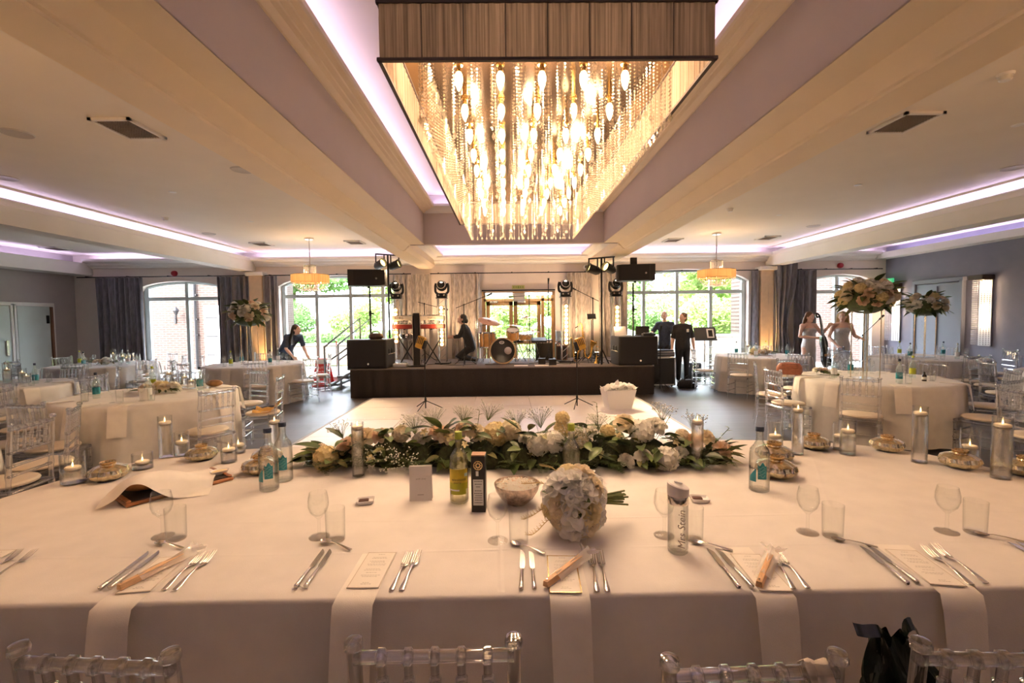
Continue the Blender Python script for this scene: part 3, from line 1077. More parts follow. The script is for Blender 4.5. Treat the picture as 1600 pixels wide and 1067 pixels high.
for xa, xb, lab in ((-11.2, -6.5, 'thin dark curtain rod over the brick view window'), (-6.4, -2.5, 'thin dark curtain rod over the window behind the waitress'), (-2.0, 2.3, 'thin dark curtain rod above the wooden doors'), (2.4, 6.9, 'thin dark curtain rod over the window behind the music stand'), (7.0, 10.0, 'thin dark curtain rod over the window behind the singers')):
    r = thing('curtain_rod', lab, 'curtain rod', ((xa + xb) / 2, 12.46, 2.84), 0, 'curtain rods')
    h = (xb - xa) / 2
    MB().cyl((-h, 0, 0), (h, 0, 0), .013, n=8).build('rod', BLACKM, r)
    for k in range(5):
        MB().box((-h * .9 + 1.8 * h * k / 4, .07, .015), (.03, .15, .02)).build('bracket', BLACKM, r)
# lit pillars
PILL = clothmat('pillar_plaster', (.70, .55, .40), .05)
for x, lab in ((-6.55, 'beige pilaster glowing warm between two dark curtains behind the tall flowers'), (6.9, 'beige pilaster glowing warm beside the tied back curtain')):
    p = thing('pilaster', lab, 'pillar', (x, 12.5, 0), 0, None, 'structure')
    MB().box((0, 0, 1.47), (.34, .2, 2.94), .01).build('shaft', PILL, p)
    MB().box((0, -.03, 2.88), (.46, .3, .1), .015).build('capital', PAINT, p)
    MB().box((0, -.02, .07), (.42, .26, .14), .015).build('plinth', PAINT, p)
for x, lab in ((-6.33, 'small uplighter lamp on the floor before the lit pillar behind the tall flowers'), (6.88, 'small uplighter lamp on the floor before the lit pillar by the tied curtain')):
    u = thing('uplighter', lab, 'lamp', (x, 12.2, 0), 0, 'pillar uplighters')
    MB().lathe([(0, 0), (.09, 0), (.09, .03), (.07, .05), (.07, .16), (.06, .17), (0, .15)], 14).build('body', BLACKM, u)
    MB().lathe([(0, .165), (.05, .165), (.05, .168), (0, .168)], 14).build('lens', emat('warm_bulb', (1, .7, .36), 32), u)

# ================================================================== outside
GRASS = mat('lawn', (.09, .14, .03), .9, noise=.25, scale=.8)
PAVE = brickmat('paving', (.30, .28, .25), (.27, .25, .22), (.2, .19, .17), 1.0, 1.2, .8, .012, .8)
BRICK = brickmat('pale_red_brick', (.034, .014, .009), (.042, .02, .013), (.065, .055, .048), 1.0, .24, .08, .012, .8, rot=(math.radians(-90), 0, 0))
STONE = brickmat('stone_wall', (.15, .125, .10), (.19, .16, .13), (.10, .09, .075), 1.0, .5, .2, .02, .9, rot=(math.radians(-90), 0, 0))
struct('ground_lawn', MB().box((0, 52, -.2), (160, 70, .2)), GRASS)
struct('pavement', MB().box((0, 15.1, -.14), (44, 4.6, .2)), PAVE)
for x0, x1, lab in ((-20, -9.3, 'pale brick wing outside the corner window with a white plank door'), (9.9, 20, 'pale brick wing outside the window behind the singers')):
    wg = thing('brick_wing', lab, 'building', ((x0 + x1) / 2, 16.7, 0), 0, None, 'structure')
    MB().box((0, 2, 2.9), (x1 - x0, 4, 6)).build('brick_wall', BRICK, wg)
    if x0 < 0:
        b = MB().box((4.5, -.03, 1.1), (.95, .06, 2.25), .01)
        dl = b.build('plank_door', WHITEP, wg)
        for z in (.5, 1.15, 1.8):
            MB().box((4.3, -.07, z), (.4, .02, .05)).build('hinge', BLACKM, dl)
        MB().tube([(3.75, -.08, 0), (3.75, -.08, 5)], .045, 8).build('downpipe', BLACKM, wg)
        for z in (1.2, 1.75, 2.6):
            MB().box((3.75, -.06, z), (.14, .1, .04)).build('bracket', BLACKM, wg)
        lt = MB().box((3.0, -.02, 1.75), (.08, .04, .28), .01).build('wall_lantern', BLACKM, wg)
        MB().tube([(3.0, -.03, 1.8), (3.2, -.25, 1.8)], .015, 6).build('arm', BLACKM, lt)
        MB().lathe([(.02, .02), (.1, .2), (.12, .2), (.0, .36)], 6, c=(3.2, -.25, 1.85)).build('lantern_head', BLACKM, lt)
    else:
        MB().tube([(2 - 5.2, -.08, 0), (2 - 5.2, -.08, 5)], .05, 8).build('downpipe', BLACKM, wg)
for xa, xb, y, hh, lab in ((-9.2, -2.2, 18.2, .75, 'low pale stone garden wall outside the window behind the waitress'), (5.3, 9.8, 17.4, .95, 'low pale stone garden wall outside the window beside the music stand')):
    gw = thing('garden_wall', lab, 'wall', ((xa + xb) / 2, y, 0), 0, None, 'structure')
    MB().box((0, 0, hh / 2 - .05), (xb - xa, .35, hh)).build('stone_wall', STONE, gw)
    MB().box((0, 0, hh - .02), (xb - xa + .08, .43, .08), .01).build('coping', mat('coping_stone', (.3, .27, .23), .8, noise=.1), gw)


def leafmesh(name, n, shape, m, sz, seed):
    r = random.Random(seed)
    b = MB()
    for _ in range(n):
        x, y, z = shape(r)
        a, e = r.uniform(0, 2 * PI), r.uniform(-.9, .9)
        u = Vector((math.cos(a) * math.cos(e), math.sin(a) * math.cos(e), math.sin(e)))
        v = u.cross(Vector((r.uniform(-1, 1), r.uniform(-1, 1), r.uniform(-1, 1)))).normalized()
        s = sz * r.uniform(.6, 1.3)
        p = Vector((x, y, z))
        b.add([p - u * s, p + v * s * .45, p + u * s, p - v * s * .45], [(0, 1, 2, 3)])
    return b.mesh(name, m, smooth=False)


def crown(r, nb=[(0, 0, 0, 1)] * 1):
    c = r.choice(nb)
    while True:
        p = Vector((r.uniform(-1, 1), r.uniform(-1, 1), r.uniform(-1, 1)))
        if .45 < p.length < 1:
            break
    return (c[0] + p.x * c[3], c[1] + p.y * c[3], c[2] + p.z * c[3] * .8)


LEAFA = clothmat('tree_leaf_light', (.33, .44, .16), .4, noise=.4)
LEAFB = clothmat('tree_leaf_mid', (.18, .30, .11), .35, noise=.4)
BARK = mat('bark', (.20, .15, .11), .9, noise=.4, scale=9, bump=.6, bscale=14)
crowns = []
for k, (m, seed) in enumerate(((LEAFA, 3), (LEAFB, 4), (LEAFA, 8))):
    rs = random.Random(seed)
    blobs = [(rs.uniform(-2.2, 2.2), rs.uniform(-1.6, 1.6), rs.uniform(-1.6, 2.2), rs.uniform(1.2, 2.0)) for _ in range(9)]
    crowns.append(leafmesh('crown', 7000, lambda r, bl=blobs: crown(r, bl), m, .2, seed))
trunk = MB().tube(spline([(0, 0, -.2), (.05, 0, 1.2), (-.05, .1, 2.4), (.1, 0, 4.2)]), [.24] * 6 + [.2] * 6 + [.14] * 7, 10).mesh('trunk', BARK)
TREES = [(-12.6, 28, 1.0, 1), (-4.1, 28.5, .97, 0), (4.3, 29, .9, 2), (12.5, 29, 1.0, 0), (21.1, 29, 1.0, 1), (-21.2, 28, 1.0, 2), (-8.5, 38.5, 1.15, 0), (8.4, 39, 1.15, 1), (-.1, 40, .85, 2), (-18.6, 39, 1.15, 1), (18.6, 39.5, 1.15, 2), (29, 42, 1.15, 0), (-29, 43, 1.15, 2)]
for i, (x, y, s, k) in enumerate(TREES):
    where = 'the waitress window' if x < -2.5 else ('the wooden doors' if x < 4 else 'the music stand window')
    mates = sorted(q[0] for q in TREES if (q[0] < -2.5) == (x < -2.5) and (-2.5 <= q[0] < 4) == (-2.5 <= x < 4))
    t = thing('tree', '%s leafy tree, %s from the left of those outside %s' % (('pale green', 'dark green', 'bright green')[k], ('first', 'second', 'third', 'fourth', 'fifth', 'sixth', 'seventh', 'eighth', 'ninth')[mates.index(x)], where), 'tree', (x, y, -.1), i * 1.3, 'trees seen through the windows')
    t.scale = (s, s, s)
    link('crown', crowns[k], t, loc=(0, 0, 4.1), kind='stuff')
    link('trunk', trunk, t)
for i, (x, y, s, k) in enumerate(((-11.4, 23.5, .5, 1), (-7.9, 25, .46, 0), (-4.6, 25.6, .40, 1), (.4, 25.5, .5, 0), (7.0, 25, .45, 1), (10.5, 24, .48, 0), (13.9, 25.2, .5, 1))):
    where = ('waitress window, on its curtain side', 'waitress window, in its middle', 'waitress window, on its steps side', 'wooden doors', 'music stand window, on its laptop side', 'music stand window, in its middle', 'music stand window, by its garden wall')[i]
    t = thing('shrub', 'round leafy green shrub on the lawn outside the ' + where, 'shrub', (x, y, -.1), i * 2.1, 'shrubs on the lawn')
    link('foliage', crowns[k], t, loc=(0, 0, 2.9 * s), kind='stuff', scale=s)
    MB().cyl((0, 0, 0), (0, 0, 2 * s), .06, .04, n=8).build('stem', BARK, t)
hm = leafmesh('hedge', 6000, lambda r: (r.uniform(-4, 4), r.uniform(-.5, .5), r.uniform(0, 1.1)), LEAFB, .1, 21)
for x, y, sx, lab in ((-9.0, 21, .8, 'clipped green hedge behind the garden wall'), (-3.6, 23, .7, 'low green hedge beyond the window with the black handrail'), (3.5, 34, 1.2, 'far green hedge across the lawn beyond the doors and music stand')):
    o = tag(link('hedge', hm, loc=(x, y, 0), scale=(sx, 1, 1)), lab, 'hedge', kind='stuff')
# ================================================================== stage and dance floor
ST = .6
s = thing('stage', 'low black stage platform with grey carpeted deck and black skirt', 'stage', (-.1, 11.1, 0))
MB().box((0, 0, ST - .04), (6.42, 2.4, .08), .008).build('deck', mat('stage_carpet', (.13, .105, .095), .95, noise=.25, scale=60), s)
SKIRT = mat('stage_skirt', (.030, .024, .021), .9, noise=.25, scale=80)
MB().grid(lambda u, v: (-3.21 + 6.42 * u, -1.214 - .006 * math.sin(u * 160), .0 + (ST - .02) * v), 240, 2).build('skirt', SKIRT, s)
for sx in (-1, 1):
    MB().box((sx * 3.205, 0, .28), (.012, 2.38, .56)).build('skirt', SKIRT, s)
MB().box((0, 1.19, .28), (6.4, .012, .56)).build('skirt', SKIRT, s)

d = thing('dance_floor', 'white square panelled dance floor in front of the stage', 'dance floor', (-.11, 0, 0))
PANEL = mat('dance_panel', (.86, .79, .74), .45, noise=.03, scale=4)
pm = MB().box((0, 0, .013), (1.066, 1.066, .026), .004).mesh('panel', PANEL)
for i in range(5):
    for j in range(6):
        link('panel', pm, d, loc=((i - 2) * 1.072, 9.15 - j * 1.072, 0))
sd = mat('star_dot', (1, .95, .85), .2, emit=1.0)
b = MB()
for k in range(90):
    b.lathe([(0, .0275), (.008, .0268)], 6, c=(RND.uniform(-2.6, 2.6), RND.uniform(4.2, 9.6), 0))
b.build('star_lights', sd, d, kind='stuff')
MB().box((0, 9.71, .01), (5.4, .05, .02), .004).build('edge_ramp', mat('ramp_grey', (.35, .33, .32), .6), d)
for sx in (-1, 1):
    MB().box((sx * 2.71, 6.46, .01), (.05, 6.5, .02), .004).build('edge_ramp', mat('ramp_grey', (.35, .33, .32), .6), d)

for x, lab in ((-2.2, 'behind the keyboards'), (-1.15, 'behind the kneeling person'), (1.75, 'behind the saxophones'), (2.25, 'behind the small music stand')):
    u_ = dup(u, (x, 11.75, ST), 0, 'small uplighter lamp on the stage deck ' + lab, 'stage uplighters')
# ------------------------------------------------------------------ PA
CHROMEL = mat('badge_silver', (.6, .55, .5), .25, 1)


def subwoofer(x, y, z, lab, side):
    t = thing('subwoofer', lab, 'loudspeaker', (x, y, z), side * .06, 'bass speakers at the stage ends')
    MB().box((0, 0, .31), (.86, .62, .62), .012).build('cabinet', mat('speaker_cabinet', (.03, .026, .024), .6, noise=.3, scale=120), t)
    MB().box((0, -.315, .31), (.82, .02, .58), .006).build('grille', GRILLE, t)
    MB().lathe([(0, .01), (.022, .01), (.024, 0), (0, 0)], 14, M=T(.04, -.326, .1) @ rot('X', 90)).build('badge', CHROMEL, t)
    for q in (-.1, .1):
        MB().box((side * -.435, q, .36), (.02, .1, .1), .005).build('handle', BLACKM, t)
    MB().box((side * -.436, 0, .3), (.012, .5, .02)).build('trim_strip', STEEL, t)
    return t


subwoofer(-2.98, 10.35, ST, 'black bass speaker on the stage edge beside the keyboards', -1)
subwoofer(2.80, 10.35, ST, 'black bass speaker on the stage edge beside the laptops', 1)


def top_speaker(x, y, z, lab, side):
    t = thing('loudspeaker', lab, 'loudspeaker', (x, y, z), side * -.12, 'speakers on poles')
    w_, h, dd = .8, .35, .42
    pl = [(-w_ / 2, -dd / 2), (w_ / 2 - .1, -dd / 2), (w_ / 2, -dd / 2 + .1), (w_ / 2, dd / 2 - .1), (w_ / 2 - .1, dd / 2), (-w_ / 2, dd / 2)]
    if side > 0:
        pl = [(-q[0], q[1]) for q in pl][::-1]
    MB().prism(pl, -h / 2, h / 2).build('cabinet', mat('speaker_cabinet', (.03, .026, .024), .6, noise=.3, scale=120), t)
    MB().box((-.05 * -side * -1, -dd / 2 - .006, 0), (.66, .014, h - .03), .004).build('grille', GRILLE, t)
    MB().lathe([(0, .01), (.02, .01), (.022, 0), (0, 0)], 14, M=T(.2, -dd / 2 - .014, -.02) @ rot('X', 90)).build('badge', CHROMEL, t)
    MB().cyl((0, 0, -h / 2 - .04), (0, 0, -h / 2), .03, n=10).build('pole_cup', BLACKM, t)
    return t


top_speaker(-3.02, 10.4, 2.55, 'black speaker on a thin pole above the bass speaker by the steps', -1)
top_speaker(2.84, 10.4, 2.60, 'black speaker on a thin pole above the laptops', 1)
for x, z0, z1, lab in ((-3.0, 1.22, 2.34, 'thin black speaker pole rising from the bass speaker by the steps'), (2.80, 1.22, 2.385, 'thin black speaker pole with clamp rising behind the laptops')):
    p = thing('speaker_pole', lab, 'pole', (x, 10.4, 0), 0, 'speaker poles')
    MB().cyl((0, 0, z0), (0, 0, z1), .018, n=10).build('pole', BLACKM, p)
    MB().cyl((0, 0, (z0 + z1) / 2 - .05), (0, 0, (z0 + z1) / 2 + .06), .03, n=10).build('clamp', BLACKM, p)
    MB().box((.05, 0, (z0 + z1) / 2), (.06, .02, .03), .005).build('knob', BLACKM, p)
bx = thing('small_monitor_box', 'small black box sitting on top of the speaker above the laptops', 'box', (2.8, 10.4, 2.775))
MB().prism([(-.07, -.06), (.07, -.06), (.055, .06), (-.055, .06)], 0, .16).build('case', BLACK, bx)
MB().box((0, -.063, .09), (.1, .008, .1)).build('grille', GRILLE, bx)
bg = thing('sand_bag', 'brown leather weight bag lying on the bass speaker by the steps', 'bag', (-2.86, 10.3, 1.22))
MB().lathe([(0, 0), (.12, 0), (.16, .03), (.165, .07), (.13, .12), (.05, .135), (0, .125)], 18, sy=.6).build('bag_body', mat('brown_leather', (.09, .055, .04), .5, noise=.3, scale=30), bg)
MB().tube(spline([(-.09, 0, .11), (-.05, 0, .16), (.05, 0, .16), (.09, 0, .11)]), .012, 6).build('handle', mat('brown_leather', (.09, .055, .04)), bg)

# ------------------------------------------------------------------ stage lighting
LBULB = emat('stage_bulb', (1, .68, .34), 9)


def light_column(x, y, z0, z1, nb, lab):
    t = thing('bulb_tower', lab, 'stage light', (x, y, ST), 0, 'columns of glowing stage bulbs')
    tr = mat('truss_alu', (.5, .48, .46), .3, 1)
    for sx in (-.09, .09):
        for sy in (0, .18):
            MB().cyl((sx, sy, .05), (sx, sy, 1.52), .014, n=8).build('rail', tr, t)
    b = MB()
    for k in range(9):
        zz = .08 + k * .16
        b.tube([(-.09, 0, zz), (.09, 0, zz + .16)], .007, 6)
        b.tube([(-.09, 0, zz), (-.09, .18, zz + .16)], .007, 6)
        b.tube([(.09, .18, zz), (.09, 0, zz + .16)], .007, 6)
    b.build('lattice', tr, t, kind='stuff')
    MB().box((0, .09, .02), (.34, .34, .03), .006).build('base_plate', BLACKM, t)
    MB().box((0, .09, 1.53), (.26, .26, .02), .004).build('top_plate', BLACKM, t)
    MB().box((0, -.035, (z0 + z1) / 2 - ST), (.09, .03, z1 - z0 + .1), .006).build('bulb_strip', mat('amber_strip', (.45, .25, .1), .4), t)
    bm = MB().sph((0, 0, 0), .036, 10, 7).mesh('bulb', LBULB)
    for k in range(nb):
        link('bulb', bm, t, loc=(0, -.075, z0 - ST + (z1 - z0) * k / (nb - 1)))


def moving_head(x, y, z, lab):
    t = thing('moving_head_lamp', lab, 'stage light', (x, y, z), 0, 'moving head lamps')
    MB().box((0, 0, .05), (.24, .2, .1), .02).build('base', BLACK, t)
    for sx in (-1, 1):
        MB().tube(spline([(sx * .1, 0, .09), (sx * .145, 0, .14), (sx * .15, 0, .26), (sx * .13, 0, .33)]), [.028] * 19, 8).build('yoke_arm', BLACK, t)
        MB().lathe([(0, .02), (.02, .02), (.02, 0), (0, 0)], 10, M=T(sx * .06, -.1, .05) @ rot('X', 90)).build('knob', STEEL, t)
    hd = MB().sph((0, 0, .27), .125, 18, 12).build('head', mat('glossy_black', (.02, .02, .02), .12, coat=.5), t)
    MB().lathe([(.09, 0), (.105, .0), (.1, .03), (.085, .03)], 18, M=T(0, -.09, .29) @ rot('X', 80)).build('lens_ring', STEEL, hd)
    MB().sph((0, -.085, .31), .05, 12, 8, (1, .5, 1)).build('lens', emat('lens_glow', (1, .85, .65), 5), hd)


for x, y, z0, z1, nb, lab in ((-2.56, 10.95, 1.14, 1.86, 8, 'behind the white keyboard, next to the bass speaker'), (-1.5, 10.9, 1.06, 1.90, 10, 'at the far end of the white keyboard'), (1.37, 10.9, 1.06, 1.90, 10, 'between the brown amplifier and the saxophones'), (2.56, 10.95, 1.16, 1.86, 8, 'behind the laptops')):
    light_column(x, y, z0, z1, nb, 'truss column of glowing round bulbs ' + lab)
    moving_head(x, y + .09, ST + 1.54, 'black moving head lamp atop the bulb column ' + lab.replace(', next to the bass speaker', ''))


def par_bar(x, y, zb, side, lab):
    t = thing('par_light_bar', lab, 'stage light', (x, y, 0), side * -.55, 'bars of black spot cans')
    MB().cyl((0, 0, ST), (0, 0, zb), .022, n=10).build('pole', BLACKM, t)
    MB().tube([(-.3, 0, zb), (.3, 0, zb)], .018, 8).build('crossbar', BLACKM, t)
    for k in range(3):
        a = 2 * PI * k / 3 + .4
        MB().tube([(0, 0, ST + .35), (.15 * math.cos(a), .15 * math.sin(a), ST + .02)], .014, 6).build('leg', BLACKM, t)
    for k, xx in enumerate((-.19, .17)):
        for q in (-.1, .1):
            MB().box((xx + q, 0, zb - .1), (.025, .03, .22)).build('bracket', BLACKM, t)
        M_ = T(xx, 0, zb - .24) @ rot('Z', -side * 35 + (k - .5) * 20) @ rot('X', 72)
        c = MB().lathe([(0, -.16), (.06, -.16), (.095, -.1), (.1, .1), (.108, .1), (.108, .13), (.094, .13), (.09, .06), (0, .05)], 18, M=M_).build('can', BLACK, t)
        MB().lathe([(0, .075), (.05, .085), (.09, .075)], 18, M=M_).build('lens', emat('par_lens', (1, .62, .18), 3.5), c)
        MB().tube([M_ @ Vector((.1, 0, 0)), M_ @ Vector((.15, 0, 0))], .012, 6).build('knob', BLACKM, c)


par_bar(-2.84, 11.42, 3.2, -1, 'two black spot cans on a bar above the speaker by the steps')
par_bar(2.08, 10.3, 2.93, 1, 'two black spot cans on a bar above the speaker by the laptops')


# ------------------------------------------------------------------ stands
def tripod(t, h, r=.25, m=BLACKM, a0=.5, hub=.22):
    MB().cyl((0, 0, .02), (0, 0, h), .011, n=8).build('pole', m, t)
    MB().cyl((0, 0, hub - .03), (0, 0, hub + .04), .02, n=8).build('hub', BLACK, t)
    for k in range(3):
        a = a0 + 2 * PI * k / 3
        MB().tube([(0, 0, hub), (r * math.cos(a), r * math.sin(a), .012)], .008, 6).build('leg', m, t)


def mic_stand(x, y, z, h, lab, boom=None, m=BLACKM, r=.28):
    t = thing('microphone_stand', lab, 'microphone stand', (x, y, z), 0, 'microphone stands')
    tripod(t, h, r, m)
    if boom:
        dx, dy, dz = boom
        e = Vector((dx, dy, h + dz))
        st = Vector((-dx * .35, -dy * .35, h - dz * .35))
        MB().tube([st, e], .008, 6).build('boom', m, t)
        MB().cyl(e, e + Vector((dx, dy, dz)).normalized() * .14, .018, .024, n=10).build('microphone', BLACK, t)
        MB().sph((0, 0, h), .022, 8, 6).build('joint', BLACK, t)
    else:
        MB().cyl((0, 0, h), (0, -.08, h + .12), .014, .024, n=10).build('microphone', BLACK, t)
    return t


mic_stand(-2.0, 11.5, ST, 1.42, 'black microphone stand with boom over the keyboards', (.45, -.1, -.12))
mic_stand(-.95, 10.5, ST, 1.35, 'black boom microphone stand at the crouching person side of the drum kit', (.5, .1, .2))
mic_stand(.58, 12.05, ST, 1.62, 'tall boom microphone stand reaching over the drum cymbals', (-.42, -.5, -.05), r=.2)
mic_stand(1.0, 11.25, ST, 1.85, 'tall thin straight microphone stand before the brown amplifier', None, r=.15)
mic_stand(2.08, 11.35, ST, 1.5, 'boom microphone stand behind the saxophones', (-.42, -.1, .2))
mic_stand(3.42, 10.45, 0, 1.32, 'slim microphone stand on the floor beside the laptop bass speaker', None)

# keyboards
k = thing('keyboard_stand', 'black column keyboard stand with crossed legs under two keyboards', 'stand', (-1.98, 10.6, ST))
MB().box((0, -.23, .60), (.15, .12, 1.16), .02).build('column', mat('black_satin', (.02, .018, .018), .3), k)
for sx in (-1, 1):
    MB().box((sx * .08, -.23, .60), (.012, .13, 1.16)).build('edge_strip', STEEL, k)
    MB().tube([(sx * .48, .1, .0), (sx * .1, .12, .62)], .014, 8).build('leg', BLACKM, k)
    MB().tube([(sx * .1, .12, .0), (sx * .48, .1, .62)], .014, 8).build('leg', BLACKM, k)
    for z in (.83, 1.02):
        MB().box((sx * .3, .05, z - .012), (.04, .34, .02)).build('arm', BLACKM, k)
MB().box((0, -.2, .02), (.36, .3, .03), .008).build('base_plate', BLACKM, k)
WK = mat('keyboard_white', (.80, .74, .68), .3)
RK = mat('keyboard_red', (.22, .03, .025), .3)


def keyboard(z, m, lab, txt, txm):
    t = thing('keyboard', lab, 'keyboard', (-1.97, 10.62, z), .02, None)
    MB().box((0, 0, .05), (1.14, .3, .1), .012).build('body', m, t)
    MB().box((0, -.06, .103), (1.04, .14, .012), .002).build('white_keys', WHITEP, t)
    b = MB()
    for i in range(36):
        if i % 7 not in (2, 6):
            b.box((-.49 + i * .0285, -.03, .115), (.013, .085, .014))
    b.build('black_keys', BLACK, t, kind='stuff')
    MB().box((0, .1, .103), (1.0, .07, .008), .002).build('control_panel', BLACK, t)
    for i in range(6):
        MB().cyl((-.42 + i * .06, .1, .105), (-.42 + i * .06, .1, .125), .012, n=8).build('knob', STEEL, t)
    if txt:
        lettering(txt[0], .07, txm, t, (-.42, -.152, .05), (PI / 2, 0, 0))
        lettering(txt[1], .045, txm, t, (.3, -.152, .05), (PI / 2, 0, 0))
    return t


kb = keyboard(ST + 1.02, WK, 'white synthesizer keyboard on the upper tier of the black column stand', ('KORG', 'KingKorg'), BLACK)
keyboard(ST + .83, RK, 'red keyboard on the lower tier of the black column stand', None, None)
pd = thing('stage_floor_box', 'small white effect box on the deck under the keyboards', 'box', (-2.35, 10.35, ST))
MB().box((0, 0, .04), (.3, .2, .08), .015).build('case', WHITEP, pd)
for i in range(4):
    MB().cyl((-.1 + i * .066, -.02, .08), (-.1 + i * .066, -.02, .1), .014, n=8).build('foot_switch', STEEL, pd)
hp = thing('monitor_fan', 'chrome bowl lamp hanging below the red keyboard', 'lamp', (-2.3, 10.85, ST + .55))
MB().lathe([(0, 0), (.1, .02), (.17, .1), (.18, .16), (.17, .16), (.15, .1), (0, .04)], 18).build('bowl', CHROME, hp)
MB().cyl((0, 0, .1), (0, 0, .23), .01, n=6).build('stem', CHROME, hp)

# photographers' flash heads on slender stands in front of the stage
YEL = mat('amber_gel', (.60, .32, .04), .35)
for x, y, h, lab, sg in ((-1.47, 8.37, 1.08, 'amber ribbed flash head on a slim black stand before the keyboards', 1), (1.25, 8.41, 1.02, 'amber ribbed flash head on a slim black stand before the saxophones', -1)):
    t = thing('flash_stand', lab, 'flash', (x, y, .026), 0, 'flash heads on stands')
    tripod(t, h, .3, BLACKM, .2, .16)
    M_ = T(sg * -.06, 0, h + .12) @ rot('Y', sg * 18) @ rot('Z', sg * -20)
    MB().box((0, 0, 0), (.15, .1, .22), .015, M=M_).build('flash_head', YEL, t)
    for q in range(4):
        MB().box((-.05 + q * .033, -.052, .03), (.012, .01, .12), M=M_).build('rib', BLACK, t)
    MB().box((.08 * sg, 0, -.02), (.06, .08, .16), .01, M=M_).build('flash_body', BLACK, t)
    MB().cyl((0, 0, h - .03), (0, 0, h + .03), .02, n=8).build('clamp', BLACK, t)

# ------------------------------------------------------------------ drum kit
k = thing('drum_kit', 'drum kit with maple shells and black bass drum head', 'drum kit', (-.1, 11.15, ST))
MAPLE = mat('maple_shell', (.62, .34, .13), .25, noise=.15, scale=8, coat=.4)
SKINW = mat('drum_skin', (.85, .82, .78), .4)
M_ = T(0, -.2, .3) @ rot('X', 90)
bd = MB().lathe([(.29, -.2), (.295, -.2), (.295, .2), (.29, .2)], 36, M=M_).build('bass_drum', MAPLE, k)
MB().lathe([(0, .195), (.27, .195), (.28, .2), (.28, .19)], 36, M=M_).build('front_head', mat('black_drum_head', (.01, .01, .011), .3), bd)
MB().lathe([(.275, .2), (.275, .225), (.305, .225), (.305, .18), (.295, .18)], 36, M=M_).build('hoop', mat('maple_hoop', (.55, .38, .2), .3), bd)
MB().lathe([(0, .205), (.075, .203), (.085, .198)], 24, c=(0, 0, 0), M=M_ @ T(.12, 0, .0)).build('port_ring', mat('port_metal', (.55, .5, .52), .35, .6), bd)
# the maker's oval badge near the top of the head
b = MB().lathe([(.03, 0), (.045, 0), (.045, .004), (.03, .004), (.03, 0)], 20, M=T(-.02, -.4, .49) @ rot('X', 90) @ Matrix.Diagonal((1.3, .8, 1, 1)))
b.build('emblem', WHITEP, bd)
lettering('dw', .05, WHITEP, bd, (-.02, -.402, .49), (PI / 2, 0, 0))
for q in range(8):
    a = 2 * PI * (q + .5) / 8
    p = M_ @ Vector((.3 * math.cos(a), .3 * math.sin(a), 0))
    MB().tube([M_ @ Vector((.305 * math.cos(a), .305 * math.sin(a), -.15)), M_ @ Vector((.305 * math.cos(a), .305 * math.sin(a), .21))], .007, 6).build('tension_rod', CHROME, bd)


def drum(nm, c, r, h, tilt, tz=0):
    M2 = T(*c) @ rot('Z', tz) @ rot('X', tilt)
    o = MB().lathe([(r - .01, 0), (r, 0), (r, h), (r - .01, h)], 28, M=M2).build(nm, MAPLE, k)
    MB().lathe([(0, h + .004), (r - .004, h + .004)], 28, M=M2).build('drum_head', SKINW, o)
    for z in (0, h):
        MB().lathe([(r + .002, z - .015), (r + .012, z - .015), (r + .012, z + .015), (r + .002, z + .015)], 28, M=M2).build('rim', CHROME, o)
    for q in range(6):
        a = 2 * PI * q / 6
        MB().cyl(M2 @ Vector(((r + .008) * math.cos(a), (r + .008) * math.sin(a), h * .3)), M2 @ Vector(((r + .008) * math.cos(a), (r + .008) * math.sin(a), h)), .007, n=6).build('lug', CHROME, o)
    return o


drum('floor_tom', (-.36, .1, .36), .19, .34, 0)
drum('rack_tom', (.24, -.12, .56), .14, .22, 22)
drum('snare_drum', (.55, .35, .52), .17, .14, 5)
for q in range(3):
    a = q * 2.1
    MB().tube([(-.36 + .19 * math.cos(a), .1 + .19 * math.sin(a), .6), (-.36 + .22 * math.cos(a), .1 + .22 * math.sin(a), .01)], .008, 6).build('floor_tom_leg', CHROME, k)
BRZ = mat('cymbal_bronze', (.45, .24, .14), .28, 1, noise=.2, scale=40)
for c, r, tx, ty, hb in (((-.31, -.25, .98), .26, 18, 14, 1), ((.58, .15, 1.06), .2, 3, -3, 1), ((.33, .5, .86), .2, 0, 8, 0), ((.72, .1, .72), .17, 0, 0, 1)):
    M2 = T(*c) @ rot('X', tx) @ rot('Y', ty)
    MB().lathe([(0, .03), (.035, .028), (.05, .01), (r * .6, .004), (r, -.012), (r, -.015), (.05, .006), (0, .02)], 32, M=M2).build('cymbal', BRZ, k)
    MB().cyl((c[0], c[1], .3), (c[0], c[1], c[2] + .04), .009, n=8).build('cymbal_stand', CHROME, k)
    for q in range(3):
        a = .6 + q * 2.1
        MB().tube([(c[0], c[1], .33), (c[0] + .24 * math.cos(a), c[1] + .24 * math.sin(a), .012)], .009, 6).build('stand_leg', CHROME, k)
MB().cyl((-.62, .0, 0), (-.62, .0, 1.02), .03, n=12).build('rack_post', CHROME, k)
MB().tube([(-.62, 0, .86), (-.3, 0, .9)], .01, 6).build('rack_arm', CHROME, k)
st = MB().lathe([(0, .5), (.17, .5), (.18, .47), (.17, .43), (0, .43)], 20, c=(.35, .75, 0)).build('drum_stool', BLACK, k)
MB().cyl((.35, .75, 0), (.35, .75, .45), .02, n=8).build('stool_post', CHROME, st)
MB().box((.85, -.05, .52), (.36, .3, .05), .01, M=T(.85, -.05, .52) @ rot('X', 14) @ T(-.85, .05, -.52)).build('drum_pad', BLACK, k)
MB().cyl((.85, 0, 0), (.85, 0, .5), .012, n=8).build('pad_stand', BLACKM, k)
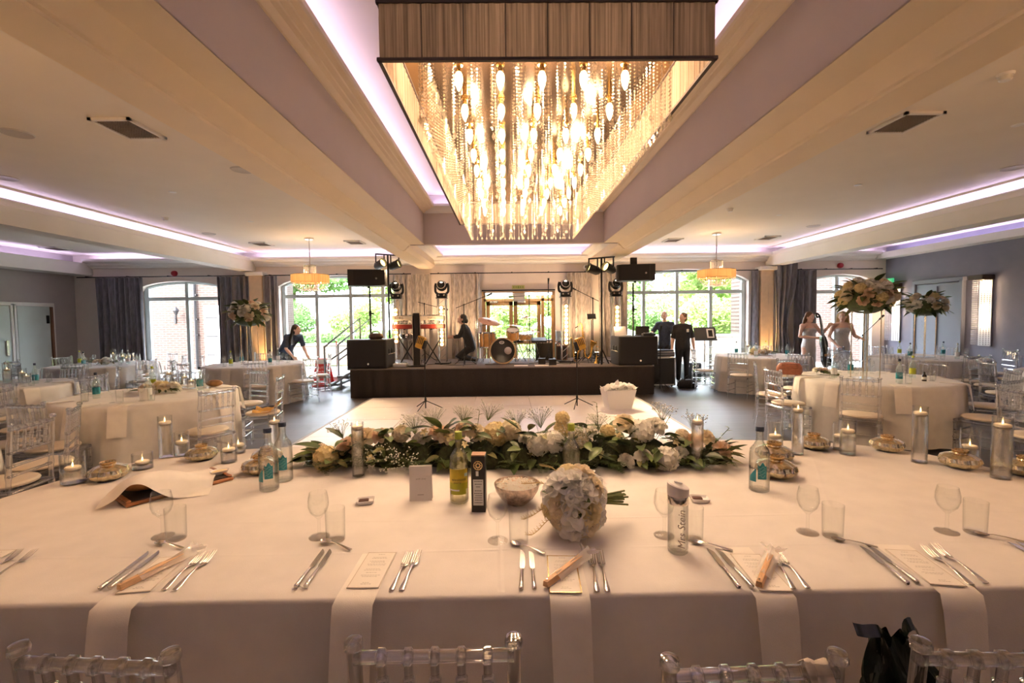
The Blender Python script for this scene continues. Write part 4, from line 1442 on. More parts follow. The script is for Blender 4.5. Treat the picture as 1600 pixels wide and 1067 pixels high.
for q in range(6):
    a = RND.uniform(0, 6.3)
    x = .3 + q * .12
    MB().tube([(x, .1, .01), (x + .2 * math.cos(a), .2 * math.sin(a), .45)], .008, 6).build('hardware_rod', CHROME if q % 2 else BLACKM, k)
MB().box((.3, .3, .05), (.1, .24, .03), .008).build('pedal', STEEL, k)

# amplifiers and boxes
def amp(x, y, z, w_, d_, h, m, lab):
    t = thing('amplifier', lab, 'amplifier', (x, y, z))
    MB().box((0, 0, h / 2), (w_, d_, h), .015).build('cabinet', m, t)
    MB().box((0, -d_ / 2 - .003, h * .42), (w_ - .05, .012, h * .72), .004).build('grille', GRILLE, t)
    MB().box((0, -d_ / 2 - .003, h * .9), (w_ - .05, .012, h * .12), .003).build('control_panel', STEEL, t)
    for i in range(4):
        MB().cyl((-w_ * .3 + i * w_ * .2, -d_ / 2 - .005, h * .9), (-w_ * .3 + i * w_ * .2, -d_ / 2 - .02, h * .9), .012, n=8).build('knob', BLACK, t)
    MB().tube(spline([(-.08, 0, h), (-.05, 0, h + .03), (.05, 0, h + .03), (.08, 0, h)]), .01, 6).build('handle', BLACK, t)


amp(.92, 11.75, ST, .42, .3, .5, BLACK, 'black guitar amplifier behind the drum kit')
amp(1.34, 11.65, ST, .28, .26, .42, mat('brown_tolex', (.16, .06, .03), .5), 'brown box amplifier beside the bulb column')
cb = thing('clear_storage_box', 'pale translucent plastic box standing on the brown amplifier', 'box', (1.34, 11.65, ST + .465))
MB().box((0, 0, .12), (.24, .2, .24), .01).build('tub', thinmat('milky_plastic', (.8, .9, 1), .1, (1, 1, 1), .5, (.7, .8, .9)), cb)
MB().box((0, 0, .25), (.26, .22, .02), .005).build('lid', WHITEP, cb)
for x, y, lab in ((1.0, 10.35, 'small black monitor box at the stage edge before the brown amplifier'), (.78, 10.6, 'small black monitor box on the deck by the drum pad')):
    t = thing('floor_monitor', lab, 'monitor', (x, y, ST), 0, 'small floor monitors')
    MB().prism([(-.08, -.06), (.08, -.06), (.08, .06), (-.08, .06)], 0, .13).build('case', BLACK, t)
    MB().box((0, -.063, .065), (.13, .006, .1)).build('grille', GRILLE, t)
for i, (x, y, lab) in enumerate(((.3, 10.25, 'pale set list sheet on the deck in front of the bass drum'), (.75, 10.2, 'pale set list sheet at the deck edge before the small monitors'))):
    t = MB().box((x, y, ST + .004), (.3, .2, .003)).build('paper_sheet', mat('paper', (.75, .68, .6), .8))
    tag(t, lab, 'paper', 'sheets on the stage')
cbm = mat('cable_black', (.015, .015, .015), .5)
for i, pts in enumerate(([(-2.5, 10.6), (-2.2, 10.45), (-1.7, 10.8), (-1.2, 10.5), (-.7, 10.7)], [(.5, 10.7), (.9, 10.9), (1.3, 10.5), (1.7, 10.8), (2.2, 10.6)], [(1.0, 11.2), (1.4, 11.4), (1.8, 11.1), (2.3, 11.4)], [(-.5, 10.55), (-.2, 10.5), (.2, 10.65), (.6, 10.5)])):
    o = MB().tube(spline([(x, y, ST + .008) for x, y in pts], 6), .007, 6).build('cable', cbm)
    tag(o, ('black cable winding over the deck below the keyboards', 'black cable winding over the deck below the saxophones', 'black cable lying before the brown amplifier', 'black cable lying before the bass drum')[i], 'cable', 'cables on the stage')

# brass instruments
BRASS = mat('sax_brass', (.80, .50, .14), .2, 1.0)


def sax(x, y, z, s, rz, lab):
    t = thing('saxophone', lab, 'saxophone', (x, y, z), rz, 'saxophones on stands')
    t.scale = (s, s, s)
    P = spline([(-.1, 0, .86), (-.06, 0, .93), (0, 0, .9), (.03, 0, .6), (.06, 0, .3), (.09, 0, .15), (.15, 0, .1), (.21, 0, .16), (.235, 0, .3), (.25, 0, .42), (.285, 0, .5)], 6)
    n = len(P)
    MB().tube(P, [.008 + .028 * (i / n) if i < n * .75 else .03 + .07 * ((i / n - .75) / .25) ** 1.8 for i in range(n)], 12, cap=False).build('body', BRASS, t)
    MB().cyl((-.16, 0, .83), (-.09, 0, .87), .012, n=8).build('mouthpiece', BLACK, t)
    MB().tube([(.05, .03, .75), (.1, .035, .3)], .006, 6).build('key_rod', BRASS, t)
    for q in range(7):
        MB().lathe([(0, .01), (.02, .01), (.022, 0), (0, 0)], 10, M=T(.03 + .008 * q, -.035, .72 - q * .07) @ rot('X', 90)).build('key', BRASS, t)
    for q in range(3):
        a = .9 + q * 2.1
        MB().tube([(.1, .02, .2), (.1 + .2 * math.cos(a), .2 * math.sin(a), 0)], .008, 6).build('stand_leg', BLACKM, t)


sax(1.72, 10.78, ST + .01, .95, -.25, 'large golden saxophone upright on a stand, tallest of the instruments')
sax(1.44, 10.36, ST + .01, .62, .5, 'smaller golden saxophone low on a stand by the amber flash head')
t = thing('trumpet', 'golden trumpet standing bell down on a small peg', 'trumpet', (2.02, 10.6, ST))
MB().lathe([(.06, .0), (.055, .01), (.03, .05), (.015, .12), (.008, .2), (.008, .46), (.012, .5), (0, .5)], 16).build('bell', BRASS, t)
MB().tube([(.008, 0, .14), (.07, 0, .16), (.075, 0, .3), (.07, 0, .36), (.008, 0, .38)], .007, 6).build('tubing', BRASS, t)
for q in range(3):
    MB().cyl((.03, 0, .2 + q * .035), (.085, 0, .2 + q * .035), .011, n=8).build('valve', STEEL, t)


def music_stand(x, y, z, h, lab, w_=.46, papers=0, rz=0, tilt=65):
    t = thing('music_stand', lab, 'music stand', (x, y, z), rz, 'music stands')
    tripod(t, h, .26, BLACKM, .3)
    M2 = T(0, -.02, h + .08) @ rot('X', tilt)
    MB().box((0, 0, 0), (w_, w_ * .68, .012), .003, M=M2).build('desk', mat('stand_desk', (.035, .04, .05), .45), t)
    MB().box((0, -w_ * .33, .03), (w_, .008, .05), M=M2).build('ledge', BLACKM, t)
    for q in range(papers):
        MB().box((w_ * .24, .01, .012), (.17, .24, .004), M=M2).build('music_sheet', WHITEP, t)
        MB().box((w_ * .24, .01, .015), (.1, .17, .003), M=M2).build('music_print', BLACKM, t)
    return t


music_stand(4.86, 11.5, 0, 1.12, 'black music stand with a white framed sheet on the floor by the garden window', .52, 1, -.1)
music_stand(1.98, 11.0, ST, .98, 'small black music stand behind the trumpet', .2)

# laptops and mixer on the bass speaker
for x, y, rz, lab, m in ((2.55, 10.35, .25, 'silver laptop open on the bass speaker, nearer the saxophones', mat('laptop_silver', (.6, .6, .62), .3, .6)), (3.03, 10.52, -.35, 'dark laptop open on the bass speaker, nearer the man in blue', BLACKM)):
    t = thing('laptop', lab, 'laptop', (x, y, ST + .62), rz, 'laptops')
    MB().box((0, -.02, .01), (.3, .2, .018), .004).build('keyboard_deck', m, t)
    MB().box((0, 0, .1), (.3, .012, .2), .004, M=T(0, .085, .012) @ rot('X', -14)).build('screen_lid', m, t)
    MB().box((0, .008, .1), (.26, .004, .16), M=T(0, .085, .012) @ rot('X', -14)).build('screen', mat('screen_blue', (.15, .18, .25), .2, emit=.3), t)
t = thing('disc_mixer', 'small black mixer lying on the bass speaker before the man in blue', 'mixer', (3.08, 10.2, ST + .62))
MB().box((0, 0, .03), (.26, .2, .05), .008).build('case', BLACK, t)
for i in range(5):
    for j in range(3):
        MB().cyl((-.09 + i * .045, -.06 + j * .05, .055), (-.09 + i * .045, -.06 + j * .05, .075), .01, n=6).build('knob', STEEL, t)

# rack, cases, gift box
t = thing('mixing_rack', 'tall flight case rack with mixing desk on top beside the stage', 'flight case', (3.64, 11.1, 0))
ALU = mat('case_edge_alu', (.6, .6, .6), .3, 1)
MB().box((0, 0, .36), (.5, .5, .62), .01).build('case', mat('case_black', (.025, .025, .028), .5), t)
for sx in (-1, 1):
    for sy in (-1, 1):
        MB().box((sx * .25, sy * .25, .36), (.03, .03, .64), .004).build('edge', ALU, t)
        MB().sph((sx * .2, sy * .2, .03), .03, 8, 6).build('caster', BLACK, t)
for z in (.05, .68):
    MB().box((0, -.25, z), (.5, .03, .03), .004).build('edge', ALU, t)
MB().box((0, 0, .76), (.52, .5, .12), .015).build('mixing_desk', mat('mixer_grey', (.45, .45, .47), .4), t)
for z in (.74, .79):
    MB().box((0, -.255, z), (.46, .01, .025)).build('rack_panel', BLACKM, t)
MB().box((0, 0, .84), (.5, .42, .03), .008).build('control_panel', BLACKM, t)
t = thing('equipment_case', 'square black equipment case with a top handle on the floor behind the woman in black', 'case', (4.78, 12.15, 0))
MB().box((0, 0, .22), (.46, .3, .44), .03).build('shell', mat('case_charcoal', (.03, .034, .042), .45), t)
MB().tube(spline([(-.1, 0, .43), (-.08, 0, .5), (.08, 0, .5), (.1, 0, .43)]), .012, 6).build('handle', BLACK, t)
for q in (-.12, .12):
    MB().box((q, -.155, .36), (.05, .02, .06), .004).build('latch', STEEL, t)
t = thing('tool_bag', 'low black bag on the floor at the feet of the woman in black', 'bag', (4.12, 10.68, 0))
MB().lathe([(0, 0), (.2, 0), (.24, .05), (.22, .13), (.14, .19), (0, .2)], 18, sy=.6).build('bag_body', DARKC, t)
MB().tube(spline([(-.1, -.06, .15), (-.05, -.07, .27), (.05, -.07, .27), (.1, -.06, .15)]), .012, 6).build('strap', BLACK, t)

t = thing('card_box', 'white flared box stuffed with white tissue on the dance floor edge', 'box', (1.95, 8.25, .026), .12)
WB = mat('box_white', (.85, .82, .80), .6)
MB().grid(lambda u, v: ((.2 + .07 * v) * (1 if int(u * 4) % 4 in (0, 3) else 1) * [1, 1, -1, -1, 1][min(4, round(u * 4))], (.14 + .05 * v) * [-1, 1, 1, -1, -1][min(4, round(u * 4))], .34 * v), 4, 1).build('box_walls', WB, t, smooth=False)
MB().box((0, 0, .01), (.4, .28, .02)).build('box_floor', WB, t)
b = MB()
for q in range(14):
    a = q * 2.4
    r = .05 + .012 * q
    b.grid(lambda u, v, a=a, r=r: (r * math.cos(a) + (u - .5) * .24 + .02 * math.sin(v * 9 + a), r * .7 * math.sin(a) + (v - .5) * .2, .33 + .05 * math.sin(u * 7 + a * 2) * math.cos(v * 6 + a) + .06 * (1 - abs(u - .5)) + .01 * (q % 3)), 6, 6)
b.build('tissue_paper', clothmat('tissue', (.88, .84, .80), .3), t, ang=180)
b = MB().add([(-.06, 0, .36), (.04, -.02, .4), (.02, .05, .5), (-.04, .03, .46)], [(0, 1, 2), (0, 2, 3), (1, 0, 3), (1, 3, 2)])
b.build('tissue_tip', clothmat('tissue', (.88, .84, .80), .3), t, smooth=False)

# ------------------------------------------------------------------ steps with handrail, wet floor sign, broom
t = thing('stage_steps', 'grey steel stage steps with angled handrails', 'steps', (-3.75, 11.55, 0))
RAILM = mat('rail_grey', (.30, .32, .34), .35, .7)
for i in range(3):
    MB().box((-.38 + i * .24, 0, .12 + i * .18), (.26, .9, .05), .006).build('tread', mat('tread_grey', (.12, .13, .14), .6), t)
for sy in (-.45, .45):
    MB().tube([(-.55, sy, 0), (-.55, sy, 1.02), (.3, sy, 1.68), (.3, sy, .6)], .026, 8).build('handrail', RAILM, t)
    MB().tube([(-.55, sy, .62), (.3, sy, 1.2)], .018, 8).build('mid_rail', RAILM, t)
    MB().tube([(-.55, sy, .02), (.3, sy, .56)], .03, 6).build('stringer', RAILM, t)
    MB().tube([(-.18, sy, .0), (-.18, sy, .3)], .024, 8).build('foot_post', RAILM, t)
RED = mat('sign_red', (.62, .03, .025), .4)
t = thing('wet_floor_sign', 'red and white folding wet floor sign near the glass doors', 'floor sign', (-4.66, 11.9, 0), .1)
for sy in (-1, 1):
    M2 = T(0, sy * .16, 0) @ rot('X', sy * 12)
    q = MB()
    q.add([(-.24, -.01, 0), (.24, -.01, 0), (.15, -.01, .7), (-.15, -.01, .7), (-.24, .01, 0), (.24, .01, 0), (.15, .01, .7), (-.15, .01, .7)], [(0, 1, 2, 3), (5, 4, 7, 6), (0, 4, 5, 1), (1, 5, 6, 2), (2, 6, 7, 3), (3, 7, 4, 0)], M=M2)
    pn = q.build('panel', RED, t, smooth=False)
    if sy < 0:
        for zz, hh, ww in ((.62, .12, .28), (.2, .2, .2)):
            MB().box((0, -.016, zz), (ww, .008, hh), M=M2).build('white_field', WHITEP, pn)
        MB().box((0, -.024, .2), (.1, .006, .12), M=M2).build('pictogram', RED, pn)
        lettering('CAUTION', .085, WHITEP, pn, tuple(M2 @ Vector((0, -.014, .46))), (math.radians(78), 0, 0))
        lettering('wet floor', .06, WHITEP, pn, tuple(M2 @ Vector((0, -.014, .37))), (math.radians(78), 0, 0))
t = thing('broom', 'thin upright broom with a red head and dark dustpan by the glass doors', 'broom', (-4.45, 12.3, 0))
MB().cyl((0, 0, .05), (0, 0, 1.02), .012, n=8).build('handle', mat('grey_handle', (.3, .3, .32), .4), t)
MB().box((.02, 0, .045), (.36, .08, .07), .015).build('brush_head', mat('broom_red', (.25, .02, .04), .6), t)
MB().cyl((0, 0, 1.0), (0, 0, 1.1), .016, n=8).build('grip', RED, t)
MB().box((0, -.15, .03), (.36, .22, .04), .01).build('dustpan', mat('dustpan_blue', (.03, .04, .06), .5), t)
# ================================================================== people
def remeshed(mb, voxel, name, m, parent, smooth=6, label=None):
    me = mb.mesh(name + '_raw', m, smooth=False)
    o = bpy.data.objects.new(name + '_raw', me)
    COL.objects.link(o)
    md = o.modifiers.new('r', 'REMESH')
    md.mode = 'VOXEL'
    md.voxel_size = voxel
    if smooth:
        s = o.modifiers.new('s', 'SMOOTH')
        s.iterations = smooth
        s.factor = .5
    bpy.context.view_layer.update()
    r = bpy.data.meshes.new_from_object(o.evaluated_get(bpy.context.evaluated_depsgraph_get()))
    bpy.data.objects.remove(o)
    bpy.data.meshes.remove(me)
    r.name = name
    r.materials.clear()
    r.materials.append(m)
    r.polygons.foreach_set('use_smooth', [True] * len(r.polygons))
    return link(name, r, parent, label)


STD = dict(pelvis=(0, 0, .93), waist=(0, 0, 1.08), chest=(0, 0, 1.27), neck=(0, .01, 1.43), head=(0, -.015, 1.58),
           shl=(.165, .01, 1.38), shr=(-.165, .01, 1.38), ell=(.21, .03, 1.11), elr=(-.21, .03, 1.11), wrl=(.22, -.05, .88), wrr=(-.22, -.05, .88),
           hil=(.085, 0, .9), hir=(-.085, 0, .9), knl=(.09, -.015, .5), knr=(-.09, -.015, .5), anl=(.09, .02, .08), anr=(-.09, .02, .08), tol=(.1, -.13, .035), tor=(-.1, -.13, .035))


def lerp(a, b, t):
    return Vector(a) * (1 - t) + Vector(b) * t


def ell(mb, p, r, M=None):
    mb.sph(p, 1, 12, 8, r, M=M)


def person(name, label, loc, rz, pose, hair, cloth, look=0.0, tilt=0.0, group=None, bust=1.0, fist=False):
    J = dict(STD)
    J.update(pose)
    t = thing(name, label, 'person', loc, rz, group)
    b = MB()
    chain = [('pelvis', (.15, .105, .12)), ('waist', (.125, .09, .11)), ('chest', (.15, .105, .13)), ('neck', (.075, .06, .05))]
    for (a, ra), (c, rc) in zip(chain, chain[1:]):
        for k in range(4):
            ell(b, lerp(J[a], J[c], k / 4), tuple(lerp(ra, rc, k / 4)))
    hd = Vector(J['head'])
    b.tube([lerp(J['chest'], J['neck'], .7), J['neck'], lerp(J['neck'], hd, .6)], [.06, .05, .048], 10)
    HM = T(*hd) @ Matrix.Rotation(look, 4, 'Z') @ Matrix.Rotation(tilt, 4, 'X')
    ell(b, (0, 0, .02), (.076, .095, .1), HM)
    ell(b, (0, -.02, -.04), (.06, .07, .075), HM)
    ell(b, (0, -.095, -.015), (.014, .02, .02), HM)
    b.tube([HM @ Vector((0, -.085, .025)), HM @ Vector((0, -.107, -.018))], [.009, .015], 8)
    ell(b, (0, -.075, -.085), (.022, .02, .02), HM)
    for sx in (-1, 1):
        ell(b, (sx * .078, .01, -.005), (.012, .02, .032), HM)
    for s in 'lr':
        sh, el_, wr = J['sh' + s], J['el' + s], J['wr' + s]
        ell(b, sh, (.058, .058, .06))
        b.tube([lerp(J['neck'], sh, .3), sh], [.05, .055], 10)
        b.tube([sh, lerp(sh, el_, .4), el_, lerp(el_, wr, .3), wr], [.05, .046, .038, .04, .026], 10)
        d = (Vector(wr) - Vector(el_)).normalized()
        u, v, _ = frame(d)
        pc = Vector(wr) + d * .05
        hx = u if abs(u.y) > abs(v.y) else v
        hy = d.cross(hx)
        b.tube([wr, pc, pc + d * .03], [.026, .032, .03], 10)
        for q in range(4):
            off = hx * ((q - 1.5) * .021)
            L = (.062, .072, .068, .052)[q]
            k0 = pc + d * .03 + off
            b.tube([k0, k0 + d * L * .5 + hy * .006, k0 + d * L * .85 + hy * (.03 if not fist else .05)], [.0105, .010, .009], 7)
        k0 = pc - hx * .028
        b.tube([k0, k0 - hx * .022 + d * .03 + hy * .008, k0 - hx * .022 + d * .055 + hy * .015], [.012, .011, .009], 7)
        hi, kn, an, to = J['hi' + s], J['kn' + s], J['an' + s], J['to' + s]
        b.tube([hi, lerp(hi, kn, .35), kn, lerp(kn, an, .3), an], [.088, .078, .052, .053, .034], 12)
        b.tube([an, lerp(an, to, .4), to], [.036, .036, .026], 10)
    body = remeshed(b, .0105, 'body', SKIN, t)
    # face
    for sx in (-1, 1):
        e = MB().sph((0, 0, 0), .012, 10, 6, M=HM @ T(sx * .031, -.082, .015)).build('eye', mat('eye_white', (.85, .83, .8), .25), body)
        MB().sph((0, 0, 0), .0065, 8, 6, M=HM @ T(sx * .031, -.0905, .015)).build('iris', mat('iris_dark', (.04, .025, .015), .2), body)
        MB().box((0, 0, 0), (.03, .008, .006), .002, M=HM @ T(sx * .032, -.091, .04)).build('eyebrow', hair, body)
    MB().tube(spline([HM @ Vector((x, y, z)) for x, y, z in ((-.024, -.084, -.052), (-.01, -.094, -.05), (.01, -.094, -.05), (.024, -.084, -.052))], 3), .005, 6).build('mouth', mat('lip', (.5, .16, .15), .4), body)
    return t, J, HM


def shirt(t, J, m, sleeve=1.0, low=.0, infl=.014, long_=False, pelvis=True):
    b = MB()
    ch = [('pelvis', (.158, .112, .12)), ('waist', (.142, .105, .12)), ('chest', (.162, .115, .13)), ('neck', (.085, .065, .03))]
    for (a, ra), (c, rc) in zip(ch, ch[1:]):
        for k in range(5):
            p = lerp(J[a], J[c], k / 5)
            ell(b, p, tuple(Vector(tuple(lerp(ra, rc, k / 5))) + Vector((infl,) * 3)))
    for s in 'lr':
        sh, el_, wr = J['sh' + s], J['el' + s], J['wr' + s]
        ell(b, sh, (.07, .07, .07))
        b.tube([lerp(J['neck'], sh, .35), sh], [.06, .068], 10)
        e = lerp(sh, el_, min(1, sleeve)) if sleeve <= 1 else lerp(el_, wr, sleeve - 1)
        pts = [sh, lerp(sh, el_, .4)] + ([el_] if sleeve > 1 else []) + [e]
        b.tube(pts, [.064, .062] + ([.055] if sleeve > 1 else []) + [.06 if sleeve <= 1 else .042], 10)
    return remeshed(b, .014, 'shirt', m, t)


def trousers(t, J, m, shoes=True):
    b = MB()
    ell(b, J['pelvis'], (.165, .12, .12))
    for s in 'lr':
        hi, kn, an, to = J['hi' + s], J['kn' + s], J['an' + s], J['to' + s]
        b.tube([hi, lerp(hi, kn, .35), kn, lerp(kn, an, .4), lerp(kn, an, .93)], [.1, .09, .066, .062, .052], 12)
    remeshed(b, .014, 'trousers', m, t)
    if shoes:
        for s in 'lr':
            b = MB()
            an, to = Vector(J['an' + s]), Vector(J['to' + s])
            b.tube([an + (an - to) * .25, lerp(an, to, .4), to, to + (to - an) * .12], [.042, .046, .04, .026], 10)
            remeshed(b, .012, 'shoe', BLACK, t)


def dress(t, J, m):
    b = MB()
    P = J['pelvis']
    prof = ((1.30, .158, .125), (1.24, .16, .125), (1.16, .138, .105), (1.09, .13, .1), (1.0, .155, .12), (.92, .172, .13), (.8, .165, .128), (.65, .172, .14), (.5, .168, .14), (.38, .165, .145), (.26, .18, .17), (.14, .23, .22), (.06, .25, .24))
    for (z, rx, ry), (z2, rx2, ry2) in zip(prof, prof[1:]):
        for k in range(4):
            f = k / 4
            ell(b, (P[0], P[1], z + (z2 - z) * f), (rx + (rx2 - rx) * f, ry + (ry2 - ry) * f, .05))
    for sx in (-1, 1):
        ell(b, (P[0] + sx * .065, P[1] - .075, 1.27), (.07, .06, .07))
    return remeshed(b, .014, 'dress', m, t)


def hairdo(t, HM, m, kind, name='hair'):
    b = MB()
    ell(b, (0, .018, .04), (.088, .098, .098), HM)
    ell(b, (0, .04, .0), (.082, .08, .1), HM)
    if kind == 'long':
        for a in range(11):
            x = -.085 + .017 * a
            y = .07 - .9 * abs(x) ** 1.4
            P = spline([HM @ Vector((x * .6, .02, .1)), HM @ Vector((x * 1.1, y, .02)), HM @ Vector((x * 1.25, y + .015, -.12)), HM @ Vector((x * 1.45, y + .03 + .01 * math.sin(a * 2), -.26)), HM @ Vector((x * 1.3, y + .02, -.36))], 4)
            b.tube(P, [.03] * (len(P) - 3) + [.028, .02, .008], 8)
    elif kind == 'bun':
        ell(b, (0, .10, .085), (.045, .045, .042), HM)
    elif kind == 'tied':
        ell(b, (0, .11, -.02), (.04, .05, .06), HM)
    elif kind == 'wavy':
        for a in range(9):
            x = -.085 + .021 * a
            y = .06 - .6 * abs(x) ** 1.3
            P = spline([HM @ Vector((x * .6, .02, .1)), HM @ Vector((x * 1.15, y, .0)), HM @ Vector((x * 1.35 + .012 * math.sin(a), y, -.1)), HM @ Vector((x * 1.4, y - .01, -.2))], 4)
            b.tube(P, [.03] * (len(P) - 2) + [.024, .01], 8)
    # keep the face free: the hair starts behind the brow
    return remeshed(b, .012, name, m, t)


# crouching woman on the stage
ppl = person('person', 'person in black with dark tied hair kneeling on the stage, reaching towards the curtain', (-1.0, 11.4, ST), -PI / 2, dict(
    pelvis=(0, .12, .36), waist=(0, .08, .53), chest=(0, .0, .73), neck=(0, -.04, .89), head=(0, -.08, 1.03), shl=(.16, -.03, .84), shr=(-.16, -.03, .84),
    ell=(.19, -.14, .62), elr=(-.19, -.14, .62), wrl=(.12, -.36, .60), wrr=(-.12, -.36, .62), hil=(.09, .12, .34), hir=(-.09, .12, .34), knl=(.12, -.2, .12), knr=(-.12, -.2, .12), anl=(.1, .16, .07), anr=(-.1, .16, .07), tol=(.1, .28, .04), tor=(-.1, .28, .04)), HAIRD, None, tilt=-.25)
shirt(ppl[0], ppl[1], DARKC, 1.6)
trousers(ppl[0], ppl[1], DARKC)
hairdo(ppl[0], ppl[2], HAIRD, 'tied')
# waitress
ppl = person('person', 'person with long dark hair and dark blue shirt leaning over a round table', (-5.12, 11.15, 0), .95, dict(
    pelvis=(0, .2, .93), waist=(0, .1, 1.06), chest=(0, -.06, 1.2), neck=(0, -.2, 1.31), head=(0, -.28, 1.43), shl=(.165, -.15, 1.27), shr=(-.165, -.15, 1.27),
    ell=(.22, -.2, 1.02), elr=(-.22, -.2, 1.0), wrl=(.2, -.36, .84), wrr=(-.17, -.38, .83), hil=(.085, .2, .9), hir=(-.085, .2, .9), knl=(.09, .14, .5), knr=(-.09, .14, .5), anl=(.09, .2, .08), anr=(-.09, .2, .08), tol=(.1, .05, .035), tor=(-.1, .05, .035)), HAIRD, None, look=.5, tilt=.05)
shirt(ppl[0], ppl[1], NAVYC, .9)
trousers(ppl[0], ppl[1], DARKC)
hairdo(ppl[0], ppl[2], HAIRD, 'long')
# man at the mixer
ppl = person('person', 'bald person in a dark blue shirt reaching to the laptops behind the flight case rack', (4.02, 11.95, 0), -.75, dict(
    head=(0, -.02, 1.66), neck=(0, .01, 1.49), chest=(0, 0, 1.33), waist=(0, 0, 1.12), shl=(.19, .01, 1.44), shr=(-.19, .01, 1.44), ell=(.24, .02, 1.15), elr=(-.28, -.16, 1.2), wrl=(.25, -.08, .92), wrr=(-.36, -.4, 1.08)), HAIRD, None, look=.5, tilt=-.3)
shirt(ppl[0], ppl[1], NAVYC, .8)
trousers(ppl[0], ppl[1], DARKC)
b = MB()
ell(b, (0, .03, -.005), (.083, .088, .07), ppl[2])
remeshed(b, .012, 'cropped_hair', mat('stubble', (.10, .07, .06), .7), ppl[0])
# woman in black T-shirt
ppl = person('person', 'person in a black T-shirt and trousers with a hair bun, standing before the garden window', (4.22, 11.25, 0), -.12, dict(
    head=(0, -.015, 1.6), ell=(.24, .03, 1.11), elr=(-.23, .02, 1.1), wrl=(.26, -.03, .86), wrr=(-.27, -.1, .88)), HAIRL, None, look=-.95, tilt=-.1)
sh = shirt(ppl[0], ppl[1], DARKC, .95, infl=.03)
trousers(ppl[0], ppl[1], mat('black_denim', (.012, .012, .015), .8))
hairdo(ppl[0], ppl[2], HAIRB, 'bun')
MB().box((.085, -.142, 1.30), (.055, .008, .075), .003).build('chest_print', WHITEP, sh)
# singers
SEQ = mat('silver_sequins', (.55, .52, .52), .3, .55, noise=.5, scale=160, bump=.8, bscale=220)
ppl = person('person', 'person with brown wavy hair in a silver strapless dress holding a black double bass', (6.95, 10.75, 0), .15, dict(
    ell=(.27, -.08, 1.2), elr=(-.26, -.03, 1.14), wrl=(.30, -.2, 1.34), wrr=(-.05, -.26, 1.12)), HAIRB, None, look=.2, tilt=.15, fist=True)
dress(ppl[0], ppl[1], SEQ)
hairdo(ppl[0], ppl[2], HAIRB, 'wavy')
ppl = person('person', 'person with long blond hair in a silver strapless dress beside the tall flowers', (7.72, 10.75, 0), -.35, dict(
    ell=(.25, .0, 1.14), elr=(-.25, .02, 1.12), wrl=(.30, -.2, 1.1), wrr=(-.14, -.2, .92)), HAIRL, None, look=-.35, tilt=.05)
dress(ppl[0], ppl[1], SEQ)
hairdo(ppl[0], ppl[2], HAIRL, 'long')

t = thing('double_bass', 'slim black electric double bass with curled scroll held by the brunette singer', 'double bass', (7.25, 10.42, 0))
M_ = T(0, 0, 0) @ rot('Y', -14) @ rot('X', 6)
BB = mat('bass_black', (.012, .012, .013), .18, coat=.5)
MB().prism([(-.07, 0), (-.1, .12), (-.085, .3), (-.06, .42), (-.075, .55), (-.05, .68), (-.03, .72), (.03, .72), (.05, .68), (.075, .55), (.06, .42), (.085, .3), (.1, .12), (.07, 0)], -.035, .035, M=M_ @ T(0, 0, .5) @ rot('X', 90)).build('body', BB, t)
MB().tube([M_ @ Vector((0, -.02, 1.18)), M_ @ Vector((0, -.02, 1.6))], [.03, .022], 8).build('neck', BB, t)
MB().tube([M_ @ Vector(p) for p in spline([(0, -.02, 1.6), (0, 0, 1.68), (-.03, .02, 1.73), (-.07, 0, 1.71), (-.07, -.02, 1.66), (-.04, -.02, 1.66)], 4)], .02, 8).build('scroll', BB, t)
MB().cyl(M_ @ Vector((0, 0, 0)), M_ @ Vector((0, 0, .52)), .009, n=8).build('end_pin', STEEL, t)
for q in (-.018, -.006, .006, .018):
    MB().cyl(M_ @ Vector((q, -.06, .62)), M_ @ Vector((q * .6, -.045, 1.62)), .002, n=5).build('string', STEEL, t)
MB().box((0, -.05, .78), (.1, .02, .05), .005, M=M_).build('bridge', OAK, t)
mic_stand(8.32, 10.9, 0, 1.15, 'thin boom microphone stand to the blond singer\'s side', (.38, .0, .36))
# ================================================================== chairs
def ringed(mb, p0, p1, r, rings, n=8, rr=1.35, M=None):
    """bamboo style turned bar with beads"""
    p0, p1 = Vector(p0), Vector(p1)
    L = (p1 - p0).length
    pts, rs = [p0], [r]
    for t in rings:
        for dt, k in ((-.011, 1), (-.007, rr), (.007, rr), (.011, 1)):
            pts.append(p0 + (p1 - p0) * (t + dt / L))
            rs.append(r * k)
    pts.append(p1)
    rs.append(r)
    mb.tube(pts, rs, n, M=M)


SEATM = mat('ivory_seat_pad', (.70, .60, .48), .6, noise=.05, scale=8, bump=.15, bscale=120)
chm = {}


